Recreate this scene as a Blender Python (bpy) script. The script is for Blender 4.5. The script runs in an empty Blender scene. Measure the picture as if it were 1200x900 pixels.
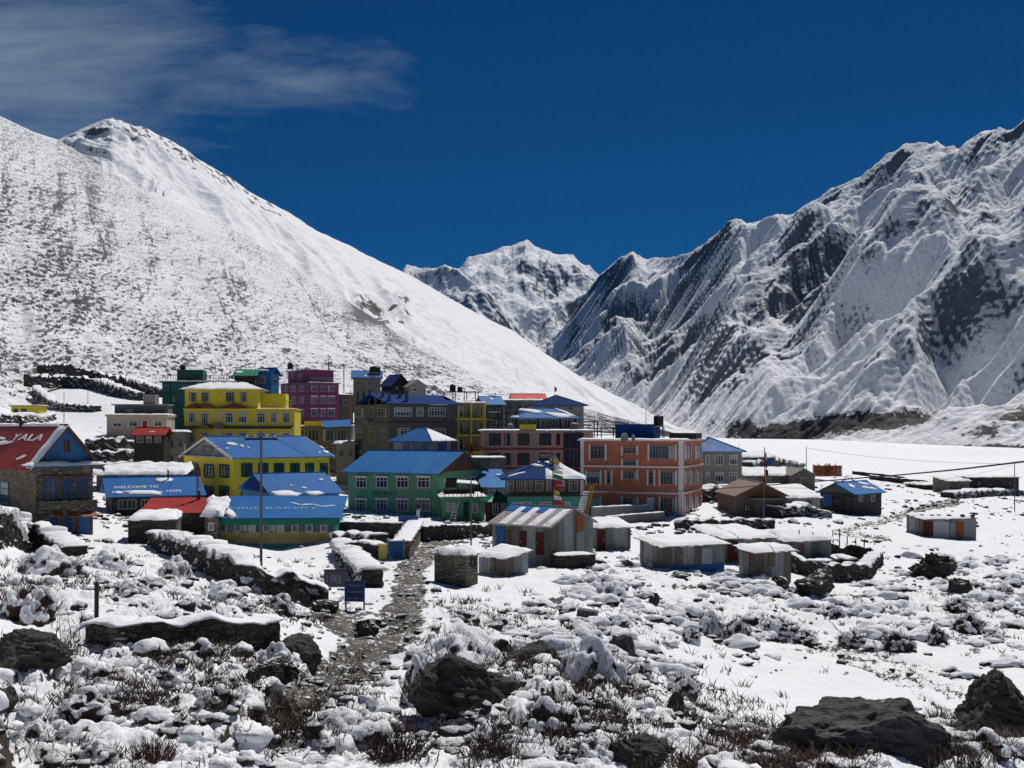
import bpy, bmesh, math, random
import numpy as np
from mathutils import Vector, Matrix

R = math.radians
F = 1300.0            # focal length of the view in photo pixels (1200 wide)
HY = 500.0            # row of the horizon
# ------------------------------------------------------------------ camera, sky, sun
sc = bpy.context.scene
col = sc.collection
cam_d = bpy.data.cameras.new("camera"); cam = bpy.data.objects.new("camera", cam_d); col.objects.link(cam)
cam_d.sensor_width = 36; cam_d.lens = 36 * F / 1200; cam_d.shift_y = (HY - 450) / 1200
cam_d.clip_start = .5; cam_d.clip_end = 40000
cam.location = (0, 0, 0); cam.rotation_euler = (R(90), 0, 0)
sc.camera = cam
SUN_EL, SUN_AZ = 55.0, 24.0          # azimuth to the right of the view direction (+Y)
sd = bpy.data.lights.new("sun", 'SUN'); sun = bpy.data.objects.new("sun", sd); col.objects.link(sun)
sd.energy = 4.6; sd.angle = R(.53); sd.color = (1, .955, .90)
_sv = Vector((math.cos(R(SUN_EL)) * math.sin(R(SUN_AZ)), math.cos(R(SUN_EL)) * math.cos(R(SUN_AZ)), math.sin(R(SUN_EL))))
sun.rotation_euler = _sv.to_track_quat('Z', 'Y').to_euler()
sun.location = (0, 0, 500)
vs = sc.view_settings
vs.view_transform = 'Standard'; vs.look = 'None'; vs.exposure = -.18; vs.gamma = 1; vs.use_curve_mapping = False

world = bpy.data.worlds.new("World"); sc.world = world; world.use_nodes = True
wt = world.node_tree; wt.nodes.clear()
def wn(t, **k):
    n = wt.nodes.new(t)
    for a, b in k.items(): setattr(n, a, b)
    return n
wo = wn('ShaderNodeOutputWorld'); bg = wn('ShaderNodeBackground'); bg.inputs['Strength'].default_value = .075
sky = wn('ShaderNodeTexSky', sky_type='NISHITA'); sky.sun_disc = False
sky.sun_elevation = R(SUN_EL); sky.sun_rotation = R(SUN_AZ)
sky.altitude = 3900; sky.air_density = .85; sky.dust_density = 0; sky.ozone_density = 3.5
# thin high clouds, laid out by direction in the real sky
tc = wn('ShaderNodeTexCoord'); sep = wn('ShaderNodeSeparateXYZ'); wt.links.new(tc.outputs['Generated'], sep.inputs[0])
def wm(op, a, b=None, c=None, clamp=False):
    n = wn('ShaderNodeMath', operation=op); n.use_clamp = clamp
    for i, v in enumerate((a, b, c)):
        if v is None: continue
        if isinstance(v, (int, float)): n.inputs[i].default_value = v
        else: wt.links.new(v, n.inputs[i])
    return n.outputs[0]
yy = wm('MAXIMUM', sep.outputs['Y'], .05)
tx = wm('DIVIDE', sep.outputs['X'], yy); tz = wm('DIVIDE', sep.outputs['Z'], yy)
cmb = wn('ShaderNodeCombineXYZ'); wt.links.new(tx, cmb.inputs[0]); wt.links.new(tz, cmb.inputs[1])
def wmap(rot, scale, loc=(0, 0, 0)):
    m = wn('ShaderNodeMapping'); m.inputs['Rotation'].default_value = (0, 0, rot); m.inputs['Scale'].default_value = scale
    m.inputs['Location'].default_value = loc
    wt.links.new(cmb.outputs[0], m.inputs[0]); return m.outputs[0]
def wnoise(vec, s, d, r, dist=0):
    n = wn('ShaderNodeTexNoise'); n.inputs['Scale'].default_value = s; n.inputs['Detail'].default_value = d
    n.inputs['Roughness'].default_value = r; n.inputs['Distortion'].default_value = dist
    wt.links.new(vec, n.inputs['Vector']); return n.outputs['Fac']
n1 = wnoise(wmap(-.12, (3.2, 9, 1), (1.3, .4, 0)), 1.0, 8, .60, .9)
n2 = wnoise(wmap(-.10, (9, 40, 1), (.2, 3, 0)), 1.0, 6, .62, .6)
# a long bank across the upper left, its edge frayed by the noise itself
dz = wm('SUBTRACT', tz, wm('MULTIPLY_ADD', tx, -.03, .318))
env = wm('MULTIPLY', wm('MULTIPLY', dz, dz), -58)
ex = wm('MULTIPLY_ADD', wm('MAXIMUM', wm('ADD', tx, .40), 0), -2.0, .52)
band = wm('ADD', env, ex)
fib = wm('MULTIPLY_ADD', n2, .55, wm('MULTIPLY', n1, 1.15))
cf = wm('MULTIPLY_ADD', wm('ADD', fib, band), 1.6, -1.40, True)
cf = wm('MULTIPLY', wm('POWER', cf, 1.15), .80, None, True)
gain = wn('ShaderNodeMix', data_type='RGBA', blend_type='MULTIPLY'); gain.inputs[0].default_value = 1
wt.links.new(sky.outputs[0], gain.inputs[6]); gain.inputs[7].default_value = (.006, .285, .50, 1)
mx = wn('ShaderNodeMix', data_type='RGBA'); wt.links.new(cf, mx.inputs[0])
wt.links.new(gain.outputs[2], mx.inputs[6]); mx.inputs[7].default_value = (3.7, 4.7, 5.9, 1)
wt.links.new(mx.outputs[2], bg.inputs[0]); wt.links.new(bg.outputs[0], wo.inputs[0])

# ------------------------------------------------------------------ numpy noise
_rs = np.random.RandomState(7)
_PERM = _rs.permutation(512)
_PERM = np.concatenate([_PERM, _PERM, _PERM])
_ang = _rs.rand(512) * 2 * np.pi
_GX, _GY = np.cos(_ang), np.sin(_ang)
def perlin(x, y):
    x = np.asarray(x, float); y = np.asarray(y, float)
    xi = np.floor(x).astype(np.int64); yi = np.floor(y).astype(np.int64)
    xf = x - xi; yf = y - yi
    u = xf * xf * xf * (xf * (xf * 6 - 15) + 10); v = yf * yf * yf * (yf * (yf * 6 - 15) + 10)
    def g(a, b, dx, dy):
        h = _PERM[(_PERM[a & 511] + b) & 511]
        return _GX[h] * dx + _GY[h] * dy
    n00 = g(xi, yi, xf, yf); n10 = g(xi + 1, yi, xf - 1, yf); n01 = g(xi, yi + 1, xf, yf - 1); n11 = g(xi + 1, yi + 1, xf - 1, yf - 1)
    return (n00 * (1 - u) * (1 - v) + n10 * u * (1 - v) + n01 * (1 - u) * v + n11 * u * v) * 1.5
def fbm(x, y, o=5, g=.5, l=2.03):
    s = 0; a = 1; t = 0
    for i in range(o):
        s = s + a * perlin(x + 17.3 * i, y - 9.1 * i); t += a; a *= g; x = x * l; y = y * l
    return s / t
def ridged(x, y, o=5, g=.5, l=2.1):
    s = 0; a = 1; t = 0; w = 1
    for i in range(o):
        n = 1 - np.abs(perlin(x + 31.7 * i, y + 5.3 * i)); n = n * n * w
        w = np.clip(n * 1.6, 0, 1)
        s = s + a * n; t += a; a *= g; x = x * l; y = y * l
    return s / t
def domes(x, y, seed=0, jit=.8):
    """lumps: rounded cushions on a jittered grid, 0..1"""
    xi = np.floor(x).astype(np.int64); yi = np.floor(y).astype(np.int64)
    best = np.zeros_like(x)
    for dx in (-1, 0, 1):
        for dy in (-1, 0, 1):
            a, b = xi + dx, yi + dy
            h = _PERM[(_PERM[(a + seed) & 511] + b) & 511]; h2 = _PERM[(h + 91) & 511]; h3 = _PERM[(h + 203) & 511]
            cx = a + .5 + (h / 511. - .5) * jit; cy = b + .5 + (h2 / 511. - .5) * jit
            r = .32 + .42 * h3 / 511.
            q = 1 - ((x - cx) ** 2 + (y - cy) ** 2) / (r * r)
            best = np.maximum(best, np.sqrt(np.clip(q, 0, 1)) * r * 1.3)
    return best
def sstep(a, b, x):
    t = np.clip((x - a) / (b - a), 0, 1); return t * t * (3 - 2 * t)
def rbf(pts, vals, smooth=.002):
    pts = np.array(pts, float); vals = np.array(vals, float)
    D = np.sqrt(((pts[:, None] - pts[None]) ** 2).sum(-1)); n = len(pts)
    A = np.zeros((n + 3, n + 3)); A[:n, :n] = D + np.eye(n) * smooth
    A[:n, n] = 1; A[:n, n + 1:] = pts; A[n, :n] = 1; A[n + 1:, :n] = pts.T
    w = np.linalg.solve(A, np.concatenate([vals, np.zeros(3)]))
    def f(a, b):
        a = np.asarray(a, float); b = np.asarray(b, float)
        out = w[n] + w[n + 1] * a + w[n + 2] * b
        for i in range(n): out = out + w[i] * np.sqrt((a - pts[i, 0]) ** 2 + (b - pts[i, 1]) ** 2)
        return out
    return f

# ------------------------------------------------------------------ object helpers
def tag(o, label=None, cat=None, group=None, kind=None):
    if label: o['label'] = label
    if cat: o['category'] = cat
    if group: o['group'] = group
    if kind: o['kind'] = kind
    return o
def thing(name, label, cat, loc=(0, 0, 0), rz=0., group=None):
    o = bpy.data.objects.new(name, None); o.empty_display_size = .3
    col.objects.link(o); o.location = loc; o.rotation_euler = (0, 0, rz)
    return tag(o, label, cat, group)
def P(px, py, d): return Vector(((px - 600) / F * d, d, (HY - py) / F * d))
def grid_mesh(name, X, Y, Z, mat, attrs=None, smooth=True, wrap=False):
    nv, nu = X.shape
    me = bpy.data.meshes.new(name)
    co = np.stack([X, Y, Z], -1).reshape(-1, 3).astype(np.float32)
    idx = np.arange(nv * nu).reshape(nv, nu)
    if wrap: idx = np.concatenate([idx, idx[:, :1]], 1)
    q = np.stack([idx[:-1, :-1], idx[:-1, 1:], idx[1:, 1:], idx[1:, :-1]], -1).reshape(-1, 4)
    me.vertices.add(len(co)); me.vertices.foreach_set('co', co.ravel())
    me.loops.add(q.size); me.loops.foreach_set('vertex_index', q.ravel().astype(np.int32))
    me.polygons.add(len(q)); me.polygons.foreach_set('loop_start', np.arange(0, q.size, 4, dtype=np.int32))
    me.polygons.foreach_set('loop_total', np.full(len(q), 4, np.int32))
    if smooth: me.polygons.foreach_set('use_smooth', np.ones(len(q), bool))
    for k, v in (attrs or {}).items():
        a = me.attributes.new(k, 'FLOAT', 'POINT'); a.data.foreach_set('value', np.ascontiguousarray(v, np.float32).ravel())
    me.update(); me.validate()
    me.materials.append(mat)
    o = bpy.data.objects.new(name, me); col.objects.link(o)
    return o

# ------------------------------------------------------------------ material helper
class NT:
    def __init__(s, name):
        s.m = bpy.data.materials.new(name); s.m.use_nodes = True; s.t = s.m.node_tree; s.t.nodes.clear()
        s.out = s.t.nodes.new('ShaderNodeOutputMaterial'); s.b = s.t.nodes.new('ShaderNodeBsdfPrincipled')
        s.t.links.new(s.b.outputs[0], s.out.inputs[0]); s.b.inputs['Roughness'].default_value = .8
        s.b.inputs['Specular IOR Level'].default_value = .3
    def n(s, t, **k):
        n = s.t.nodes.new(t)
        for a, b in k.items(): setattr(n, a, b)
        return n
    def put(s, v, inp):
        if hasattr(v, 'is_output') or isinstance(v, bpy.types.NodeSocket): s.t.links.new(v, inp)
        elif isinstance(v, (tuple, list)) and len(v) == 3 and inp.type == 'RGBA': inp.default_value = (*v, 1)
        else: inp.default_value = v
    def math(s, op, a, b=None, c=None, clamp=False):
        n = s.n('ShaderNodeMath', operation=op); n.use_clamp = clamp
        for i, v in enumerate((a, b, c)):
            if v is not None: s.put(v, n.inputs[i])
        return n.outputs[0]
    def pos(s): return s.n('ShaderNodeNewGeometry').outputs['Position']
    def nz(s):
        g = s.n('ShaderNodeNewGeometry'); x = s.n('ShaderNodeSeparateXYZ'); s.t.links.new(g.outputs['Normal'], x.inputs[0]); return x.outputs[2]
    def obj(s): return s.n('ShaderNodeTexCoord').outputs['Object']
    def mapv(s, v, scale=(1, 1, 1), rot=(0, 0, 0), loc=(0, 0, 0)):
        m = s.n('ShaderNodeMapping'); m.inputs['Scale'].default_value = scale; m.inputs['Rotation'].default_value = rot
        m.inputs['Location'].default_value = loc
        s.t.links.new(v, m.inputs[0]); return m.outputs[0]
    def noise(s, v, scale, det=4, rough=.55, dist=0):
        n = s.n('ShaderNodeTexNoise'); n.inputs['Scale'].default_value = scale; n.inputs['Detail'].default_value = det
        n.inputs['Roughness'].default_value = rough; n.inputs['Distortion'].default_value = dist
        s.t.links.new(v, n.inputs['Vector']); return n.outputs['Fac']
    def voro(s, v, scale, feat='F1', out='Distance'):
        n = s.n('ShaderNodeTexVoronoi', feature=feat); n.inputs['Scale'].default_value = scale
        s.t.links.new(v, n.inputs['Vector']); return n.outputs[out]
    def ramp(s, f, *stops):
        n = s.n('ShaderNodeValToRGB'); e = n.color_ramp.elements
        while len(e) < len(stops): e.new(.5)
        for i, (p, c) in enumerate(stops):
            e[i].position = p; e[i].color = (c, c, c, 1) if isinstance(c, (int, float)) else (*c, 1)
        s.t.links.new(f, n.inputs[0]); return n.outputs[0]
    def mix(s, f, a, b, mode='MIX'):
        n = s.n('ShaderNodeMix', data_type='RGBA', blend_type=mode)
        s.put(f, n.inputs[0]); s.put(a, n.inputs[6]); s.put(b, n.inputs[7]); return n.outputs[2]
    def attr(s, name): return s.n('ShaderNodeAttribute', attribute_name=name).outputs['Fac']
    def bump(s, h, strength=.5, dist=.05, prev=None):
        n = s.n('ShaderNodeBump'); n.inputs['Strength'].default_value = strength; n.inputs['Distance'].default_value = dist
        s.t.links.new(h, n.inputs['Height'])
        if prev: s.t.links.new(prev, n.inputs['Normal'])
        return n.outputs[0]
    def done(s, color=None, rough=None, normal=None, metal=None):
        if color is not None: s.put(color, s.b.inputs['Base Color'])
        if rough is not None: s.put(rough, s.b.inputs['Roughness'])
        if metal is not None: s.put(metal, s.b.inputs['Metallic'])
        if normal is not None: s.put(normal, s.b.inputs['Normal'])
        return s.m
SNOW = (.80, .82, .85)
# ------------------------------------------------------------------ ground: one sheet
GC = [  # photo column, photo row, distance in metres: where the ground is seen
 (-60,900,17),(0,900,17),(0,800,23.5),(0,740,28),(0,690,35),(0,640,50),(0,660,41),(0,625,60),
 (100,900,17.5),(100,830,22),(100,760,29.2),(100,722,31),(100,690,36.5),(100,660,46),(100,635,66),(130,615,80),
 (210,900,18),(210,820,23),(210,762,29.2),(210,722,31),(210,690,40),(210,670,48),(180,640,66),
 (310,900,18.5),(310,840,22),(310,765,30.5),(310,728,33),(310,690,46),(310,665,58),(320,650,76),(330,644,82),
 (400,900,19),(400,840,24),(400,790,31),(400,740,39),(400,705,47),(400,680,55),(400,655,70),(400,625,86),
 (480,900,19),(480,850,23.5),(470,800,30),(480,740,39),(480,700,48),(480,660,62),(470,640,72),(450,615,96),
 (560,900,19),(560,850,22.5),(560,800,28),(560,750,36),(560,700,50),(540,688,55),(600,670,62),(600,645,75),(590,612,100),
 (650,900,19),(650,850,23),(650,800,30),(650,750,39),(650,700,52),(650,662,65),(700,650,74),(720,625,88),(760,608,103),
 (720,900,19),(720,850,23.5),(740,800,32),(730,750,42),(730,700,54),
 (800,900,20),(800,850,27),(800,800,36),(800,750,46),(800,700,58),(800,668,66),
 (880,900,19.5),(880,850,32),(880,800,40),(880,750,50),(880,700,60),(900,665,71),(850,625,90),(860,606,103),
 (960,900,19),(960,840,35),(960,800,42),(960,745,54),(960,700,64),(970,665,78),(940,630,88),(930,606,104),
 (1060,900,19),(1060,840,36),(1060,800,43),(1060,745,55),(1060,700,67),(1080,665,82),(1040,600,118),
 (1160,900,19.5),(1160,830,36),(1160,790,45),(1160,740,56),(1160,700,68),(1160,660,86),(1110,632,101),(1180,610,125),
 (1260,900,20),(1260,700,66),(1260,620,115),
 (1110,590,140),(1190,578,172),(1100,572,175),(1020,578,150),(960,560,172),(890,572,152),(880,545,210),(900,530,300),(885,516,520),
 (1000,535,340),(1000,522,560),(1100,548,300),(1100,532,620),(1200,546,330),(1200,535,640),(1260,540,620),(1300,560,280),
 (830,575,125),(800,540,300),(780,516,600),(740,590,120),
 (620,560,150),(650,530,230),(700,515,420),(600,515,330),(540,505,300),
 (540,590,125),(480,560,150),(430,530,180),(440,500,260),(400,485,390),(550,494,540),(700,507,800),(800,512,1200),
 (300,580,128),(250,560,150),(230,520,185),(330,500,215),(300,480,290),(380,505,205),
 (180,515,170),(120,512,168),(60,500,200),(20,490,232),(100,480,240),(30,472,262),(180,470,262),(80,448,300),(150,452,310),(220,465,320),(-100,480,230),(-100,470,262),
 (160,590,105),(60,560,120),(150,545,135),(-60,580,90),
]
GP = []; GV = []
for px, py, d in GC:
    GP.append(((px - 600) / F * 3.0, math.log(d))); GV.append((HY - py) / F * d)
for az, d, z in [(-1.4,17,-4.5),(-1.4,60,-4),(-1.4,200,4),(1.4,17,-7),(1.4,60,-10.5),(1.4,200,-12),(0,6,-3.1),(-.8,6,-3.1),(.8,6,-3.2),(-1.5,6,-3.2),(-1.5,10,-4.2),(1.5,6,-3.3),(0,2,-1.75),(-1.3,2,-1.7),(1.3,2,-1.8),
                 (1.4,600,-16),(1.2,1200,-20),(-.6,900,6),(.3,1500,-18),(0,1500,-12),(-1.5,900,60)]:
    GP.append((az, math.log(d))); GV.append(z)
_gf = rbf(GP, GV, .01)
def zbase(x, y):
    x = np.asarray(x, float); y = np.asarray(y, float)
    r = np.maximum(y, 1.2); r = np.where(y > 1.2, y, np.maximum(np.hypot(x, y) * .5, 1.2))
    az = np.clip(x / np.maximum(r, .6), -.62, .62) * 3.0
    return _gf(az, np.log(np.clip(r, 2, 1500)))
def inv(x, y, z):
    return 600 + x / np.maximum(y, .1) * F, HY - z / np.maximum(y, .1) * F
def paint(pts, k=2.0):
    """a mask over the ground from weighted spots (column, row, sx, sy, value)"""
    def f(px, py):
        s = np.zeros_like(px)
        for cx, cy, sx, sy, v in pts:
            s = np.maximum(s, v * np.exp(-(np.abs((px - cx) / sx) ** k + np.abs((py - cy) / sy) ** k)))
        return s
    return f
def seg_dist(px, py, line):
    best = np.full_like(px, 1e9)
    for (x0, y0, w0), (x1, y1, w1) in zip(line[:-1], line[1:]):
        dx, dy = x1 - x0, y1 - y0
        t = np.clip(((px - x0) * dx + (py - y0) * dy) / (dx * dx + dy * dy), 0, 1)
        d = np.hypot(px - x0 - t * dx, (py - y0 - t * dy)) / (w0 + (w1 - w0) * t)
        best = np.minimum(best, d)
    return best
PATH = [(330,855,60),(362,818,58),(400,790,50),(435,760,50),(465,735,52),(475,710,44),(480,690,38),(478,670,30),(492,655,24),(520,630,20),(560,612,18)]
PATH2 = [(372,715,18),(395,725,28),(430,745,40)]
lump_mask = paint([(60,660,70,18,.55),(120,645,60,12,.5),(200,690,110,30,.8),(260,700,80,25,.8),(40,700,50,30,.8),(150,790,170,60,1.),(60,860,90,40,1.1),(250,860,120,50,.9),
    (330,800,60,40,.7),(540,760,55,45,1.1),(640,800,80,70,1.0),(560,720,40,20,.5),(700,800,70,60,.9),(740,700,60,60,.75),(830,710,70,40,.8),(770,850,70,50,.6),
    (400,860,110,50,.75),(620,870,120,50,.8),(930,715,120,34,.95),(1060,715,120,36,.95),(1160,700,90,50,.95),(860,700,60,30,.7),(960,890,110,30,.6),(1120,880,100,30,.6),(700,680,50,30,.5),(900,750,60,25,.45),(400,690,50,20,.4)], 2.2)
speck_mask = paint([(1150,531,130,9,.75),(1120,690,110,45,.62),(960,715,140,34,.62),(1100,650,160,60,.35),(1050,590,200,25,.45),(300,720,300,60,.3),(700,740,140,90,.4),(950,710,200,50,.4),(150,860,200,60,.22),(600,860,200,50,.28),
    (120,480,120,35,.7),(250,470,120,30,.7),(500,490,200,25,.6),(700,505,80,10,.5),(450,640,120,30,.3),(120,560,120,60,.5),(900,600,120,30,.5),(300,610,110,40,.62),(430,590,120,45,.7),(560,620,90,30,.6),(700,600,110,30,.65),(860,620,100,30,.5),(1130,575,100,20,.6),(650,650,60,20,.4)], 2.4)
def ground_detail(x, y, z0):
    px, py = inv(x, y, z0)
    vis = y > 8
    lm = np.where(vis, lump_mask(px, py), .5)
    pth = np.minimum(seg_dist(px, py, PATH), seg_dist(px, py, PATH2))
    wob = fbm(x * .9, y * .9, 3) * .35
    pm = 1 - sstep(.42, .62, pth + wob); pm = np.where(vis & (y < 120), pm, 0)
    far = np.clip(1 - y / 260, 0, 1)
    q = fbm(x * .23, y * .23, 3) * .5 + .5
    wx = x + fbm(x * .8, y * .8, 2) * .5; wy = y + fbm(x * .8 + 40, y * .8, 2) * .5
    lumps = domes(wx * .85, wy * .85, 3) * .42 + domes(wx * 1.9, wy * 1.9, 9) * .26 + domes(wx * 4.3, wy * 4.3, 5) * .15 + domes(wx * 9., wy * 9., 15) * .055
    holes = np.clip(-fbm(x * .7 + 9, y * .7, 4) - .12, 0, 1) * .9
    nearq = np.clip(1.25 - y / 90., .62, 1)
    dz = 1.35 * lm * nearq * (lumps - .22 - holes * .5) * np.clip(q * 1.6, .3, 1.2)
    dz = dz + fbm(x * .06, y * .06, 4) * .5 * far + fbm(x * .5, y * .5, 4) * .12 + fbm(x * 3, y * 3, 3) * .018
    # worn paving of the path: shallow slabs
    slab = domes(x * 1.7, y * 2.9, 21, .6) * .17 + fbm(x * 6, y * 6, 3) * .03
    dz = dz * (1 - pm * .92) + pm * (slab - .16)
    return dz, pm, lm, px, py
def gz(x, y):
    a, b = np.array([float(x)]), np.array([float(y)])
    z0 = zbase(a, b); dz, *_ = ground_detail(a, b, z0); return float(z0[0] + dz[0])
def gz0(x, y): return float(zbase(np.array([float(x)]), np.array([float(y)]))[0])
_DD = np.exp(np.linspace(math.log(14), math.log(900), 700))
def hit(px, py):
    """where the ground is seen at a photo pixel"""
    t = (px - 600) / F; s = (HY - py) / F
    z = zbase(t * _DD, _DD); k = np.nonzero(z >= s * _DD)[0]
    d = _DD[k[0]] if len(k) else 60.
    return float(t * d), float(d), gz(t * d, d)

m = NT('snow_ground')
p = m.pos(); nz = m.nz()
f1 = m.noise(p, .9, 6, .62); f2 = m.noise(m.mapv(p, (1, 1, 1), (0, 0, .4)), 5.5, 5, .65); f3 = m.noise(p, 22, 3, .6); f0 = m.noise(p, .13, 4, .6); fm = m.noise(p, 1.9, 4, .6)
path = m.attr('path'); speck = m.attr('speck'); track = m.attr('track')
# bare ground shows where the relief is steep and where scrub pokes through
st = m.math('SUBTRACT', 1, nz)
bare = m.math('MULTIPLY_ADD', st, 1.55, m.math('MULTIPLY', m.math('SUBTRACT', f2, .5), 1.2))
bare = m.math('ADD', bare, m.math('MULTIPLY', m.math('SUBTRACT', fm, .5), 1.0))
bare = m.math('ADD', bare, m.math('MULTIPLY', m.math('SUBTRACT', f1, .52), 1.1))
bare = m.math('ADD', bare, m.math('MULTIPLY_ADD', speck, .62, -.60))
bare = m.math('ADD', bare, m.math('MULTIPLY', track, .52))
bm_ = m.ramp(bare, (.02, 0.), (.09, 1.))
soil = m.ramp(m.noise(p, 3.1, 5, .7), (.3, (.018, .013, .010)), (.55, (.055, .040, .028)), (.75, (.10, .085, .068)))
pv = m.voro(m.mapv(p, (1.9, 2.6, 2.2)), 2.0, 'DISTANCE_TO_EDGE')
pc = m.voro(m.mapv(p, (1.9, 2.6, 2.2)), 2.0, 'F1', 'Color')
pcs = m.n('ShaderNodeSeparateColor'); m.t.links.new(pc, pcs.inputs[0]); pc = m.ramp(pcs.outputs[0], (0., .45), (1., 1.))
stone = m.mix(.45, m.ramp(m.noise(p, 9, 6, .7), (.3, (.045, .040, .034)), (.7, (.17, .155, .13))), m.mix(1, (.20, .185, .16), pc, 'MULTIPLY'))
stone = m.mix(m.ramp(pv, (0., 1.), (.09, 0.)), stone, (.014, .012, .010))
ps = m.noise(m.mapv(p, (1.1, 6.5, 3)), 1.0, 5, .65)
stone = m.mix(m.ramp(ps, (.36, .75), (.56, 0.)), stone, (.020, .017, .014)); stone = m.mix(m.ramp(ps, (.60, 0.), (.70, .85)), stone, (.50, .50, .49))
psn = m.math('MULTIPLY', m.ramp(m.math('ADD', f2, m.math('MULTIPLY', f1, .6)), (.87, 0.), (.93, 1.)), 1.)
stone = m.mix(psn, stone, SNOW)
sn = m.mix(m.ramp(f0, (.35, 0.), (.7, 1.)), (.79, .81, .845), (.83, .84, .86))
c = m.mix(bm_, sn, soil)
c = m.mix(m.ramp(m.math('ADD', path, m.math('MULTIPLY', m.math('SUBTRACT', f2, .5), .8)), (.42, 0.), (.58, 1.)), c, stone)
bp = m.bump(f2, .55, .12); bp = m.bump(f3, .35, .02, bp)
m.b.inputs['Subsurface Weight'].default_value = 0
M_ground = m.done(c, .75, bp)

az_in = np.linspace(-.60, .60, 1150)
th_in = np.arctan(az_in)
th = np.concatenate([np.linspace(-math.pi, th_in[0], 46)[1:-1], th_in, np.linspace(th_in[-1], math.pi, 46)[1:]])
rr = np.concatenate([np.exp(np.linspace(math.log(1.2), math.log(13), 40))[:-1], np.exp(np.linspace(math.log(13), math.log(1500), 960))])
TH, RR = np.meshgrid(th, rr)
# inside the view the rows run at equal depth; to the sides and behind they close as a disc
Yp = np.where(np.abs(TH) <= th_in[-1] + 1e-6, RR, RR * np.cos(TH) / math.cos(th_in[-1]))
Xp = np.where(np.abs(TH) <= th_in[-1] + 1e-6, RR * np.tan(TH), RR * np.sin(TH) / math.cos(th_in[-1]))
Z0 = zbase(Xp, Yp); dZ, PM, LM, PX, PY = ground_detail(Xp, Yp, Z0)
TR = np.zeros_like(Xp)
for line in ([(880,730,5),(980,765,7),(1060,790,8),(1130,808,9),(1200,822,9)],[(880,742,3),(990,760,4),(1100,785,5),(1180,795,5)],[(1040,630,3),(980,622,3),(1030,612,4),(1080,596,4),(1120,588,5)],[(690,690,2),(655,705,2),(660,735,2)],[(560,715,2),(620,712,2),(655,705,2)],[(1130,840,3),(1060,800,3),(960,760,3),(890,735,2)],[(790,690,2),(960,700,2),(1010,698,2),(1060,690,2)]):
    TR = np.maximum(TR, 1 - sstep(.6, 1.5, seg_dist(PX, PY, line) + fbm(Xp * .8, Yp * .8, 3) * .8))
TR = TR * (Yp > 20) * (Yp < 200)
dZ = dZ - TR * .10 * (1 + 2 * fbm(Xp * 3, Yp * 3, 2))
SP = np.where(Yp > 8, speck_mask(PX, PY), .3)
ground = grid_mesh('ground', Xp, Yp, Z0 + dZ, M_ground, {'path': PM, 'speck': SP, 'track': TR}, True, True)
tag(ground, kind='structure')
del Xp, Yp, Z0, dZ, PM, LM, PX, PY, TR, SP, TH, RR

# ------------------------------------------------------------------ mountains
def resample(row, n, us):
    row = np.array(row, float); u = row[:, 0]
    return np.interp(us, u, row[:, 0]), np.interp(us, u, row[:, 1]), np.exp(np.interp(us, u, np.log(row[:, 2])))
def loft(rows, vs_, nu, nv, skew=None, vpow=1.):
    """rows: control lines of (column,row,distance) from foot to crest; returns world grids and parameters"""
    k = len(rows); R3 = []
    for r in rows:
        r = np.array(r, float); s = (r[:, 0] - r[0, 0]) / (r[-1, 0] - r[0, 0]) if r.shape[1] == 3 else r[:, 3]
        uu = np.linspace(0, 1, nu)
        a = np.interp(uu, s, r[:, 0]); b = np.interp(uu, s, r[:, 1]); c = np.interp(uu, s, np.log(r[:, 2]))
        R3.append((a, b, c))
    v = np.linspace(0, 1, nv) ** vpow
    PXg = np.zeros((nv, nu)); PYg = np.zeros((nv, nu)); LD = np.zeros((nv, nu))
    for i in range(nu):
        PXg[:, i] = np.interp(v, vs_, [q[0][i] for q in R3]); PYg[:, i] = np.interp(v, vs_, [q[1][i] for q in R3]); LD[:, i] = np.interp(v, vs_, [q[2][i] for q in R3])
    D = np.exp(LD); U, V = np.meshgrid(np.linspace(0, 1, nu), v)
    return (PXg - 600) / F * D, D, (HY - PYg) / F * D, U, V, PXg, PYg
def smooth_rows(A, n):
    for _ in range(n): A[1:-1] = (A[:-2] + 2 * A[1:-1] + A[2:]) / 4
    return A
def normals(X, Y, Z):
    dx = [np.gradient(q, axis=1) for q in (X, Y, Z)]; dy = [np.gradient(q, axis=0) for q in (X, Y, Z)]
    nx = dx[1] * dy[2] - dx[2] * dy[1]; ny = dx[2] * dy[0] - dx[0] * dy[2]; nz_ = dx[0] * dy[1] - dx[1] * dy[0]
    l = np.sqrt(nx ** 2 + ny ** 2 + nz_ ** 2) + 1e-9; s = np.sign(nz_ + 1e-12)
    return nx / l * s, ny / l * s, nz_ / l * s

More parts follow.
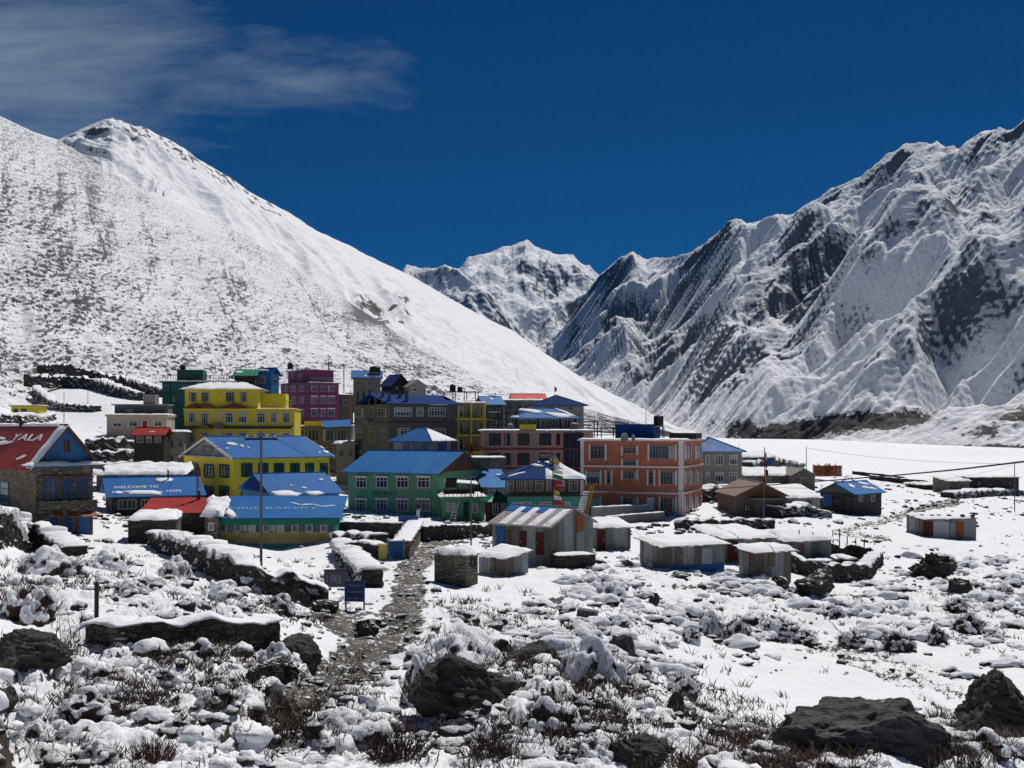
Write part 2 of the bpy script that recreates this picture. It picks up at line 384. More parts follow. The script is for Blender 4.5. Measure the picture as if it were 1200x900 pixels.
def rock_snow(name, rock_lo, rock_hi, scale, t0, t1, nstr, fine=1., snowcol=SNOW, nstr2=.22, bumpd=2.):
    m = NT(name); p = m.pos(); nz = m.nz()
    a = m.noise(p, scale, 8, .62, .4); b = m.noise(p, scale * 6 * fine, 6, .65); rk = m.attr('rock'); wd = m.attr('wood')
    e = m.math('ADD', m.math('MULTIPLY', m.math('SUBTRACT', a, .5), nstr), m.math('MULTIPLY', m.math('SUBTRACT', b, .5), nstr2))
    e = m.math('ADD', e, m.math('SUBTRACT', 1, nz)); e = m.math('ADD', e, m.math('MULTIPLY', rk, .5))
    msk = m.ramp(m.math('MULTIPLY', e, .5), (t0 / 2, 0.), (t1 / 2, 1.))
    rc = m.mix(m.ramp(m.noise(p, scale * 4, 6, .7), (.3, 0.), (.7, 1.)), rock_lo, rock_hi)
    c = m.mix(msk, snowcol, rc)
    wmk = m.ramp(m.math('ADD', wd, m.math('MULTIPLY', m.math('SUBTRACT', b, .5), 1.6)), (.42, 0.), (.58, 1.))
    c = m.mix(wmk, c, (.030, .024, .022))
    return m.done(c, .8, m.bump(b, .8, bumpd))
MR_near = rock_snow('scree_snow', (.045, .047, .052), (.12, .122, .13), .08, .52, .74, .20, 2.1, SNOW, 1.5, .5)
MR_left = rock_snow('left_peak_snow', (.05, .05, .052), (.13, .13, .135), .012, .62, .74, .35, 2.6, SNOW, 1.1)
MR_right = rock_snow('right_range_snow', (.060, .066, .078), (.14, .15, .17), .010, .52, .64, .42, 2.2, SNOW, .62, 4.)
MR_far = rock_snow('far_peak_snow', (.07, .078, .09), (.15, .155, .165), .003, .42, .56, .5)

# near scree slope on the left
base = [(-420,520,150),(-100,500,232),(0,482,250),(100,476,285),(200,480,312),(300,484,355),(400,490,400),(500,496,470),(600,503,600),(700,512,800),(780,516,1100),(840,520,1400)]
crest = [(-420,-60,505),(-200,40,535),(-100,92,550),(0,136,575),(40,155,595),(66,163,607),(120,196,640),(175,225,665),(249,254,690),(323,299,700),(400,349,690),(450,380,690),(480,402,700),(560,440,760),(640,466,830),(720,488,950),(800,510,1250),(840,520,1400)]
back = [(a, b + 70, d * 1.25) for a, b, d in crest]
X, D, Z, U, V, PXg, PYg = loft([base, crest, back], [0, .93, 1], 950, 430)
nx, ny, nzz = normals(X, D, Z)
env = np.sin(np.clip(V / .93, 0, 1) * np.pi) ** .5
S = U * 1200; T = V * 420
wr = fbm(S * .004, T * .004, 3) * 40
gul = ridged((S + wr) * .012 + T * .004, T * .0028, 4) - .5
sm = (1 - sstep(-.1, .35, (PYg - (200 + (PXg) * .62)) / 200.))     # upper band smoother
d1 = gul * 4.5 * env + fbm(S * .02, T * .02, 5) * 3.5 * env
rough = domes(X * .5, D * .30 + Z * .5, 4) * 1.1 + domes(X * 1.1, D * .6 + Z * .9, 8) * .6
dens = .25 + .75 * sstep(-.15, .35, fbm(S * .012, T * .012 + 5, 4) + .25 * (1 - sm)) * (1 - .75 * sm)
d1 = d1 + rough * (dens * .8 + .2) * np.clip(env + .2, 0, 1) * 1.0
X += nx * d1; D += ny * d1; Z += nzz * d1
lowleft = np.exp(-((PXg - 60) / 210.) ** 2 - ((PYg - 320) / 110.) ** 2)
bare = np.clip(.58 + .12 * sstep(150, 450, PXg) + .30 * fbm(S * .009 + T * .010, T * .003, 4) + .05 * lowleft + .16 * dens + .02 * sm, 0, 1.2)
rockp = np.exp(-((PXg - 448) / 38.) ** 4 - ((PYg - 366 - (PXg - 448) * .12) / 16.) ** 4) * .9 + np.exp(-((PXg - 487) / 7.) ** 2 - ((PYg - 382) / 6.) ** 2) * 1.6
fl = sstep(420, 468, PYg + fbm(S * .02, T * .02, 3) * 20); bare = bare * (1 - .40 * fl)
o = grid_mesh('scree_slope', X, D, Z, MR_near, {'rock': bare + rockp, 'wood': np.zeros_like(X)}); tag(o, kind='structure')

# big snow mountain behind it
foot = [(-250,250,1000),(0,230,900),(66,215,860),(175,275,900),(249,305,950),(323,345,960),(400,392,950),(480,440,960),(560,474,1020),(640,500,1120),(720,520,1300),(860,530,1900)]
top = [(-250,190,1600),(0,192,1650),(40,176,1690),(70,164,1710),(100,149,1710),(112,144,1700),(122,140,1700),(131,137,1700),(138,140,1715),(147,143,1720),(158,148,1730),(166,148,1740),(175,152,1750),(190,160,1770),(215,173,1800),(230,185,1820),(262,203,1850),(300,229,1880),(340,250,1900),(370,270,1930),(410,288,1960),(450,309,2020),(480,322,2080),(520,345,2180),(560,368,2300),(600,387,2380),(640,415,2300),(680,442,2150),(750,478,2050),(800,505,2000),(860,526,2000)]
back = [(a, b + 90, d * 1.25) for a, b, d in top]
X, D, Z, U, V, PXg, PYg = loft([foot, top, back], [0, .92, 1], 900, 460)
nx, ny, nzz = normals(X, D, Z)
env = np.sin(np.clip(V / .92, 0, 1) * np.pi) ** .6; S = PXg * 1.3 + V * 300; T = V * 900
flute = ridged((S + fbm(S * .004, T * .003, 3) * 60) * .0105, T * .0016 + 3, 3) - .45
peak = np.exp(-((PXg - 150) / 130.) ** 2) * sstep(.45, .9, V)
d1 = flute * 24 * env + fbm(S * .01, T * .006, 5) * 14 * env + (ridged(S * .03, T * .012, 5) - .5) * 10 * peak * sstep(1., .9, V / .92) + fbm(S * .06, T * .06, 3) * 1.5
X += nx * d1; D += ny * d1; Z += nzz * d1
crag = np.clip(fbm(S * .03, T * .02, 4) * 2.2 + .2, 0, 1)
skl = np.interp(PXg[-1], [q[0] for q in top], [q[1] for q in top])[None]
below = PYg - skl
crag2 = np.clip(fbm(S * .09, T * .05, 4) * 2.6 + .15, 0, 1.2)
rk = peak * crag2 * 1.1 * sstep(.45, .85, V) + 1.5 * crag2 * np.exp(-(np.maximum(below, 0) / 20.) ** 2) * sstep(125, 150, PXg) * (1 - sstep(300, 400, PXg)) + .35 * np.clip(fbm(S * .02 + 9, T * .02, 4) * 2 - .6, 0, 1)
rk += np.exp(-((PXg - 448) / 34.) ** 4 - ((PYg - 366 - (PXg - 448) * .05) / 17.) ** 4) * np.clip(crag * 1.6 + .35, 0, 1.8)
ob = np.exp(-((PXg - 448) / 40.) ** 4 - ((PYg - 364) / 20.) ** 4); Z += ob * (ridged(X * .02, D * .006, 4) - .3) * 22
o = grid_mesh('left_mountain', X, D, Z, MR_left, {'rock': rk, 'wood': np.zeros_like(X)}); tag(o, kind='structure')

# ---- ranges carved by running water: a height field between a foot line and a crest line, then sheeted
def carve(h, cell, K, its, fixed, m=.5, talus=1.3, kmod=1.):
    """stream-power carving on a regular height grid (implicit, ordered from low to high)"""
    ny_, nx_ = h.shape; n = h.size; idx = np.arange(n).reshape(ny_, nx_); h = h.copy()
    offs = [(-1, 0, 1), (1, 0, 1), (0, -1, 1), (0, 1, 1), (-1, -1, 1.414), (-1, 1, 1.414), (1, -1, 1.414), (1, 1, 1.414)]
    fx = fixed.ravel()
    h_rest = h.copy()
    for it in range(its):
        h = h + (h_rest - h) * .07
        hp = np.pad(h, 1, mode='edge'); best = np.zeros_like(h); rec = idx.copy(); dist = np.ones_like(h)
        for dy, dx, L in offs:
            s = (h - hp[1 + dy:1 + dy + ny_, 1 + dx:1 + dx + nx_]) / L
            ii = np.clip(idx + dy * nx_ + dx, 0, n - 1)
            edge = np.zeros_like(h, bool)
            if dy == -1: edge[0] = True
            if dy == 1: edge[-1] = True
            if dx == -1: edge[:, 0] = True
            if dx == 1: edge[:, -1] = True
            k = (s > best) & ~edge
            best = np.where(k, s, best); rec = np.where(k, ii, rec); dist = np.where(k, L, dist)
        hf = h.ravel(); order = np.argsort(-hf, kind='stable')
        A = [1.0] * n; rl = rec.ravel().tolist(); ol = order.tolist()
        for i in ol:
            r = rl[i]
            if r != i: A[r] += A[i]
        Fk = (K * kmod * np.power(np.array(A), m) / dist.ravel()); Fk[fx] = 0; Fk = Fk.tolist(); hl = hf.tolist()
        for i in reversed(ol):
            r = rl[i]
            if r != i:
                f = Fk[i]; hl[i] = (hl[i] + f * hl[r]) / (1 + f)
        h = np.array(hl).reshape(ny_, nx_)
        # scree: nothing stands steeper than the talus slope
        for _ in range(2):
            hp = np.pad(h, 1, mode='edge'); mn = np.minimum(np.minimum(hp[:-2, 1:-1], hp[2:, 1:-1]), np.minimum(hp[1:-1, :-2], hp[1:-1, 2:]))
            ex = np.clip(h - mn - talus * cell, 0, None); h = np.where(fixed, h, h - ex * .4)
    return h
def bilin(G, x0, y0, cell, x, y):
    fx = np.clip((x - x0) / cell, 0, G.shape[1] - 1.001); fy = np.clip((y - y0) / cell, 0, G.shape[0] - 1.001)
    i = fx.astype(int); j = fy.astype(int); u = fx - i; v = fy - j
    u = u * u * (3 - 2 * u) * .5 + u * .5; v = v * v * (3 - 2 * v) * .5 + v * .5
    return (G[j, i] * (1 - u) + G[j, i + 1] * u) * (1 - v) + (G[j + 1, i] * (1 - u) + G[j + 1, i + 1] * u) * v
def carved(name, foot, top, cell, namp, nfreq, K, its, nu, nv, mat, prof=1., rockf=None, fine=1., talus=1.3, seed=0., keep=.05, wsm=0, fall=(0., 1.)):
    foot = np.array([q[:3] for q in foot], float); top = np.array([q[:3] for q in top], float)
    lo, hi = max(foot[0, 0], top[0, 0]), min(foot[-1, 0], top[-1, 0])
    def line(L, px): return np.interp(px, L[:, 0], L[:, 1]), np.exp(np.interp(px, L[:, 0], np.log(L[:, 2])))
    cols = np.linspace(lo, hi, 400)
    fy, fd = line(foot, cols); ty, td = line(top, cols)
    for _ in range(wsm): td[1:-1] = (td[:-2] + td[1:-1] * 2 + td[2:]) / 4
    fz = (HY - fy) / F * fd; tz_ = (HY - ty) / F * td
    xs = np.concatenate([(cols - 600) / F * fd, (cols - 600) / F * td]); x0, x1 = xs.min() - 60, xs.max() + 60
    y0, y1 = fd.min() - 30, td.max() * 1.03
    gx = np.arange(x0, x1, cell); gy = np.arange(y0, y1, cell); GX_, GY_ = np.meshgrid(gx, gy)
    pxg = np.clip(600 + GX_ / GY_ * F, lo, hi)
    def h0(px, y):
        a = np.interp(px, cols, fd); b = np.interp(px, cols, td); za = np.interp(px, cols, fz); zb = np.interp(px, cols, tz_)
        v = (y - a) / (b - a); vc = np.clip(v, 0, 1)
        z = za + (zb - za) * vc ** prof
        z = np.where(v > 1, zb - (v - 1) * (b - a) * .8, z); z = np.where(v < 0, za + v * 40, z)
        return z, v
    z, v = h0(pxg, GY_)
    wall = np.clip(np.sin(np.clip(v, 0, 1) * np.pi), 0, 1) ** .6
    z = z + (fbm(GX_ * nfreq + seed, GY_ * nfreq, 5) * namp * 2) * wall
    fixed = (v > .975) | (v < .02)
    G = carve(z, cell, K, its, fixed, talus=talus, kmod=np.exp(fbm(GX_ * nfreq * .9 + 11, GY_ * nfreq * .9, 3) * 2.4).ravel())
    for _ in range(1):
        Gp = np.pad(G, 1, mode='edge'); G = G * .84 + .04 * (Gp[:-2, 1:-1] + Gp[2:, 1:-1] + Gp[1:-1, :-2] + Gp[1:-1, 2:])
    colv = np.linspace(lo, hi, nu); vv = np.concatenate([np.linspace(0, 1, nv), [1.02, 1.08, 1.2]])
    a = np.interp(colv, cols, fd); b = np.interp(colv, cols, td)
    D = a[None] + (b - a)[None] * vv[:, None]; PXg = np.repeat(colv[None], len(vv), 0); X = (PXg - 600) / F * D
    Zb, _ = h0(PXg, D)
    k = np.clip((1 - vv) / keep, 0, 1)[:, None]
    Z = bilin(G, x0, y0, cell, X, D) * k + Zb * (1 - k); Z = np.where(vv[:, None] > 1, Zb, Z)
    s = cell
    env = np.clip((1 - vv) * 12, .4, 1)[:, None] * np.clip(vv * 10, 0, 1)[:, None]
    fq = X * fall[0] + D * fall[1]; fp = X * fall[1] - D * fall[0]
    Z = Z + ((ridged(fp / (s * 4.5), fq / (s * 17) + seed, 5, .5) - .4) * s * .9 + fbm(X / (s * 1.5), D / (s * 1.5), 4) * s * .16) * env * fine
    Z = Z + (ridged(X / (s * 9) + seed, D / (s * 9), 4, .55) - .45) * s * 1.6 * np.clip(1 - np.abs(vv - .97) / .10, 0, 1)[:, None] * fine
    PYg = HY - Z / D * F; V = np.repeat(vv[:, None], nu, 1)
    rk, wd = rockf(PXg, PYg, V, X, D) if rockf else (np.zeros_like(X), np.zeros_like(X))
    return tag(grid_mesh(name, X, D, Z, mat, {'rock': rk, 'wood': wd}, False), kind='structure')

# the long craggy range on the right
foot = [(520,430,3600,0),(640,462,3100,.10),(700,480,2800,.17),(760,500,2400,.25),(830,522,1750,.34),(900,526,1450,.43),(1000,530,1250,.56),(1100,534,1150,.69),(1200,540,1050,.82),(1420,556,880,1)]
top = [(640,410,4700,0),(668,372,4600,.035),(690,340,4500,.07),(702,322,4400,.09),(720,308,4350,.115),(733,299,4300,.13),(740,296,4300,.14),(746,300,4250,.147),(757,306,4200,.16),(768,302,4150,.172),(785,303,4000,.19),(800,299,3900,.21),(818,290,3800,.232),(840,274,3700,.26),(853,264,3600,.28),(862,261,3600,.29),(869,260,3550,.30),(878,266,3500,.31),(890,262,3450,.325),(903,256,3400,.34),(915,251,3350,.355),(922,254,3330,.363),(940,243,3250,.385),(960,232,3150,.41),(972,223,3100,.425),(990,216,3050,.447),(1008,208,3000,.468),(1030,189,2950,.495),(1050,175,2900,.52),(1062,169,2880,.535),(1075,168,2850,.55),(1092,169,2800,.57),(1098,166,2800,.577),(1110,172,2750,.592),(1124,173,2700,.61),(1138,163,2650,.628),(1150,155,2600,.643),(1170,152,2550,.668),(1180,156,2500,.68),(1190,150,2480,.692),(1203,142,2450,.708),(1260,118,2350,.78),(1420,60,2200,1)]
def right_rock(PXg, PYg, V, X, D):
    S = X; T = D
    rk = np.clip(fbm(X * .0042 + 4, D * .0024, 4) * 1.1 + .02, -.3, .4) * sstep(.12, .3, V) - .2 * (1 - sstep(.1, .3, V))
    for cx, cy, sx, sy, v in [(1075,262,38,20,.35),(925,400,46,30,.25),(780,420,60,26,.2),(1190,300,40,60,.0),(1185,400,60,60,-.5),(735,335,22,20,-.25),(860,440,40,22,.2),(1170,165,30,14,.3),(830,455,30,16,.2),(1010,400,60,30,.15)]:
        rk = rk + v * np.exp(-(((PXg - cx) * .8 + (PYg - cy) * .5) / sx) ** 2 - (((PYg - cy) * .9 + (PXg - cx) * .45) / sy) ** 2)
    for cx, cy, sx, sy, v in [(1040,330,40,40,-.3),(960,455,80,24,-.25),(1090,220,30,26,-.2),(880,490,60,16,-.3),(1180,400,30,20,-.2)]:
        rk = rk + v * np.exp(-((PXg - cx) / sx) ** 2 - ((PYg - cy) / sy) ** 2)
    nb = fbm(X * .02, D * .008, 4); low = 1 - sstep(.0, .22, V)
    wood = .95 * np.exp(-((PXg - 985) / 112.) ** 4 - ((PYg - 500 + (PXg - 975) * .12) / 13.) ** 2) + .8 * np.exp(-((PXg - 1165) / 90.) ** 4 - ((PYg - 527) / 6.) ** 2) + .5 * np.exp(-((PXg - 865) / 40.) ** 2 - ((PYg - 505) / 14.) ** 2) + .55 * np.exp(-((PXg - 1190) / 60.) ** 2 - ((PYg - 490 + (PXg - 1190) * .3) / 14.) ** 2)
    wood = np.clip(wood * (1 + nb * .8) + .32 * low * np.clip(nb * 2 + .5, 0, 1), 0, 1)
    return rk, wood
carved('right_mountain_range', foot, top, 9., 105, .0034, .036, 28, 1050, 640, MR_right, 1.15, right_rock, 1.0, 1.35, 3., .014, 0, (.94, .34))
def far_rock(PXg, PYg, V, X, D):
    return .5 * fbm(X * .002, D * .002, 4) + .08 - .3 * sstep(.7, 1, V) , np.zeros_like(X)
# the far pyramid at the head of the valley and the buttresses in front of it
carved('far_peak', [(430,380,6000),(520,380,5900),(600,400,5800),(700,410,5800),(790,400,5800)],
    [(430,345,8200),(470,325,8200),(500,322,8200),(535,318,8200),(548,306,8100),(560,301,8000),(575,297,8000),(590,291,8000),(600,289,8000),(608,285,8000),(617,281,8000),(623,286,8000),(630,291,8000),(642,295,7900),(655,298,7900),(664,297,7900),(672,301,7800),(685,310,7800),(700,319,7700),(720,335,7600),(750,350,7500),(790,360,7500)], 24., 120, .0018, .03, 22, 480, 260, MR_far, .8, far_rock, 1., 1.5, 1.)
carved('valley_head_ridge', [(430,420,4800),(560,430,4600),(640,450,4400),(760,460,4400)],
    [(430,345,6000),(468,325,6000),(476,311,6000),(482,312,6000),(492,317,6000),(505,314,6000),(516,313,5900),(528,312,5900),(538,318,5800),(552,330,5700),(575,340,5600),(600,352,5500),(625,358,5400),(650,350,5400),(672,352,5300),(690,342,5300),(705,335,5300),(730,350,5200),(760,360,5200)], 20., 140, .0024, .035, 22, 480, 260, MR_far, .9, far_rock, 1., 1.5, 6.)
# ------------------------------------------------------------------ mesh building
class MB:
    def __init__(s): s.v = []; s.f = []
    def add(s, vs, fs):
        b = len(s.v); s.v += [tuple(q) for q in vs]; s.f += [tuple(i + b for i in q) for q in fs]; return s
    def box(s, x0, y0, z0, x1, y1, z1):
        if x0 > x1: x0, x1 = x1, x0
        if y0 > y1: y0, y1 = y1, y0
        if z0 > z1: z0, z1 = z1, z0
        return s.add([(x0,y0,z0),(x1,y0,z0),(x1,y1,z0),(x0,y1,z0),(x0,y0,z1),(x1,y0,z1),(x1,y1,z1),(x0,y1,z1)],
                     [(0,3,2,1),(4,5,6,7),(0,1,5,4),(1,2,6,5),(2,3,7,6),(3,0,4,7)])
    def tube(s, pts, r, n=6, cap=True):
        pts = [Vector(p) for p in pts]; rs = r if isinstance(r, (list, tuple)) else [r] * len(pts)
        b = len(s.v)
        for i, p in enumerate(pts):
            d = (pts[min(i + 1, len(pts) - 1)] - pts[max(i - 1, 0)])
            d = d.normalized() if d.length > 1e-9 else Vector((0, 0, 1))
            a = d.cross(Vector((0, 0, 1)) if abs(d.z) < .9 else Vector((1, 0, 0))).normalized(); c = d.cross(a)
            for k in range(n):
                t = 2 * math.pi * k / n; s.v.append(tuple(p + (a * math.cos(t) + c * math.sin(t)) * rs[i]))
        for i in range(len(pts) - 1):
            for k in range(n):
                k2 = (k + 1) % n; s.f.append((b + i * n + k, b + i * n + k2, b + (i + 1) * n + k2, b + (i + 1) * n + k))
        if cap and n > 2:
            s.f.append(tuple(b + k for k in range(n))[::-1]); e = b + (len(pts) - 1) * n; s.f.append(tuple(e + k for k in range(n)))
        return s
    def slab(s, pts, n, t):
        """a flat polygon given thickness t along n"""
        pts = [Vector(p) for p in pts]; n = Vector(n) * t; k = len(pts)
        return s.add(pts + [p + n for p in pts], [tuple(range(k))[::-1], tuple(range(k, 2 * k))] + [(i, (i + 1) % k, (i + 1) % k + k, i + k) for i in range(k)])
    def build(s, name, mat, parent=None, smooth=False, **kw):
        me = bpy.data.meshes.new(name); me.from_pydata(s.v, [], s.f); me.update()
        bm = bmesh.new(); bm.from_mesh(me); bmesh.ops.recalc_face_normals(bm, faces=bm.faces); bm.to_mesh(me); bm.free()
        if smooth: me.polygons.foreach_set('use_smooth', [True] * len(me.polygons))
        me.materials.append(mat)
        o = bpy.data.objects.new(name, me); col.objects.link(o)
        if parent: o.parent = parent
        if kw: tag(o, **kw)
        return o
rnd = random.Random(5)
def shrub_mat():
    m = NT('snowy_scrub'); p = m.pos(); nz = m.nz(); cr = m.attr('crest'); a = m.noise(p, 6, 5, .65); b = m.noise(p, 26, 3, .6)
    s = m.math('ADD', m.math('MULTIPLY', cr, 1.1), m.math('MULTIPLY', nz, .75)); s = m.math('ADD', s, m.math('MULTIPLY', m.math('SUBTRACT', a, .5), 1.1)); s = m.math('ADD', s, m.math('MULTIPLY', m.math('SUBTRACT', b, .5), .5))
    k = m.mix(m.ramp(b, (.35, 0.), (.65, 1.)), (.022, .014, .011), (.085, .048, .034))
    return m.done(m.mix(m.ramp(m.math('MULTIPLY', s, .5), (.34, 0.), (.39, 1.)), k, SNOW), .85, m.bump(b, .8, .04, m.bump(a, .6, .08)))

# ------------------------------------------------------------------ materials
_mc = {}
def paint_mat(name, c, rough=.75, var=.35, streak=.38, bumpy=.3, snowdust=0):
    if name in _mc: return _mc[name]
    m = NT(name); p = m.pos()
    a = m.noise(p, .9, 5, .65); b = m.noise(m.mapv(p, (3, 3, .35)), 2.2, 5, .7); f = m.noise(p, 14, 3, .6)
    gm = (c[0] + c[1] + c[2]) / 3; dark = tuple(q * .38 + gm * .18 for q in c); lite = tuple(min(q * 1.15 + .035, .9) for q in c)
    k = m.mix(m.ramp(a, (.35, 0.), (.75, 1.)), c, lite)
    k = m.mix(m.math('MULTIPLY', m.ramp(b, (.50, 0.), (.78, 1.)), streak * 2, None, True), k, dark)
    k = m.mix(m.math('MULTIPLY', m.ramp(f, (.35, 1.), (.62, 0.)), var, None, True), k, tuple(q * .72 for q in c))
    _mc[name] = m.done(k, rough, m.bump(f, bumpy, .02)); return _mc[name]
def tin_mat(name, c, rust=.1, rough=.45, axis=0, patch=None, metal=.25):
    if name in _mc: return _mc[name]
    m = NT(name); o = m.obj()
    w = m.n('ShaderNodeTexWave', wave_type='BANDS', bands_direction='XYZ'[axis]); w.inputs['Scale'].default_value = 1.9; m.t.links.new(o, w.inputs['Vector'])
    a = m.noise(o, .7, 5, .7); b = m.noise(m.mapv(o, (4, 4, .5) if axis == 0 else (.5, 4, 4)), 1.5, 5, .7)
    sh = m.voro(m.mapv(o, (1.1, .25, .25) if axis == 0 else (.25, 1.1, .25)), 1., 'F1', 'Color')
    k = m.mix(.30, c, m.mix(1, c, sh, 'MULTIPLY'))
    k = m.mix(m.ramp(a, (.3, 0.), (.8, .6)), k, tuple(min(q * 1.25 + .004, .9) for q in c))
    k = m.mix(m.math('MULTIPLY', m.ramp(b, (.48, 0.), (.66, 1.)), rust * 2, None, True), k, (.16, .07, .035))
    m.b.inputs['Specular IOR Level'].default_value = .12
    _mc[name] = m.done(k, m.ramp(a, (0., rough - .1), (1., rough + .15)), m.bump(w.outputs['Fac'], .22, .03), metal); return _mc[name]
def sheet_mat(name, axis=0):
    """old corrugated sheets nailed side by side: grey, pale, rusty, a few painted"""
    m = NT(name); o = m.obj()
    sx = m.n('ShaderNodeSeparateXYZ'); m.t.links.new(o, sx.inputs[0]); al = m.math('MULTIPLY', m.math('ADD', sx.outputs[0], m.math('MULTIPLY', sx.outputs[1], .98)), 1.25)
    cb = m.n('ShaderNodeCombineXYZ'); m.t.links.new(al, cb.inputs[0]); mp = cb.outputs[0]
    v = m.n('ShaderNodeTexVoronoi', feature='F1'); v.inputs['Scale'].default_value = 1; v.inputs['Randomness'].default_value = .55; m.t.links.new(mp, v.inputs['Vector'])
    x = m.n('ShaderNodeSeparateColor'); m.t.links.new(v.outputs['Color'], x.inputs[0])
    r = m.n('ShaderNodeValToRGB'); r.color_ramp.interpolation = 'CONSTANT'; e = r.color_ramp.elements
    st = [(0, (.17, .19, .19)), (.16, (.30, .33, .34)), (.3, (.13, .12, .10)), (.42, (.22, .25, .25)), (.57, (.12, .105, .085)), (.63, (.42, .46, .48)), (.74, (.16, .17, .15)), (.86, (.23, .235, .225)), (.94, (.12, .11, .10))]
    while len(e) < len(st): e.new(.5)
    for i, (p_, c_) in enumerate(st): e[i].position = p_; e[i].color = (*c_, 1)
    m.t.links.new(x.outputs[0], r.inputs[0])
    b = m.noise(m.mapv(o, (4, 4, .6)), 1.7, 5, .7)
    k = m.mix(m.math('MULTIPLY', m.ramp(b, (.45, 0.), (.68, 1.)), .6), r.outputs[0], (.09, .055, .035))
    w = m.n('ShaderNodeTexWave', wave_type='BANDS', bands_direction='XYZ'[axis]); w.inputs['Scale'].default_value = 1.9; m.t.links.new(mp, w.inputs['Vector'])
    return m.done(k, .55, m.bump(w.outputs['Fac'], .6, .05), .3)
def stone_mat(name, lo, hi, sc_=2.2, mortar=(.035, .03, .026), snow=0.):
    m = NT(name); p = m.obj()
    q = m.mapv(p, (sc_, sc_, sc_ * 2.4))
    e = m.voro(q, 1, 'DISTANCE_TO_EDGE'); c = m.voro(q, 1, 'F1', 'Color')
    x = m.n('ShaderNodeSeparateColor'); m.t.links.new(c, x.inputs[0])
    k = m.mix(x.outputs[0], lo, hi); k = m.mix(m.ramp(m.noise(p, 9, 4, .7), (.3, .6), (.7, 0.)), k, tuple(a * .5 for a in lo))
    k = m.mix(m.ramp(e, (.01, .8), (.07, 0.)), k, mortar)
    if snow:
        nz = m.nz(); f = m.noise(m.pos(), 3.5, 5, .65)
        k = m.mix(m.ramp(m.math('ADD', nz, m.math('MULTIPLY', m.math('SUBTRACT', f, .5), 1.3)), (.62 - snow * .4, 0.), (.74 - snow * .4, 1.)), k, SNOW)
    return m.done(k, .9, m.bump(m.ramp(e, (0., 0.), (.15, 1.)), .8, .08))
def rock_mat(name, lo, hi, thr, band=1.):
    m = NT(name); p = m.pos(); o = m.obj(); nz = m.nz()
    a = m.noise(m.mapv(o, (1, 1, 2.6 * band), (.3, .2, .4)), 1.6, 7, .68); b = m.noise(p, 7, 5, .7); f = m.noise(p, 2.1, 5, .65); l = m.noise(p, 19, 3, .6)
    k = m.mix(m.ramp(a, (.32, 0.), (.68, 1.)), lo, hi); k = m.mix(m.ramp(b, (.55, 0.), (.75, .55)), k, tuple(min(1, q * 1.7) for q in hi))
    k = m.mix(m.ramp(l, (.6, 0.), (.68, .5)), k, (.10, .085, .05))
    s = m.math('ADD', nz, m.math('MULTIPLY', m.math('SUBTRACT', f, .5), 1.9)); s = m.math('ADD', s, m.math('MULTIPLY', m.math('SUBTRACT', b, .5), .5))
    k = m.mix(m.ramp(m.math('MULTIPLY', s, .5), (thr / 2, 0.), (thr / 2 + .03, 1.)), k, SNOW)
    return m.done(k, .85, m.bump(l, .6, .04, m.bump(b, 1., .10, m.bump(a, .9, .25))))
def plain(name, c, rough=.7, metal=0., var=.3):
    m = NT(name); a = m.noise(m.pos(), 5, 4, .65)
    return m.done(m.mix(m.ramp(a, (.35, 0.), (.7, 1.)), tuple(q * (1 - var) for q in c), c), rough, None, metal)
def snow_mat():
    m = NT('roof_snow'); p = m.pos(); a = m.noise(p, 1.3, 5, .6); b = m.noise(p, 9, 4, .6)
    return m.done(m.mix(m.ramp(a, (.3, 0.), (.7, 1.)), (.78, .80, .835), (.83, .84, .86)), .75, m.bump(b, .4, .05, m.bump(a, .5, .25)))
def glass_mat(name='window_glass', c=(.018, .022, .026)):
    m = NT(name); a = m.noise(m.pos(), .8, 3, .6)
    m.b.inputs['Specular IOR Level'].default_value = .35
    return m.done(m.mix(m.ramp(a, (.45, 0.), (.65, 1.)), c, tuple(q * 2.6 for q in c)), .22)
def wood_mat(name, c, axis=0):
    m = NT(name); o = m.obj(); a = m.noise(m.mapv(o, (7, 7, .8) if axis == 0 else (.8, 7, 7)), 1.5, 5, .65)
    w = m.n('ShaderNodeTexWave', wave_type='BANDS', bands_direction='X'); w.inputs['Scale'].default_value = 1.1; m.t.links.new(o, w.inputs['Vector'])
    k = m.mix(m.ramp(a, (.3, 0.), (.7, 1.)), tuple(q * .5 for q in c), c)
    k = m.mix(m.ramp(w.outputs['Fac'], (.0, .7), (.08, 0.)), k, tuple(q * .3 for q in c))
    return m.done(k, .8)
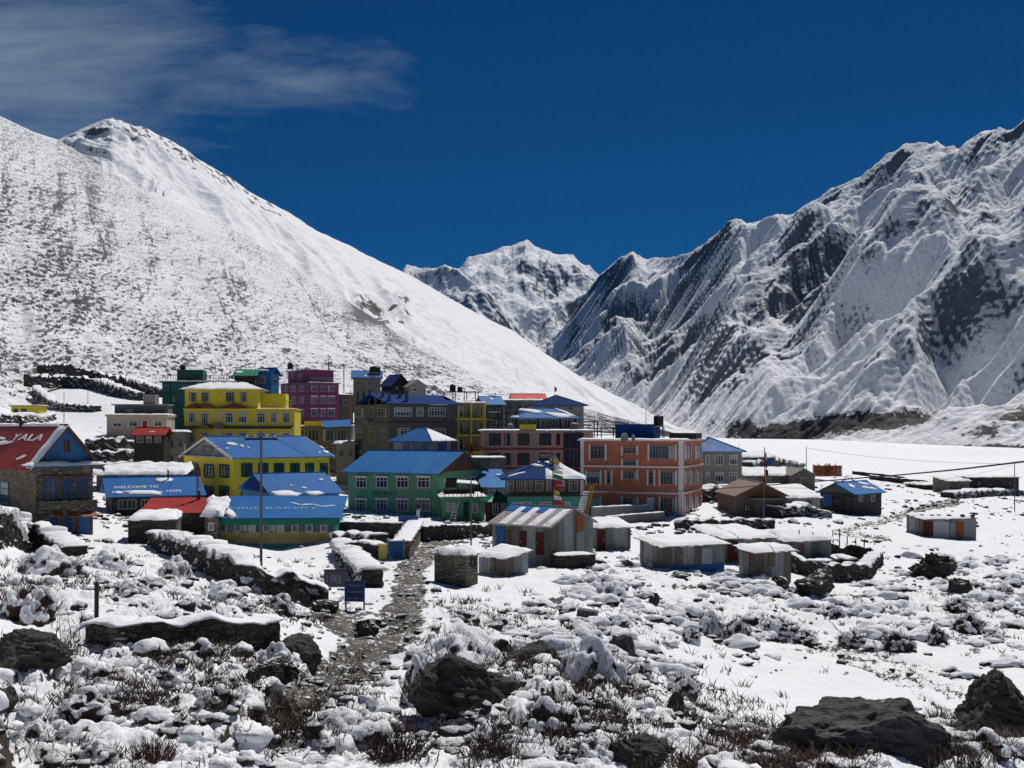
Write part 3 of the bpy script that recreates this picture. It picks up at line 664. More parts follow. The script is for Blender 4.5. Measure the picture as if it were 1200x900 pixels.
M = dict(
 scrub=shrub_mat(),
 snow=snow_mat(), glass=glass_mat(), glass_blue=glass_mat('blue_window_glass', (.012, .028, .05)), glass_grey=glass_mat('grey_window_glass', (.05, .052, .052)), cloth_drab=plain('drab_cloth', (.20, .14, .11)),
 yellow=paint_mat('yellow_paint', (.68, .56, .030)), yellow2=paint_mat('warm_yellow_paint', (.72, .60, .030), streak=.15), cream=paint_mat('cream_paint', (.62, .50, .16)),
 green=paint_mat('green_paint', (.11, .31, .17)), dgreen=paint_mat('dark_green_paint', (.010, .070, .058)), teal=paint_mat('teal_paint', (.03, .27, .22)),
 purple=paint_mat('purple_paint', (.165, .033, .105)), orange=paint_mat('terracotta_paint', (.46, .14, .078)), pink=paint_mat('dusty_pink_paint', (.42, .25, .22)),
 beige=paint_mat('beige_paint', (.42, .34, .27)), greygreen=paint_mat('grey_green_render', (.27, .28, .23)), cement=paint_mat('bare_cement', (.115, .110, .10), streak=.45, var=.5),
 cement2=paint_mat('pale_cement', (.25, .245, .235), streak=.4, var=.4), white=paint_mat('white_trim', (.68, .66, .62), streak=.1), blue_wall=paint_mat('blue_painted_wall', (.03, .16, .36)),
 brown=paint_mat('brown_wall', (.09, .065, .045), streak=.5), redtrim=paint_mat('dark_red_trim', (.20, .035, .025)), browntrim=paint_mat('brown_trim', (.22, .16, .13)),
 blue=tin_mat('blue_tin_roof', (.006, .115, .36), .02, .6, metal=.05), blue_y=tin_mat('blue_tin_roof_across', (.006, .115, .36), .02, .6, 1, metal=.05), navy=tin_mat('dark_blue_tin', (.004, .038, .17), .03, .9, metal=0.), sky=tin_mat('bright_blue_tin', (.010, .15, .42), .02, .6, metal=.05),
 sky_y=tin_mat('bright_blue_tin_across', (.010, .15, .42), .02, .6, 1, metal=.05), red=tin_mat('red_tin_roof', (.36, .030, .022), .05, .5), red_y=tin_mat('red_tin_roof_across', (.36, .030, .022), .05, .5, 1),
 greentin=tin_mat('green_tin', (.012, .16, .10), .03, .5), greytin=tin_mat('grey_tin', (.28, .285, .28), .25, .6), greytin_y=tin_mat('grey_tin_across', (.34, .335, .32), .35, .5, 1),
 orangetin=tin_mat('rusty_orange_tin', (.32, .09, .04), .3, .6), sheets=sheet_mat('old_metal_sheets', 0), sheets_y=sheet_mat('old_metal_sheets_side', 1),
 stone=stone_mat('house_stone', (.15, .13, .10), (.33, .29, .23), 2.5), stone_dk=stone_mat('dark_dry_stone', (.035, .033, .030), (.13, .125, .115), 2.4), drystone=stone_mat('dry_stone_wall', (.040, .036, .031), (.12, .11, .095), 2.8, (.012, .011, .010), .35),
 brick=stone_mat('tan_stone_blocks', (.16, .14, .10), (.30, .27, .20), 2.6), rock=rock_mat('boulder_rock', (.020, .020, .019), (.12, .115, .10), 1.33), rock_sn=rock_mat('snowy_rock', (.022, .022, .021), (.075, .072, .065), .98),
 rock_slate=rock_mat('slate_boulder', (.035, .037, .038), (.15, .155, .155), 1.26, 3.), rubble=rock_mat('rubble_rock', (.022, .021, .020), (.085, .08, .07), .50),
 wood=wood_mat('grey_wood', (.19, .15, .11)), brownwood=wood_mat('brown_wood', (.16, .075, .04)), door_red=wood_mat('dark_red_door', (.11, .022, .018)), blue_door=paint_mat('blue_door_paint', (.015, .09, .27)),
 teal_frame=plain('teal_window_frame', (.02, .20, .24)), blue_frame=plain('blue_window_frame', (.02, .10, .33)), green_frame=plain('dark_green_frame', (.012, .075, .065)), white_frame=plain('white_window_frame', (.66, .64, .62), var=.2),
 grey_frame=plain('grey_window_frame', (.33, .31, .29)), dark=plain('black_plastic', (.012, .012, .013), .4), darkwood=plain('dark_wood', (.035, .027, .022)), metal=plain('galvanised_metal', (.30, .31, .32), .45, .6),
 pole=plain('weathered_pole', (.13, .125, .115)), twig=plain('bare_twigs', (.055, .034, .026)), twig_red=plain('red_brown_twigs', (.085, .030, .022)), grass=plain('dead_grass', (.15, .11, .065)), cable=plain('black_cable', (.010, .010, .011), .5),
 signblue=plain('blue_sign_face', (.015, .035, .17), .5), signgrey=plain('grey_sign_face', (.085, .09, .11), .6), letter_white=plain('white_lettering', (.72, .72, .72), .6, 0, .1), letter_dk=plain('dark_lettering', (.03, .03, .035), .6), letter_y=plain('yellow_lettering', (.50, .36, .01), .6), letter_teal=plain('pale_green_lettering', (.20, .42, .36), .6),
 letter_grey=plain('faded_grey_lettering', (.27, .28, .32), .6), curtain=plain('pale_curtain', (.42, .46, .45)), cloth_red=plain('red_cloth', (.34, .03, .03)), cloth_blue=plain('blue_cloth', (.02, .06, .25)), cloth_white=plain('white_cloth', (.7, .7, .7)), cloth_yellow=plain('yellow_cloth', (.6, .42, .03)), cloth_green=plain('green_cloth', (.03, .2, .06)),
 signtan=plain('tan_sign_face', (.42, .38, .22)), skin=plain('skin', (.30, .16, .10)), coat=plain('dark_coat', (.05, .05, .06)), ladder=plain('yellow_ladder', (.42, .24, .03)), tank_grey=plain('grey_tank', (.10, .11, .11)),
)

# ------------------------------------------------------------------ a building set out from its nearest corner
class House:
    def __init__(s, name, label, cat, pxL, pxC, pxR, d, theta, ybase, yeave, wall, D=None, W=None, group=None, sink=1.2, body=True):
        th_ = R(theta); s.th = th_; s.d = d; s.C = P(pxC, ybase, d)
        c, n = math.cos(th_), math.sin(th_); Cx, Cy = s.C.x, s.C.y
        tR = (pxR - 600) / F; tL = (pxL - 600) / F
        s.W = W if W else (tR * Cy - Cx) / (c - tR * n)
        s.D = D if D else (Cx - tL * Cy) / (n + tL * c)
        s.H = (ybase - yeave) / F * d
        s.u = Vector((c, n, 0)); s.w = Vector((-n, c, 0)); s.name = name
        s.root = thing(name, label, cat, s.C, th_, group)
        s.wallm = wall; s.planes = {}; s.sink = sink
        s.walls = None
        if body: s.walls = MB().box(0, 0, -sink, s.W, s.D, s.H)
    def finish(s):
        s.body = s.walls.build('wall', s.wallm, s.root); return s.body
    def ray(s, px, py, p0, n):
        """photo pixel on a plane given in the house's own frame"""
        dr = Vector(((px - 600) / F, 1, (HY - py) / F)); k = Matrix.Rotation(-s.th, 3, 'Z')
        o = k @ (-s.C); dd = k @ dr; n = Vector(n)
        t = (Vector(p0) - o).dot(n) / dd.dot(n); return o + dd * t
    def onR(s, px, py, off=0): q = s.ray(px, py, (0, off, 0), (0, -1, 0)); return q.x, q.z
    def onL(s, px, py, off=0): q = s.ray(px, py, (off, 0, 0), (-1, 0, 0)); return q.y, q.z
    def panel(s, wall, a0, z0, a1, z1, o0, o1, mb):
        """box on a wall between offsets o0..o1 out of the face"""
        if wall == 'R': mb.box(a0, -o1, z0, a1, -o0, z1)
        else: mb.box(-o1, a0, z0, -o0, a1, z1)
    def rect(s, wall, r):
        x0, y0, x1, y1 = r
        f = s.onR if wall == 'R' else s.onL
        a0, zt = f(x0, (y0 + y1) / 2); a1, _ = f(x1, (y0 + y1) / 2); am = (x0 + x1) / 2
        _, zt = f(am, y0); _, zb = f(am, y1)
        if a0 > a1: a0, a1 = a1, a0
        return a0, zb, a1, zt
    def window(s, wall, r, frame='white_frame', n=2, trans=True, glass='glass', fw=.09, lintel=None, sill=None, name='window', surround=None, bars=0, out=0.):
        a0, z0, a1, z1 = s.rect(wall, r)
        fr = MB(); t = fw; e = .07 + out
        for q in ((a0, z0, a1, z0 + t), (a0, z1 - t, a1, z1)): s.panel(wall, *q, out - .02, e, fr)
        for q in ((a0, z0 + t, a0 + t, z1 - t), (a1 - t, z0 + t, a1, z1 - t)): s.panel(wall, *q, out - .02, e, fr)
        for i in range(1, n):
            x = a0 + (a1 - a0) * i / n; s.panel(wall, x - t * .35, z0 + t, x + t * .35, z1 - t, out - .02, e - .012, fr)
        if trans:
            z = z0 + (z1 - z0) * .68; s.panel(wall, a0 + t, z - t * .3, a1 - t, z + t * .3, out - .02, e - .018, fr)
        o = fr.build(name, M[frame], s.root)
        if glass == 'glass': glass = rnd.choice(('glass', 'glass', 'glass_grey', 'glass_blue'))
        g = MB(); s.panel(wall, a0 + t * .6, z0 + t * .6, a1 - t * .6, z1 - t * .6, out - .01, out + .022, g); g.build('pane', M[glass], o)
        if z1 - z0 > .7 and rnd.random() < .45:
            q = MB(); cw = (a1 - a0) * rnd.uniform(.10, .24)
            if rnd.random() < .7: s.panel(wall, a0 + t, z0 + t, a0 + t + cw, z1 - t, out + .023, out + .034, q)
            else: s.panel(wall, a0 + t, z0 + t + (z1 - z0) * rnd.uniform(.3, .55), a1 - t, z1 - t, out + .023, out + .034, q)
            q.build('curtain', M[rnd.choice(('curtain', 'curtain', 'cloth_drab'))], o)
        if lintel:
            q = MB(); s.panel(wall, a0 - .12, z1 + .003, a1 + .12, z1 + .13, out - .02, e + .12, q); q.build('lintel', M[lintel], o)
        if sill:
            q = MB(); s.panel(wall, a0 - .08, z0 - .10, a1 + .08, z0 - .003, out - .02, e + .12, q); q.build('sill', M[sill], o)
        if surround:
            q = MB(); b = .12
            for w_ in ((a0 - b, z0 - b, a1 + b, z0 - .003), (a0 - b, z1 + .003, a1 + b, z1 + b)): s.panel(wall, *w_, out - .02, e - .03, q)
            for w_ in ((a0 - b, z0, a0 - .003, z1), (a1 + .003, z0, a1 + b, z1)): s.panel(wall, *w_, out - .02, e - .03, q)
            q.build('surround', M[surround], o)
        return o
    def windows(s, wall, xs, y0, y1, **k):
        for x0, x1 in xs: s.window(wall, (x0, y0, x1, y1), **k)
    def door(s, wall, r, mat, frame=None, knob=True):
        a0, z0, a1, z1 = s.rect(wall, r); q = MB(); s.panel(wall, a0, z0, a1, z1, -.02, .045, q); o = q.build('door', M[mat], s.root)
        h = MB(); zz = (z0 + z1) / 2 - .05; s.panel(wall, a1 - .16, zz, a1 - .10, zz + .16, .045, .09, h); h.build('handle', M['metal'], o)
        if frame:
            b = .09; q = MB()
            for w_ in ((a0 - b, z1 + .003, a1 + b, z1 + b), (a0 - b, z0, a0 - .003, z1), (a1 + .003, z0, a1 + b, z1)): s.panel(wall, *w_, -.02, .07, q)
            q.build('door_frame', M[frame], o)
        return o
    def band(s, py, h=.18, mat='white', out=.10, name='floor_band', z=None):
        z = s.onR(*((s.pxmid(), py)))[1] if z is None else z
        q = MB(); q.box(-out, -out, z - h / 2, s.W + out, -.0, z + h / 2); q.box(-out, 0, z - h / 2, 0, s.D + .0, z + h / 2); q.box(s.W, 0, z - h / 2, s.W + out, s.D, z + h / 2)
        return q.build(name, M[mat], s.root)
    def pxmid(s): return 600 + F * s.C.x / s.C.y
    # ---- roofs
    def gable(s, axis, rise, mat, over=.45, side=.45, thick=.09, gable_mat=None, trim=None, name='roof'):
        """axis: the direction of the ridge ('x' along wall R, 'y' along wall L)"""
        W, D, H = (s.W, s.D, s.H)
        def T(a, b, z): return (a, b, z) if axis == 'x' else (b, a, z)
        L, S = (W, D) if axis == 'x' else (D, W)
        sl = rise / (S / 2)
        g = MB() if gable_mat else s.walls
        g.add([T(0, 0.002, H), T(0, S - .002, H), T(0, S / 2, H + rise - .01), T(L, 0.002, H), T(L, S - .002, H), T(L, S / 2, H + rise - .01)], [(0, 1, 2), (3, 5, 4), (0, 2, 5, 3), (1, 4, 5, 2), (0, 3, 4, 1)])
        if gable_mat: s.gab = g.build('gable', M[gable_mat], s.root)
        rf = MB(); ez = H - sl * over
        for sg in (0, 1):
            e = -over if sg == 0 else S + over
            n = Vector(T(0, -rise if sg == 0 else rise, S / 2)).normalized()
            rf.slab([T(-side, e, ez + .02), T(L + side, e, ez + .02), T(L + side, S / 2, H + rise + .02), T(-side, S / 2, H + rise + .02)], n, thick)
            s.planes[sg] = (Vector(T(0, S / 2, H + rise + .02)) + n * thick, n)
        s.roof = rf.build(name, M[mat], s.root)
        if trim:
            for a in (-side - .05, L + side):
                for e in (-over, S + over):
                    q = MB(); q.slab([T(a, e, ez - .16), T(a, e, ez + .13), T(a, S / 2, H + rise + .13), T(a, S / 2, H + rise - .16)], Vector(T(1, 0, 0)), .05)
                    q.build('barge_board', M[trim], s.roof)
        rc = MB(); rc.tube([T(-side - .01, S / 2, H + rise + .10), T(L + side + .01, S / 2, H + rise + .10)], .10, 6); rc.build('ridge_cap', M[mat], s.roof)
        s.eave_z = ez; return s.roof
    def hip(s, rise, inset, mat, over=.5, thick=.08):
        W, D, H = s.W, s.D, s.H; o = over; sl = rise / min(W / 2, D / 2); ez = H - .1
        if W >= D: r0, r1 = (inset, D / 2, H + rise), (W - inset, D / 2, H + rise)
        else: r0, r1 = (W / 2, inset, H + rise), (W / 2, D - inset, H + rise)
        c = [(-o, -o, ez), (W + o, -o, ez), (W + o, D + o, ez), (-o, D + o, ez)]
        rf = MB(); v = c + [r0, r1]
        if W >= D: fs = [(0, 1, 5, 4), (1, 2, 5), (2, 3, 4, 5), (3, 0, 4)]
        else: fs = [(0, 1, 4), (1, 2, 5, 4), (2, 3, 5), (3, 0, 4, 5)]
        lo = [(a, b, z - thick) for a, b, z in c]
        rf.add(v + lo, fs + [(6, 7, 1, 0), (7, 8, 2, 1), (8, 9, 3, 2), (9, 6, 0, 3), (9, 8, 7, 6)])
        V_ = [Vector(q) for q in v]
        for k, f in enumerate(fs):
            n = (V_[f[1]] - V_[f[0]]).cross(V_[f[2]] - V_[f[0]]).normalized(); n = n if n.z > 0 else -n; s.planes[k] = (V_[f[0]], n)
        s.roof = rf.build('roof', M[mat], s.root)
        q = MB()
        for a, b in ((0, 4 if W >= D else 4), (1, 5 if W >= D else 4), (4, 5)): q.tube([V_[a], V_[b]], .07, 5)
        q.build('ridge_cap', M[mat], s.roof)
        return s.roof
    def flat(s, mat='cement2', over=.25, thick=.16, snow=.10, par=0.):
        W, D, H = s.W, s.D, s.H; o = over
        q = MB().box(-o, -o, H, W + o, D + o, H + thick)
        if par:
            for b in ((-o, -o, W + o, -o + .15), (-o, D + o - .15, W + o, D + o), (-o, -o + .15, -o + .15, D + o - .15), (W + o - .15, -o + .15, W + o, D + o - .15)): q.box(b[0], b[1], H + thick, b[2], b[3], H + thick + par)
        s.roof = q.build('roof', M[mat], s.root); s.top = H + thick
        if snow: s.snow_quad([(-o + .03, -o + .03, H + thick), (W + o - .03, -o + .03, H + thick), (W + o - .03, D + o - .03, H + thick), (-o + .03, D + o - .03, H + thick)], snow)
        return s.roof
    def shed(s, drop, mat, axis='y', over=.3, thick=.06, snow=0., name='roof', edge=.25):
        """single slope: rises by drop from wall R (axis y) or from wall L (axis x) to the far side"""
        W, D, H = s.W, s.D, s.H; o = over
        if axis == 'y': z = lambda x, y: H + drop * y / D
        else: z = lambda x, y: H + drop * x / W
        c = [(-o, -o), (W + o, -o), (W + o, D + o), (-o, D + o)]; pts = [(a, b, z(a, b) + .02) for a, b in c]
        n = Vector((0, -drop, D) if axis == 'y' else (-drop, 0, W)).normalized()
        s.roof = MB().slab(pts, n, thick).build(name, M[mat], s.root); s.planes[0] = (Vector(pts[0]) + n * thick, n)
        w = s.walls; e = .001
        top = [(0, 0), (W, 0), (W, D), (0, D)]
        w.add([(a, b, H - .02) for a, b in top] + [(a, b, z(a, b) + .01) for a, b in top], [(0, 3, 2, 1), (4, 5, 6, 7), (0, 1, 5, 4), (1, 2, 6, 5), (2, 3, 7, 6), (3, 0, 4, 7)])
        if snow: s.snow_quad([Vector(p_) + n * thick for p_ in pts], snow, edge=edge)
        return s.roof
    # ---- snow lying on a roof
    def snow_quad(s, c, t, edge=.25, parent=None, nx_=26, ny_=14, name='snow', hang=.12):
        c = [Vector(q) for q in c]; n = (c[1] - c[0]).cross(c[3] - c[0]).normalized(); n = n if n.z > 0 else -n
        L1 = (c[1] - c[0]).length; L2 = (c[3] - c[0]).length; nx_ = int(min(60, max(8, L1 / .3))); ny_ = int(min(40, max(6, L2 / .3)))
        v = []; f = []; sd_ = rnd.random() * 50
        for j in range(ny_ + 1):
            for i in range(nx_ + 1):
                a = i / nx_; b = j / ny_
                ea = min(a, 1 - a) * L1; eb = min(b, 1 - b) * L2; e = min(ea, eb)
                wob = (fbm(np.array(a * L1 * .8 + sd_), np.array(b * L2 * .8), 3) * 1.0)
                jx = (wob * edge * .5 if 0 < 1 else 0)
                q = c[0] * (1 - a) * (1 - b) + c[1] * a * (1 - b) + c[2] * a * b + c[3] * (1 - a) * b
                if e == 0:
                    ctr = (c[0] + c[1] + c[2] + c[3]) / 4; dd = (q - ctr); dd = dd.normalized() if dd.length else dd
                    q = q + dd * (hang * .3 + (.30 if L2 > 1.5 else hang) * float(fbm(np.array(a * L1 * 1.9 + sd_), np.array(b * L2 * 1.9), 3)) * 1.3)
                h = t * (1 - math.exp(-e / .10)) * max(.15, 1 + 1.1 * float(wob)) + .012 - (.05 if e == 0 else 0)
                v.append(q + n * h)
        for j in range(ny_):
            for i in range(nx_): k = j * (nx_ + 1) + i; f.append((k, k + 1, k + nx_ + 2, k + nx_ + 1))
        # underside
        m_ = MB(); m_.add(v, f); b0 = [c_ + n * .004 for c_ in c]; m_.add(b0, [(0, 3, 2, 1)])
        return m_.build(name, M['snow'], parent or s.roof, True)
    def blob(s, plane, px, py, rx, ry, rot=0., t=.10, name='snow_patch', sq=1.):
        p0, n = s.planes[plane]; k = 22; o = rnd.random() * 90; ring = []; ring2 = []
        for i in range(k):
            a = 2 * math.pi * i / k; w = 1 + .55 * float(fbm(np.array(math.cos(a) * 1.4 + o), np.array(math.sin(a) * 1.4), 3))
            ca, sa = math.cos(a), math.sin(a); x, y = rx * w * abs(ca) ** sq * (1 if ca > 0 else -1), ry * w * abs(sa) ** sq * (1 if sa > 0 else -1)
            X_, Y_ = px + x * math.cos(rot) - y * math.sin(rot), py + x * math.sin(rot) + y * math.cos(rot)
            q = s.ray(X_, Y_, p0, n); ring.append(q + n * .006)
        ctr = sum(ring, Vector()) / k
        v = ring + [ctr + (q - ctr) * .82 + n * t * .8 for q in ring] + [ctr + n * t]
        f = [(i, (i + 1) % k, (i + 1) % k + k, i + k) for i in range(k)] + [(i + k, (i + 1) % k + k, 2 * k) for i in range(k)]
        m_ = MB().add(v, f + [tuple(range(k))[::-1]]); return m_.build(name, M['snow'], s.roof, True)
    def text(s, body, plane_or_wall, px0, py0, px1, mat, parent=None, ext=.03, hgt=None, name='lettering', shear=0.):
        """lettering on a roof plane or a wall: from (px0,py0) = lower left to px1 at the right"""
        if isinstance(plane_or_wall, int):
            p0, n = s.planes[plane_or_wall]; q0 = s.ray(px0, py0, p0, n); q1 = s.ray(px1, py0, p0, n)
        else:
            n = Vector((0, -1, 0)) if plane_or_wall == 'R' else Vector((-1, 0, 0)); p0 = n * .012
            q0 = s.ray(px0, py0, p0, n); q1 = s.ray(px1, py0, p0, n)
        cu = bpy.data.curves.new('t', 'FONT'); cu.body = body; cu.extrude = ext / 2; cu.size = 1
        to = bpy.data.objects.new('t', cu); col.objects.link(to)
        me = bpy.data.meshes.new_from_object(to.evaluated_get(bpy.context.evaluated_depsgraph_get()))
        bpy.data.objects.remove(to); bpy.data.curves.remove(cu)
        xs = [v.co.x for v in me.vertices]; wd = max(xs) - min(xs)
        ex = (q1 - q0).normalized() if isinstance(plane_or_wall, int) is False else None
        if ex is None:
            hz = Vector((0, 0, 1)).cross(n); ex = hz.normalized() if hz.length > .05 else (q1 - q0).normalized()
            if ex.dot(q1 - q0) < 0: ex = -ex
        ey = n.cross(ex).normalized(); sc1 = abs((q1 - q0).dot(ex)) / wd; sc2 = sc1 if hgt is None else hgt
        mn = min(xs)
        for v in me.vertices:
            a, b, c_ = v.co; v.co = q0 + ex * ((a - mn) * sc1) + ey * (b * sc2) + n * (c_ + ext / 2)
        me.materials.append(M[mat]); o = bpy.data.objects.new(name, me); col.objects.link(o); o.parent = parent or s.root; return o
def free_text(body, size, mat, parent, loc, ext=.01, width=None, name='lettering'):
    cu = bpy.data.curves.new('t', 'FONT'); cu.body = body; cu.extrude = ext / 2; cu.size = size; cu.align_x = 'CENTER'; cu.align_y = 'CENTER'
    to = bpy.data.objects.new('t', cu); col.objects.link(to)
    me = bpy.data.meshes.new_from_object(to.evaluated_get(bpy.context.evaluated_depsgraph_get()))
    bpy.data.objects.remove(to); bpy.data.curves.remove(cu)
    xs = [v.co.x for v in me.vertices]; k = width / (max(xs) - min(xs)) if width else 1
    for v in me.vertices:
        a, b, c_ = v.co; v.co = Vector(loc) + Vector((a * k, -c_, b))
    me.materials.append(M[mat]); o = bpy.data.objects.new(name, me); col.objects.link(o); o.parent = parent; return o

# ------------------------------------------------------------------ the village
# stone lodge at the left edge
h = House('stone_lodge', 'stone lodge with a red tin roof and blue gable, at the left edge', 'lodge', -75, 42, 109, 70, 38, 632, 540, M['stone'])
h.gable('y', 2.15, 'red_y', .55, .55, gable_mat='blue_wall', trim='brownwood'); h.finish()
h.windows('R', [(52, 66), (74, 83), (90, 103)], 560, 588, frame='blue_frame', n=2, lintel='redtrim', sill='blue_frame', fw=.09)
h.window('R', (75, 516, 82, 530), frame='brownwood', n=1, trans=True)
h.windows('R', [(58, 68)], 606, 622, frame='blue_frame'); h.windows('R', [(75, 85)], 605, 622, frame='blue_frame'); h.door('R', (91, 603, 105, 630), 'blue_door', 'brownwood')
h.windows('L', [(-8, 11)], 563, 590, frame='teal_frame', n=2, fw=.13)
q = MB(); z = h.onR(70, 594)[1]; q.box(-.05, -.75, z - .10, h.W + .05, -.001, z); q.box(-.05, -.75, z, h.W + .05, -.65, z + .42); q.build('balcony', M['brick'], h.root)
for x0, x1 in ((57, 69), (74, 86), (90, 107)):
    a0, _ = h.onR(x0, 600); a1, _ = h.onR(x1, 600); q = MB(); z = h.onR(x0, 597)[1]
    q.slab([(a0, -1.15, z - .42), (a1, -1.15, z - .42), (a1, -.76, z - .12), (a0, -.76, z - .12)], (0, -.6, .8), .05); q.build('awning', M['orangetin'], h.root)
q = MB().box(-.55, -.62, h.H - .40, h.W + .55, -.02, h.H - .28); cn = q.build('canopy', M['blue_wall'], h.root)
h.snow_quad([(-.9, -.8, h.H - .27), (h.W + .7, -.8, h.H - .27), (h.W + .7, -.10, h.H - .22), (-.9, -.10, h.H - .22)], .20, .3, cn)
p0, n0 = h.planes[0]
sl = 2.15 / (h.W / 2)
h.snow_quad([(-.52, -.75, h.eave_z + .12), (-.52, .55, h.eave_z + .12), (h.W / 2, .55, h.H + 2.28), (h.W / 2, -.75, h.H + 2.28)], .16, .25)
h.snow_quad([(h.W / 2 - .15, .3, h.H + 2.22), (h.W / 2 + .3, .3, h.H + 2.20), (h.W / 2 + .3, h.D + .4, h.H + 2.20), (h.W / 2 - .15, h.D + .4, h.H + 2.22)], .18, .3)
h.text('YALA', 0, 12, 515.5, 49, 'snow', h.roof, .03, .80)
h.blob(0, 5, 519, 10, 1.6, -.12); h.blob(0, 26, 536, 7, .8, -.4); h.blob(0, 3, 514, 3, 1.4)
q = MB(); c_ = h.ray(25, 500, *h.planes[0]); q.tube([c_ + Vector((0, 0, -.3)), c_ + Vector((0, 0, .45))], .16, 8); q.tube([c_ + Vector((0, 0, .45)), c_ + Vector((0, 0, .6))], [.26, .10], 8); q.build('chimney', M['dark'], h.roof)

# blue roofed house with white roof lettering behind it
h = House('stone_house', 'low stone house with a blue roof that has white lettering, right of the stone lodge', 'house', 100, 131, 234, 92, 24, 607, 581, M['stone_dk'], D=7)
h.gable('x', 1.25, 'blue', .5, .5, gable_mat='cement'); h.finish()
h.windows('R', [(138, 160)], 585, 597, frame='grey_frame', n=4, trans=False); h.windows('R', [(165, 178), (200, 215)], 585, 597, frame='grey_frame', n=3, trans=False); h.windows('L', [(112, 120)], 585, 597, frame='grey_frame', n=3, trans=False)
h.text('WELCOME TO', 0, 133, 572.5, 186, 'letter_white', h.roof, .012, .75); h.text('NEW                      HOPE', 0, 132, 578.3, 214, 'letter_white', h.roof, .02, .72)
h.blob(0, 168, 578, 22, 2.4, 0, .12, sq=.6); h.blob(0, 139, 578, 5, 1.5); h.blob(0, 192, 563, 12, 2.6)
q = MB(); c_ = h.ray(197, 563, *h.planes[0]); q.tube([c_, c_ + Vector((0, 0, .9))], .07, 6); q.build('chimney', M['dark'], h.roof)
h = House('red_roof_shed', 'long low shed under a plain dark red roof, beside the bakery', 'shed', 160, 168, 246, 84, 6, 612, 601, M['stone_dk'], D=4)
h.shed(.72, 'red', 'y', .35); h.finish(); h.door('R', (200, 603, 206, 611), 'brownwood'); h.blob(0, 190, 598.6, 2, .5)
h = House('storage_wall_house', 'square grey stone store with a thick snow cap, below the red shed', 'store', 147, 150, 207, 67, 14, 641, 611, M['stone_dk'], D=6)
h.finish(); h.flat('cement', .1, .08, .22)

# bakery
h = House('bakery', 'long low bakery with a blue roof, green fascia and yellow sign board', 'bakery', 243, 256, 394, 82, 3, 645, 607, M['teal'], D=5.2)
h.shed(1.12, 'blue', 'y', .35, name='roof'); h.finish()
zt = h.onR(300, 614)[1]
q = MB().box(-.3, -.47, h.H - .50, h.W + .32, -.42, h.H - .06); q.build('fascia', M['greentin'], h.root)
xs = np.linspace(258, 392, 17)
for i in range(16): h.window('R', (xs[i], 614.5, xs[i + 1] - .4, 623.5), frame='white_frame' if i % 2 == 0 else 'teal_frame', n=1, trans=False, fw=.06, glass='curtain' if i in (3, 4, 7, 8) else ('glass' if i not in (0, 10, 15) else 'glass'))
a0, z0, a1, z1 = h.rect('R', (258, 623.6, 392, 637)); q = MB(); h.panel('R', a0, z0, a1, z1, -.02, .06, q); sb = q.build('sign_board', M['signtan'], h.root)
tx_ = h.text('Apple Pie Crumble Cake & Coffee Center', 'R', 260, 633, 388, 'letter_y', sb, .02, .95); tx_.location.y = -.08
h.text('DORJE BAKERY', 0, 255, 596.5, 372, 'letter_teal', h.roof, .008, .75)
h.blob(0, 262, 600, 20, 4, .35, .22, sq=.8); h.blob(0, 249, 590, 8, 8, .3, .3)
for (x0, y0, x1, y1) in ((340, 589, 352, 592), (352, 592, 366, 591.3), (366, 591.3, 378, 594), (378, 594, 393, 592.5)):
    h.blob(0, (x0 + x1) / 2, (y0 + y1) / 2, (x1 - x0) / 2 + 1, .55, math.atan2(y1 - y0, x1 - x0), .05)
h = House('bakery_annex', 'small stone lean-to with a teal roof edge at the left end of the bakery', 'annex', 238, 240, 256, 81, 5, 645, 605, M['stone'], D=3.5)
h.shed(.8, 'greentin', 'y', .3, snow=.35); h.finish(); h.window('R', (244, 612, 251, 622), n=2)
h = House('small_blue_roof_house', 'small house with a blue roof, between the bakery and the yellow lodge', 'house', 284, 320, 397, 100, 30, 600, 579, M['blue_wall'])
h.gable('x', 1.55, 'blue', .45, .4, gable_mat='navy'); h.finish(); h.windows('R', [(335, 345), (360, 370)], 581, 590)
h.blob(0, 335, 578.5, 17, 3.2, .05); h.blob(0, 368, 578, 11, 2, .02); h.blob(0, 341, 569.6, 2, .6); h.blob(0, 356, 572.2, 3, .9); h.blob(0, 376, 562.6, 3, .9)

# yellow lodge with blue roof
h = House('yellow_lodge', 'bright yellow two storey lodge with dark green windows and a blue tin roof', 'lodge', 216, 273, 386, 114, 38, 606, 536, M['yellow2'])
h.gable('x', 1.95, 'blue', .55, .35, gable_mat='cement2', trim='white'); h.finish()
k = dict(frame='green_frame', n=3, fw=.20, glass='glass', surround=None)
h.windows('L', [(221.4, 233), (239.4, 251), (257.4, 269)], 544, 560, **k); h.windows('L', [(221.4, 233), (239.4, 251), (257.4, 269)], 569, 585, **k)
h.windows('R', [(282.6, 295.6), (302.4, 314.4), (320.8, 332.8), (339.8, 351.2), (357.6, 368), (374.6, 384)], 543, 559, **k)
h.windows('R', [(282.6, 295.6), (302.4, 314.4), (320.8, 332.8), (339.8, 351.2), (357.6, 368)], 569, 585, **k)
h.window('L', (238, 523, 249, 530), frame='green_frame', n=3, trans=False)
h.snow_quad([(-.5, -.4, h.H - .06), (-.12, -.4, h.H - .06), (-.12, h.D + .3, h.H - .06), (-.5, h.D + .3, h.H - .06)], .12, .3)
h.blob(0, 271, 520.3, 7, 1.7, .1); h.blob(0, 283, 523, 3, 1, .4); h.blob(0, 291, 525, 2, .7, .3); h.blob(0, 382, 530, 4, 1.4, .3); h.blob(0, 374, 530.6, 2, .6); h.blob(0, 377, 524.8, 4, .8, .5); h.blob(0, 266, 526, 2.4, .6)
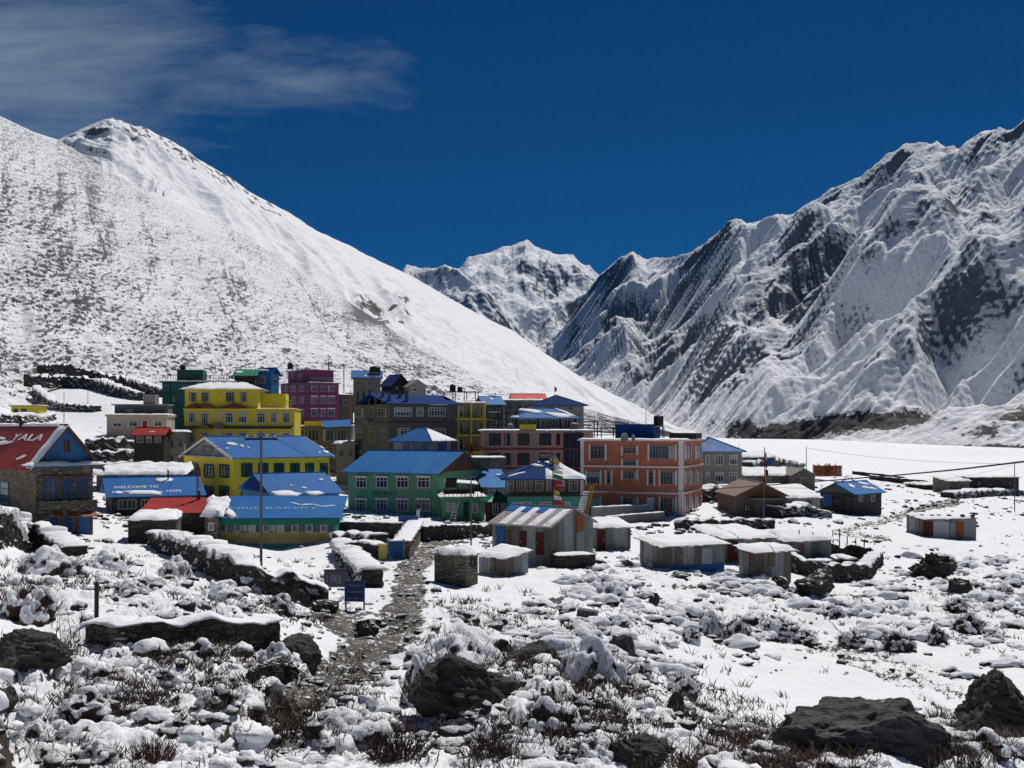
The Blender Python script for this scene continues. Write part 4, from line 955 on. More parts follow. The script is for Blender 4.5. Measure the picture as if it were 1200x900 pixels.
# tall yellow guest house
h = House('yellow_guest_house', 'tall yellow guest house with white framed windows and a snowy hipped roof', 'guest house', 213, 216, 345, 140, 5, 585, 479.5, M['yellow'], D=8)
xs = [(220.6, 229), (235.6, 244.4), (263.6, 273.6), (279.4, 289.4), (301, 311), (317, 324.6), (331, 339.4)]
h.finish(); h.flat('yellow', .12, .10, .05)
for y0, y1 in ((483.5, 496), (506.5, 519), (531, 543)): h.windows('R', xs, y0, y1, frame='white_frame', n=3, fw=.10, surround='cream')
for y in (501, 525):
    z = h.onR(280, y)[1]; q = MB().slab([(-.3, -.7, z - .2), (h.W + .1, -.7, z - .2), (h.W + .1, 0, z + .12), (-.3, 0, z + .12)], (0, -.3, .95), .06)
    for xc in (240, 257):
        a, _ = h.onR(xc, y); q.add([(a - .85, -.74, z - .12), (a + .85, -.74, z - .12), (a, -.74, z + .62), (a, -.0, z + .62), (a - .85, -.0, z + .0), (a + .85, 0, z)], [(0, 1, 2), (0, 2, 3, 4), (1, 5, 3, 2)])
    q.build('canopy', M['browntrim'], h.root)
a, z0, a1, z1 = h.rect('R', (250.5, 481, 261, 545)); q = MB(); h.panel('R', a, z0, a1, z1, -.01, .14, q); q.build('stair_panel', M['cream'], h.root)
a0, z0, a1, z1 = h.rect('R', (216, 456, 302, 479)); zt = z1
q = MB().box(0.0, .35, h.H + .105, a1, 7.2, z1); up = q.build('upper_storey', M['yellow'], h.root)
k2 = House.__new__(House); k2.__dict__.update(h.__dict__)
for x0, x1 in ((220.8, 229.4), (235.4, 244), (264, 274), (280.6, 288.6)): h.window('R', (x0, 459.5, x1, 471), frame='grey_frame', n=3, out=-.35, fw=.10)
for xc, wd in ((227, 1.1), (240, 1.3), (272, 1.8)):
    a, _ = h.onR(xc, 478); z = h.H + .16; q = MB().add([(a - wd, -.12, z), (a + wd, -.12, z), (a, -.12, z + .62), (a, .34, z + .62), (a - wd, .34, z), (a + wd, .34, z)], [(0, 1, 2), (0, 2, 3, 4), (1, 5, 3, 2), (3, 5, 4)]); q.build('dormer_gable', M['redtrim'], h.root)
w_ = a1; q = MB(); zt_ = zt + .003
q.add([(-.6, -.3, zt_), (w_ + .6, -.3, zt_), (w_ + .6, 7.8, zt_), (-.6, 7.8, zt_), (2.4, 3.7, zt + .95), (w_ - 2.0, 3.7, zt + .95)], [(0, 1, 5, 4), (1, 2, 5), (2, 3, 4, 5), (3, 0, 4), (3, 2, 1, 0)]); h.roof = q.build('upper_roof', M['greytin'], h.root)
h.snow_quad([(-.6, -.3, zt + .01), (w_ + .6, -.3, zt + .01), (w_ - 2.0, 3.7, zt + .96), (2.4, 3.7, zt + .96)], .12)
q = MB()
for i in range(14): q.tube([(w_ + .5 + i * .28, .15, h.H + .2), (w_ + .5 + i * .28, .15, h.H + 1.1)], .03, 4)
q.box(w_ + .5, .12, h.H + 1.08, w_ + 4.3, .18, h.H + 1.14); q.box(w_ + .5, .12, h.H + .6, w_ + 4.3, .18, h.H + .66); q.build('railing', M['yellow'], h.root)
q = MB().box(w_ + .02, 3.6, h.H + .17, h.W - 1.5, 7.0, h.H + 2.1); q.build('roof_room', M['yellow'], h.root)

h = House('grey_guest_house', 'narrow grey stone house with a snow edged roof, left of the yellow guest house', 'house', 189, 192, 216, 134, 8, 560, 507, M['cement2'], D=7)
h.finish(); h.flat('cement2', .5, .12, .16); h.windows('R', [(197, 204), (209, 214.5)], 516, 525, frame='grey_frame'); h.windows('R', [(197, 204), (209, 214.5)], 534, 544, frame='grey_frame')
# dark green hotel
h = House('dark_green_hotel', 'dark green four storey hotel with a roof railing, behind the tall yellow guest house', 'hotel', 186, 190, 276, 182, 6, 540, 448, M['dgreen'], D=10)
h.finish(); h.flat('dgreen', .35, .2, .06)
for y0, y1 in ((450.5, 458), (464, 472), (478, 487)): h.windows('R', [(191, 198), (202, 210), (214, 220), (225, 235), (241, 250), (257, 267)], y0, y1, frame='teal_frame', n=2, fw=.12, glass='glass_blue')
q = MB(); z = h.H + .2
for i in range(30): x = -.3 + i * (h.W + .6) / 29; q.tube([(x, -.3, z), (x, -.3, z + .95)], .035, 4)
for zz in (.5, .95): q.box(-.33, -.33, z + zz - .03, h.W + .33, -.27, z + zz + .03)
q.build('railing', M['dark'], h.root)
q = MB().box(2.0, 2, h.H + .21, 6.2, 6, h.H + 2.2); q.build('roof_room', M['dgreen'], h.root)
# teal house
h = House('teal_house', 'small teal blue house with a snowy roof, between the green hotel and the purple lodge', 'house', 300, 318, 327, 195, 58, 470, 438, M['blue_wall'], D=None)
h.gable('y', 1.0, 'blue_y', .4, .4, gable_mat='darkwood'); h.finish(); h.windows('L', [(303, 311)], 441, 449, n=3, fw=.12)
h.blob(0, 307, 434, 7, 1.6); h.window('R', (320, 442, 325, 448), n=2, frame='brownwood')
h = House('dark_timber_shack', 'dark timber shack with a teal roof, left of the small teal blue house', 'shack', 272, 275, 299, 192, 8, 466, 440, M['darkwood'], D=5)
h.shed(1.2, 'greentin', 'y', .4, snow=0); h.finish(); h.window('R', (279, 446, 284, 452), frame='grey_frame'); h.blob(0, 280, 436, 5, 1)
# purple lodge
h = House('purple_lodge', 'purple four storey lodge with white framed windows', 'lodge', 329, 363, 397, 200, 42, 508, 449, M['purple'])
h.finish(); h.flat('purple', .25, .18, .06)
for y0, y1 in ((451.5, 459), (464.5, 473), (479, 488)):
    h.windows('R', [(364.5, 371.5), (375.6, 380.6), (384, 391.8)], y0, y1, n=2, fw=.13, frame='grey_frame', lintel='white' if y0 > 460 else None); h.windows('L', [(333, 338), (341, 347), (351.5, 356.5)], y0, y1, n=2, fw=.13, frame='grey_frame')
for y in (461.5, 476): h.band(y, .15, 'purple', .12)
a0, z0, a1, z1 = h.rect('L', (331, 436, 358, 448)); q = MB().box(1.2, a0, h.H + .19, 6, a1, z1 + .2); q.build('upper_storey', M['purple'], h.root)
q = MB().box(.9, a0 - .3, z1 + .203, 6.4, a1 + .3, z1 + .36); q.build('upper_roof', M['purple'], h.root); h.window('L', (342, 438, 348, 446), frame='grey_frame', out=-1.2)
q = MB()
for i in range(16): x = i * (h.W + .3) / 15; q.tube([(x, -.2, h.H + .18), (x, -.2, h.H + 1.0)], .04, 4)
q.box(0, -.23, h.H + .95, h.W + .3, -.17, h.H + 1.03); q.build('railing', M['grey_frame'], h.root)
h = House('brown_stone_house', 'narrow brown stone house right behind the purple lodge', 'house', 392, 398, 414, 205, 20, 508, 463, M['brown'], D=6)
h.finish(); h.flat('cement', .2, .12, .14); h.windows('R', [(402, 407)], 468, 475, frame='grey_frame')
# shop under the purple lodge
h = House('roadside_shop', 'low dark shop front with square pillars and a blue awning, below the purple lodge', 'shop', 343, 346, 412, 152, 5, 545, 500, M['cement'], D=6)
h.finish(); h.flat('cement2', .4, .15, .05)
for x0, x1 in ((348, 357), (361, 374), (378, 391), (395, 407)): h.window('R', (x0, 503, x1, 517), frame='brown' if False else 'grey_frame', n=3, trans=False); h.window('R', (x0, 524, x1, 536), frame='grey_frame', n=2)
a0, _ = h.onR(382, 500); a1, _ = h.onR(412, 500); q = MB().slab([(a0, -1.9, h.H - .15), (a1, -1.9, h.H + .05), (a1, 0, h.H + .95), (a0 - .8, 0, h.H + .75)], (0, -.4, .9), .05); q.build('awning', M['sky'], h.root)
q = MB().box(*[v for v in (h.onR(357, 500)[0], -.3, h.H + .16, h.onR(378, 500)[0], -.15, h.H + .75)]); q.build('sign_board', M['yellow'], h.root)
h = House('stone_terrace_block', 'pale cement terrace block with snowy ledges, under the roadside shop', 'building', 390, 394, 416, 140, 6, 566, 521, M['cement2'], D=5)
h.finish(); h.flat('cement2', .4, .14, .25); h.windows('R', [(397, 403), (407, 413)], 527, 535, frame='grey_frame')

# big grey house
h = House('grey_lodge', 'large bare cement lodge of three storeys with a long dark blue roof', 'lodge', 415, 456, 534, 135, 36, 562, 475, M['cement'])
h.finish(); h.flat('cement', .25, .15, .0)
q = MB(); a0, a1 = h.onR(455, 474)[0], h.onR(533, 474)[0]; z = h.H + .16
q.slab([(a0 - .6, -.7, z), (h.W + .4, -.7, z), (h.W + .4, 3.6, z + 1.25), (a0 - .6, 3.6, z + 1.25)], (0, -.3, .95), .07); q.slab([(a0 - .6, 3.6, z + 1.25), (h.W + .4, 3.6, z + 1.25), (h.W + .4, 7.4, z), (a0 - .6, 7.4, z)], (0, .3, .95), .07)
h.roof = q.build('upper_roof', M['navy'], h.root)
k = dict(frame='white_frame', trans=True, fw=.11)
h.windows('R', [(462, 482.4), (502, 522)], 477.5, 488, n=6, **k); h.windows('R', [(488, 496)], 477.5, 488, n=3, **k); h.windows('R', [(466, 480)], 501.5, 511, n=4, **k); h.windows('R', [(490, 498), (508, 522)], 501.5, 511, n=3, **k)
k['frame'] = 'grey_frame'
h.windows('L', [(418, 426.4), (443, 453)], 478, 489, n=3, **k); h.windows('L', [(433, 438)], 477, 489, n=2, **k); h.windows('L', [(447, 453.5)], 502, 513, n=3, **k); h.windows('L', [(417.5, 425)], 503, 513, n=2, **k); h.windows('L', [(432, 440)], 500, 518, n=2, **k)
h.windows('L', [(418, 424), (432, 440), (446, 453)], 527, 537, n=2, **k); h.band(496, .22, 'cement', .14)
a0, z0 = h.onL(432, 495); q = MB().box(-.9, a0 - 1.3, z0, -.001, a0 + .3, z0 + .12); b_ = q.build('balcony_slab', M['cement2'], h.root)
q = MB()
for yy_ in np.linspace(.3, h.D - .5, 6):
    q.box(.1, yy_, h.H + .16, .4, yy_ + .3, h.H + 1.5 + .5 * rnd.random()); q.box(2.6, yy_, h.H + .16, 2.9, yy_ + .3, h.H + 1.9)
q.build('unfinished_column', M['cement'], h.root, kind='stuff')
q = MB().slab([(.2, 1.0, h.H + .5), (2.6, 1.0, h.H + .5), (2.9, h.D * .6, h.H + 1.7), (.1, h.D * .6, h.H + 1.7)], (0, 0, 1), .05); q.build('tarpaulin', M['navy'], h.root)
# houses on the rise behind
h = House('hill_house', 'grey house with a snowy blue roof and a black roof tank, above the grey lodge', 'house', 411, 414, 446, 185, 8, 475, 442, M['cement'], D=6)
h.gable('x', 1.1, 'blue', .4, .4); h.finish(); h.windows('R', [(428, 436)], 446, 452, frame='grey_frame', n=3); h.window('R', (416, 446, 422, 452), frame='grey_frame'); h.blob(0, 436, 440.5, 10, 1.7)
h = House('gabled_hill_house', 'dark gabled house, right of the hill house with the black roof tank', 'house', 447, 459, 480, 188, 42, 470, 451, M['darkwood'])
h.gable('y', 1.7, 'navy', .35, .3); h.finish(); h.window('R', (463, 453, 467, 457), frame='grey_frame')
h = House('arched_hill_house', 'low grey house with an arched white window on the rise behind the grey lodge', 'house', 477, 480, 499, 186, 20, 470, 452, M['cement2'], D=6)
h.gable('y', .9, 'greytin_y', .35, .4); h.finish(); h.window('R', (483, 453.5, 489, 459), frame='white_frame')

# hip roofed house
h = House('hip_roof_house', 'small stone house with a bright blue hipped roof, in front of the large cement lodge', 'house', 461, 504, 528, 121, 62, 545, 516, M['cement2'])
h.hip(1.35, h.W * .45, 'blue_y', .55); h.finish(); h.windows('L', [(472, 484)], 518, 529, n=4, frame='grey_frame'); h.windows('L', [(494.5, 500)], 518, 529, n=2, frame='grey_frame'); h.door('R', (514, 517.5, 522, 532), 'blue_door', 'brownwood')
h.snow_quad([(-.5, -.6, h.H - .04), (h.W + .5, -.6, h.H - .04), (h.W / 2 + .1, h.W * .42, h.H + 1.3), (h.W / 2, h.W * .42, h.H + 1.3)], .05)
# cream house with balconies
h = House('cream_balcony_house', 'narrow cream and yellow house with stacked open balconies', 'house', 531, 535, 568, 142, 12, 560, 473, M['cement2'], D=7)
h.finish(); h.flat('cream', .35, .16, .10)
for y in (491, 510, 530): h.band(y, .30, 'yellow', .9, 'balcony_slab')
for x in (536, 551, 567):
    a, z0 = h.onR(x, 540); q = MB().box(a - .12, -.88, -.5, a + .12, -.66, h.H); q.build('pillar', M['cream'], h.root)
for y0, y1 in ((476, 489), (495, 507), (514, 527)):
    h.windows('R', [(538, 543)], y0, y1, n=1, frame='white_frame'); h.windows('R', [(546, 549.5), (555, 558.5), (562, 566)], y0, y1, n=1, frame='cream', glass='glass')
q = MB(); z = h.H + .3
for x in (0, 1.5, 3.0):
    for y in (1, 3): q.tube([(x, y, z - .1), (x, y, z + 1.2)], .06, 5)
q.box(-1.2, .8, z + 1.2, 3.4, 3.2, z + 1.3); q.build('tank_stand', M['dark'], h.root); CBZ = (h, z + 1.3)
# buildings around there
h = House('low_teal_roof_house', 'small dark house with a faded teal blue roof, right of the cream balcony house', 'house', 566, 569, 590, 160, 15, 530, 474, M['cement'], D=6)
h.gable('x', 1.1, 'sky', .3, .4); h.finish(); h.windows('R', [(572, 577), (582, 587)], 478, 484, frame='grey_frame'); h.windows('R', [(571, 578), (581, 588)], 490, 497, frame='grey_frame'); h.blob(0, 576, 468, 3, 1)
h = House('snow_eaved_house', 'long grey house with a flat snow edged roof, left of the dark blue roofed house', 'house', 588, 591, 634, 165, 5, 520, 470, M['cement2'], D=7)
h.finish(); h.flat('cement2', .6, .14, .15); h.windows('R', [(595, 600), (606, 611), (617, 622)], 473, 480, frame='grey_frame')
h = House('red_hill_roof_house', 'house with a low red roof behind the dark blue roofed house', 'house', 598, 602, 640, 178, 5, 500, 470, M['cement'], D=7)
h.gable('x', 1.15, 'red', .3, .3); h.finish()
h = House('navy_roof_lodge', 'grey lodge with a dark blue hipped roof, highest house before the snow slope', 'lodge', 619, 624, 684, 152, 4, 535, 474, M['cement2'], D=8)
h.hip(1.35, 2.4, 'navy', .55); h.finish(); h.windows('R', [(644.5, 650), (655, 658), (666, 672)], 475.5, 480.5, frame='grey_frame', n=3)
h.windows('R', [(676, 681)], 484, 494, frame='grey_frame')
q = MB()
for z in (h.H * .33, h.H * .66): q.box(h.W, .5, z, h.W + 2.2, 4, z + .15)
for x, y in ((h.W + 2, .6), (h.W + 2, 3.8)): q.tube([(x, y, -1), (x, y, h.H * .66)], .09, 5)
q.build('balcony', M['darkwood'], h.root)
h = House('rooftop_cafe', 'cafe with a snow streaked blue roof and dark glass walls, above the long pink building', 'cafe', 600, 605, 676, 137, 5, 528, 489, M['darkwood'], D=7)
h.hip(1.15, 2.6, 'blue', .6); h.finish()
for x0, x1, n in ((607, 618, 3), (620, 629, 2), (632, 641, 3), (643, 655, 3), (658, 672, 4)): h.window('R', (x0, 491, x1, 502), frame='grey_frame', n=n, trans=False)
h.blob(0, 622, 482, 15, 2, .12, .15); h.blob(0, 655, 487, 17, 2.2, .12, .16); h.blob(0, 662, 483.5, 13, 1, .35, .12); h.blob(0, 604, 488.5, 5, .8)
# long pink building
h = House('pink_hotel', 'long dusty pink flat roofed hotel with dark wide windows and a red floor band', 'hotel', 563, 567, 695, 128, 4, 572, 506, M['pink'], D=9)
h.finish(); h.flat('cement2', .35, .18, .08)
for y0, y1 in ((508, 522), (531, 545), (553, 564)):
    h.windows('R', [(573, 587), (606.5, 620.5), (632, 646)], y0, y1, frame='darkwood', n=4, fw=.10); h.windows('R', [(591, 598), (652, 656.5)], y0, y1, frame='darkwood', n=2, fw=.1)
    a0, z0, a1, z1 = h.rect('R', (602.5, y0, 603.8, y1))
for x0, x1 in ((624, 629), (599.5, 601.5), (569, 571)):
    a0, z0, a1, z1 = h.rect('R', (x0, 507, x1, 570)); q = MB(); h.panel('R', a0, z0 - .3, a1, z1, -.02, .07, q); q.build('pilaster', M['cement2'], h.root)
for y in (526.5, 549): h.band(y, .22, 'redtrim', .12)
a0, z0, a1, z1 = h.rect('R', (661, 508, 683, 570)); q = MB(); h.panel('R', a0, z0, a1, z1, -.01, .10, q); g_ = q.build('glass_front', M['glass_blue'], h.root)
q = MB()
for i in range(6): x = a0 + (a1 - a0) * i / 5; h.panel('R', x - .05, z0, x + .05, z1, .101, .17, q)
for i in range(9): z = z0 + (z1 - z0) * i / 8; h.panel('R', a0, z - .04, a1, z + .04, .102, .16, q)
q.build('glazing_bar', M['dark'], g_)
q = MB().box(*[v for v in (h.onR(609, 504)[0], -.2, h.H + .19, h.onR(628, 504)[0], 0, h.H + .85)]); q.build('sign_board', M['yellow'], h.root)

# terracotta hotel
h = House('terracotta_hotel', 'terracotta three storey hotel with white trims and a flat roof', 'hotel', 681, 799, 823, 104, 68, 609.5, 517, M['orange'])
h.finish(); h.flat('white', .30, .16, .07)
k = dict(frame='white_frame', fw=.10, surround=None)
def win4(x0, x1, y0, y1, n, wall='L'):
    h.window(wall, (x0, y0, x1, y1), frame='grey_frame', n=n, fw=.07, trans=True)
    a0, z0, a1, z1 = h.rect(wall, (x0, y0, x1, y1))
    for b in (a0 - .16, a1 + .01): q = MB(); h.panel(wall, b, z0 - .12, b + .15, z1 + .12, -.02, .09, q); q.build('window_post', M['white'], h.root)
for x0, x1, n in ((692, 709, 4), (761, 791, 8)): win4(x0, x1, 522, 538, n)
for y0, y1 in ((524, 532), (539, 546), (552, 561.5), (583.5, 593)): win4(730, 746, y0, y1, 3)
for y0, y1 in ((552.5, 568), (583.5, 601)): win4(774, 791.5, y0, y1, 5)
win4(688, 703, 552.5, 567, 4); win4(711, 716, 552.5, 567, 1); win4(760, 766, 552.5, 568, 1); win4(688, 703, 583.5, 598, 4); h.door('L', (759, 584, 765.5, 605), 'white', 'white')
for x0, x1, y0, y1 in ((802.5, 809, 522, 538), (814.5, 821, 522, 538), (802.5, 807, 552, 567), (810, 814, 552, 567), (817, 821, 552, 567), (802.5, 807, 582, 598), (810, 814, 582, 598), (817, 821, 582, 598)): win4(x0, x1, y0, y1, 2, 'R')
for y in (547.6, 578.5): h.band(y, .16, 'white', .10)
q = MB().box(-.11, -.11, -.5, .22, .30, h.H); q.build('corner_pilaster', M['white'], h.root); q = MB().box(-.08, h.D - .3, -.5, .1, h.D + .05, h.H); q.build('corner_pilaster', M['white'], h.root)
def roofbox(h, wall, r, off, dep, mat, name, top=None):
    k0 = h.ray(r[0], r[3], (off, 0, 0) if wall == 'L' else (0, off, 0), (-1, 0, 0) if wall == 'L' else (0, -1, 0)); k1 = h.ray(r[2], r[1], (off, 0, 0) if wall == 'L' else (0, off, 0), (-1, 0, 0) if wall == 'L' else (0, -1, 0))
    z0 = h.H + .19
    q = MB().box(off, k0.y, z0, off + dep, k1.y, k1.z) if wall == 'L' else MB().box(k0.x, off, z0, k1.x, off + dep, k1.z)
    return q.build(name, M[mat], h.root)
roofbox(h, 'L', (721, 497, 764, 515), 1.6, 3.2, 'navy', 'roof_cabin'); roofbox(h, 'L', (784, 507.5, 816, 515), 3.0, 2.5, 'darkwood', 'roof_shelter')
ORH = h
# grey green lodge at its right
h = House('grey_green_lodge', 'pale grey green lodge with a blue hipped roof, right of the terracotta hotel', 'lodge', 800, 806, 869, 126, 3, 574, 528, M['greygreen'], D=8)
h.hip(1.45, 2.2, 'blue', .45); h.finish()
for y0, y1 in ((533, 545), (553, 565)):
    h.windows('R', [(826.6, 832), (837.6, 848), (854.6, 864)], y0, y1, frame='white_frame', n=3, fw=.09, surround='greygreen')
for x in (821.5, 834.5, 851, 868): a, z = h.onR(x, 560); q = MB().box(a - .12, -.08, -.5, a + .12, -.001, h.H - .15); q.build('pilaster', M['greygreen'], h.root)
h.snow_quad([(h.W * .3, h.D * .42, h.H + 1.25), (h.W - 2.3, h.D * .42, h.H + 1.25), (h.W - 2.2, h.D * .5, h.H + 1.45), (h.W * .3, h.D * .5, h.H + 1.45)], .05)

# green lodge
h = House('green_lodge', 'green two storey lodge with a bright blue roof and a brown wooden gable', 'lodge', 408, 513, 565, 108, 62, 612, 553.5, M['green'])
h.gable('y', 1.85, 'sky_y', .5, .45, gable_mat='brownwood', trim='brownwood'); h.finish()
k = dict(frame='white_frame', n=3, fw=.09, lintel='white', surround='grey_frame')
h.windows('L', [(417.5, 430), (441, 454.5), (465, 479), (489.5, 504)], 559, 572, **k); h.windows('L', [(417.5, 430), (441, 454.5), (465, 479), (489.5, 504)], 585, 599, **k)
h.window('R', (534.5, 538, 542, 547), frame='brownwood', n=1); h.windows('R', [(520, 530), (545, 556)], 559, 571, frame='white_frame', n=2)
h.text('PANORAMA GUEST HOUSE', 'L', 480, 581, 425, 'letter_dk', None, .02, .42) if False else None
a0, _ = h.onL(475, 580); a1, _ = h.onL(436, 580)
q = h.text('PANORAMA', 'L', 436, 580.2, 466, 'letter_dk', None, .015, .55)
h = House('green_annex', 'low green annex with a snowy terrace, at the right end of the green lodge', 'annex', 512, 520, 568, 103, 8, 614, 583.5, M['green'], D=5)
h.finish(); h.flat('cement2', .3, .12, .14); h.windows('R', [(523, 527.5), (529, 534)], 589, 600, frame='white_frame', n=2); h.windows('R', [(553, 560)], 590, 601, frame='white_frame', n=3); h.door('R', (543, 588, 549, 607), 'green_frame')
q = MB()
for i in range(11): x = .1 + i * .38; q.tube([(x, -.2, h.H + .14), (x, -.2, h.H + .95)], .03, 4)
q.box(0, -.23, h.H + .92, 4.0, -.17, h.H + .98); q.build('railing', M['brownwood'], h.root)
h = House('green_kiosk', 'small kiosk with a green pyramid roof, right of the green annex', 'kiosk', 568, 574, 596, 100, 12, 614, 586.5, M['brownwood'], D=2.2)
h.hip(.75, 1.0, 'greentin', .45); h.finish(); h.windows('R', [(577, 584), (587, 594)], 590, 603, frame='white_frame', n=2)
h = House('blue_roof_hut', 'low hut with a bare bright blue roof, between the green and the teal lodges', 'hut', 562, 567, 594, 112, 10, 592, 571, M['cement'], D=5)
h.shed(1.45, 'sky', 'y', .3); h.finish(); h.windows('R', [(572, 580), (584, 590)], 573, 580, frame='grey_frame'); h.blob(0, 584, 557, 4, .8)
h = House('cement_wall_house', 'unfinished grey block house between the green lodge and the pink hotel', 'house', 548, 551, 592, 120, 4, 580, 537, M['cement'], D=4)
h.finish(); h.flat('cement2', .1, .1, .06); h.windows('R', [(560, 566), (575, 583)], 542, 549, frame='grey_frame')
# teal restaurant with round roof
h = House('teal_restaurant', 'teal and brown restaurant with a snow covered hipped roof, left of the terracotta hotel', 'restaurant', 591, 596, 680, 97, 3, 612, 560, M['teal'], D=6.5)
h.hip(1.35, 2.5, 'navy', .65); h.finish()
h.snow_quad([(h.W * .52, -.62, h.H - .06), (h.W + .62, -.62, h.H - .06), (h.W - 1.7, h.D / 2 - .1, h.H + 1.32), (h.W * .45, h.D / 2 - .1, h.H + 1.32)], .13)
h.snow_quad([(h.W + .62, -.62, h.H - .06), (h.W + .62, h.D + .6, h.H - .06), (h.W - 2.4, h.D / 2 + .1, h.H + 1.33), (h.W - 2.4, h.D / 2 - .1, h.H + 1.33)], .13)
h.blob(0, 629, 546, 7, 1.5, .1, .12); h.blob(0, 604, 556.5, 12, 1.0, -.28, .08)
a0, z0, a1, z1 = h.rect('R', (593, 561, 680, 578)); q = MB(); h.panel('R', 0.02, z0, h.W - .02, z1, -.005, .10, q); q.build('timber_storey', M['brownwood'], h.root)
for x0, x1, n in ((594, 602, 2), (605, 612, 2), (614, 624, 3), (627, 637, 3), (640, 646, 2), (652, 662, 2), (666, 677, 3)): h.window('R', (x0, 562, x1, 576), frame='grey_frame', n=n, out=.10)
h.windows('R', [(600, 611), (612, 623.5), (632, 646), (655, 668)], 588, 597, frame='white_frame', n=3)
q = MB(); z = h.onR(640, 580)[1]; q.box(-.3, -.9, z - .12, h.W + .3, -.001, z); q.build('balcony_slab', M['brownwood'], h.root)

# big metal shed and the small huts
h = House('metal_shed', 'large shed of old grey metal sheets with a striped roof and a rusty orange panel', 'shed', 577, 647, 695, 64.5, 52, 656, 617, M['sheets_y'])
h.gable('y', .85, 'greytin_y', .28, .15, gable_mat='sheets'); h.finish()
p0, n0 = h.planes[0]
L_ = h.D; S_ = h.W
for i, (b0, b1) in enumerate(((.0, .55), (1.0, 1.6), (2.1, 2.75), (3.2, 3.8), (4.3, 4.8), (5.3, 6.0))):
    if b1 > L_: break
    z_e, z_r = h.eave_z + .13, h.H + .85 + .09
    h.snow_quad([(-.26, b0, z_e + .0), (-.26, b1, z_e), (S_ / 2 - .05, b1, z_r), (S_ / 2 - .05, b0, z_r)], .05, .2, hang=.05)
q = MB(); q.slab([Vector((S_ / 2 - .85, 1.2, 0)), Vector((S_ / 2 - .05, 1.2, 0)), Vector((S_ / 2 - .05, 4.6, 0)), Vector((S_ / 2 - .85, 4.6, 0))], (0, 0, 1), .03)
sl = .85 / (S_ / 2); q.v = [(x, y, h.H + .85 + .12 + (x - S_ / 2) * sl + z) for x, y, z in q.v]; q.build('ridge_sheet', M['blue'], h.roof)
h.door('L', (581, 617, 592, 645), 'blue_door'); h.door('L', (593, 620, 599, 646), 'brownwood'); h.door('L', (609, 622, 617, 648), 'door_red'); h.door('L', (628, 624, 637, 650), 'door_red')
a0, z0, a1, z1 = h.rect('R', (675, 601, 683, 622)); q = MB(); h.panel('R', a0, z0, a1, z1 - .1, .001, .05, q); q.build('patch_panel', M['orangetin'], h.root)
a0, z0, a1, z1 = h.rect('R', (675, 623, 684, 645)); q = MB(); h.panel('R', a0, z0, a1, z1, .001, .045, q); q.build('patch_panel', M['metal'], h.root)
h = House('stone_plinth', 'low dry stone plinth under the gable end of the large metal shed', 'plinth', 652, 655, 698, 63, 22, 668, 652, M['drystone'], D=1.2); h.finish(); h.flat('drystone', .02, .03, .08)
h = House('stone_hut', 'small square stone hut with a flat slab of snow on its roof, by the path', 'hut', 509, 546, 560, 55, 60, 684, 652, M['brick'])
h.finish(); h.flat('greytin', .16, .07, .26); h.window('R', (551, 654, 557, 664), frame='darkwood', n=1, trans=False, glass='glass')
h = House('small_metal_hut', 'small metal hut with a snow covered roof, between the stone hut and the large shed', 'hut', 561, 593, 619, 59.5, 46, 675, 655, M['sheets'])
h.shed(.25, 'greytin', 'x', .2, snow=.16); h.finish(); h.door('L', (575, 655, 581, 669), 'wood')
h = House('grey_lean_to', 'grey metal lean-to with a snowy flat roof, right of the large metal shed', 'shed', 695, 699, 739, 76, 8, 646, 619, M['sheets'], D=3.5)
h.shed(.2, 'greytin', 'y', .25, snow=.18); h.finish(); h.door('R', (700, 622, 709, 645), 'door_red')
h = House('long_metal_shed', 'long metal shed with a blue foot strip and a snowy roof, below the terracotta hotel', 'shed', 750, 776, 849, 65, 22, 668, 641, M['sheets'])
h.shed(.22, 'greytin', 'y', .3, snow=.14); h.finish(); h.door('R', (822, 642, 834, 664), 'metal'); q = MB().box(.1, -.05, -.25, h.W - .1, -.001, .22); q.build('foot_strip', M['blue_door'], h.root); h.door('R', (792, 643, 800, 664), 'wood')
h = House('middle_shed', 'metal shed with a dark red end wall, highest roof of the snow covered shed row', 'shed', 838, 851, 906, 72, 14, 660, 632, M['sheets'], D=5)
h.shed(.30, 'greytin', 'y', .3, snow=.15); h.finish(); h.door('R', (853, 634, 864, 657), 'door_red')
h = House('corner_shed', 'boxy metal shed with a sagging snow roof, in the middle of the shed row', 'shed', 866, 886, 927, 66, 28, 667, 648, M['sheets'])
h.shed(.2, 'greytin', 'y', .28, snow=.14); h.finish(); h.door('R', (900, 648, 908, 664), 'wood'); h.door('L', (870, 648, 878, 664), 'greytin')
h = House('far_shed', 'low shed with a wide smooth snow roof, at the right end of the shed row', 'shed', 903, 920, 974, 78, 20, 652, 634, M['sheets'])
h.shed(.4, 'greytin', 'y', .35, snow=.15); h.finish(); h.door('R', (936, 637, 943, 650), 'wood')
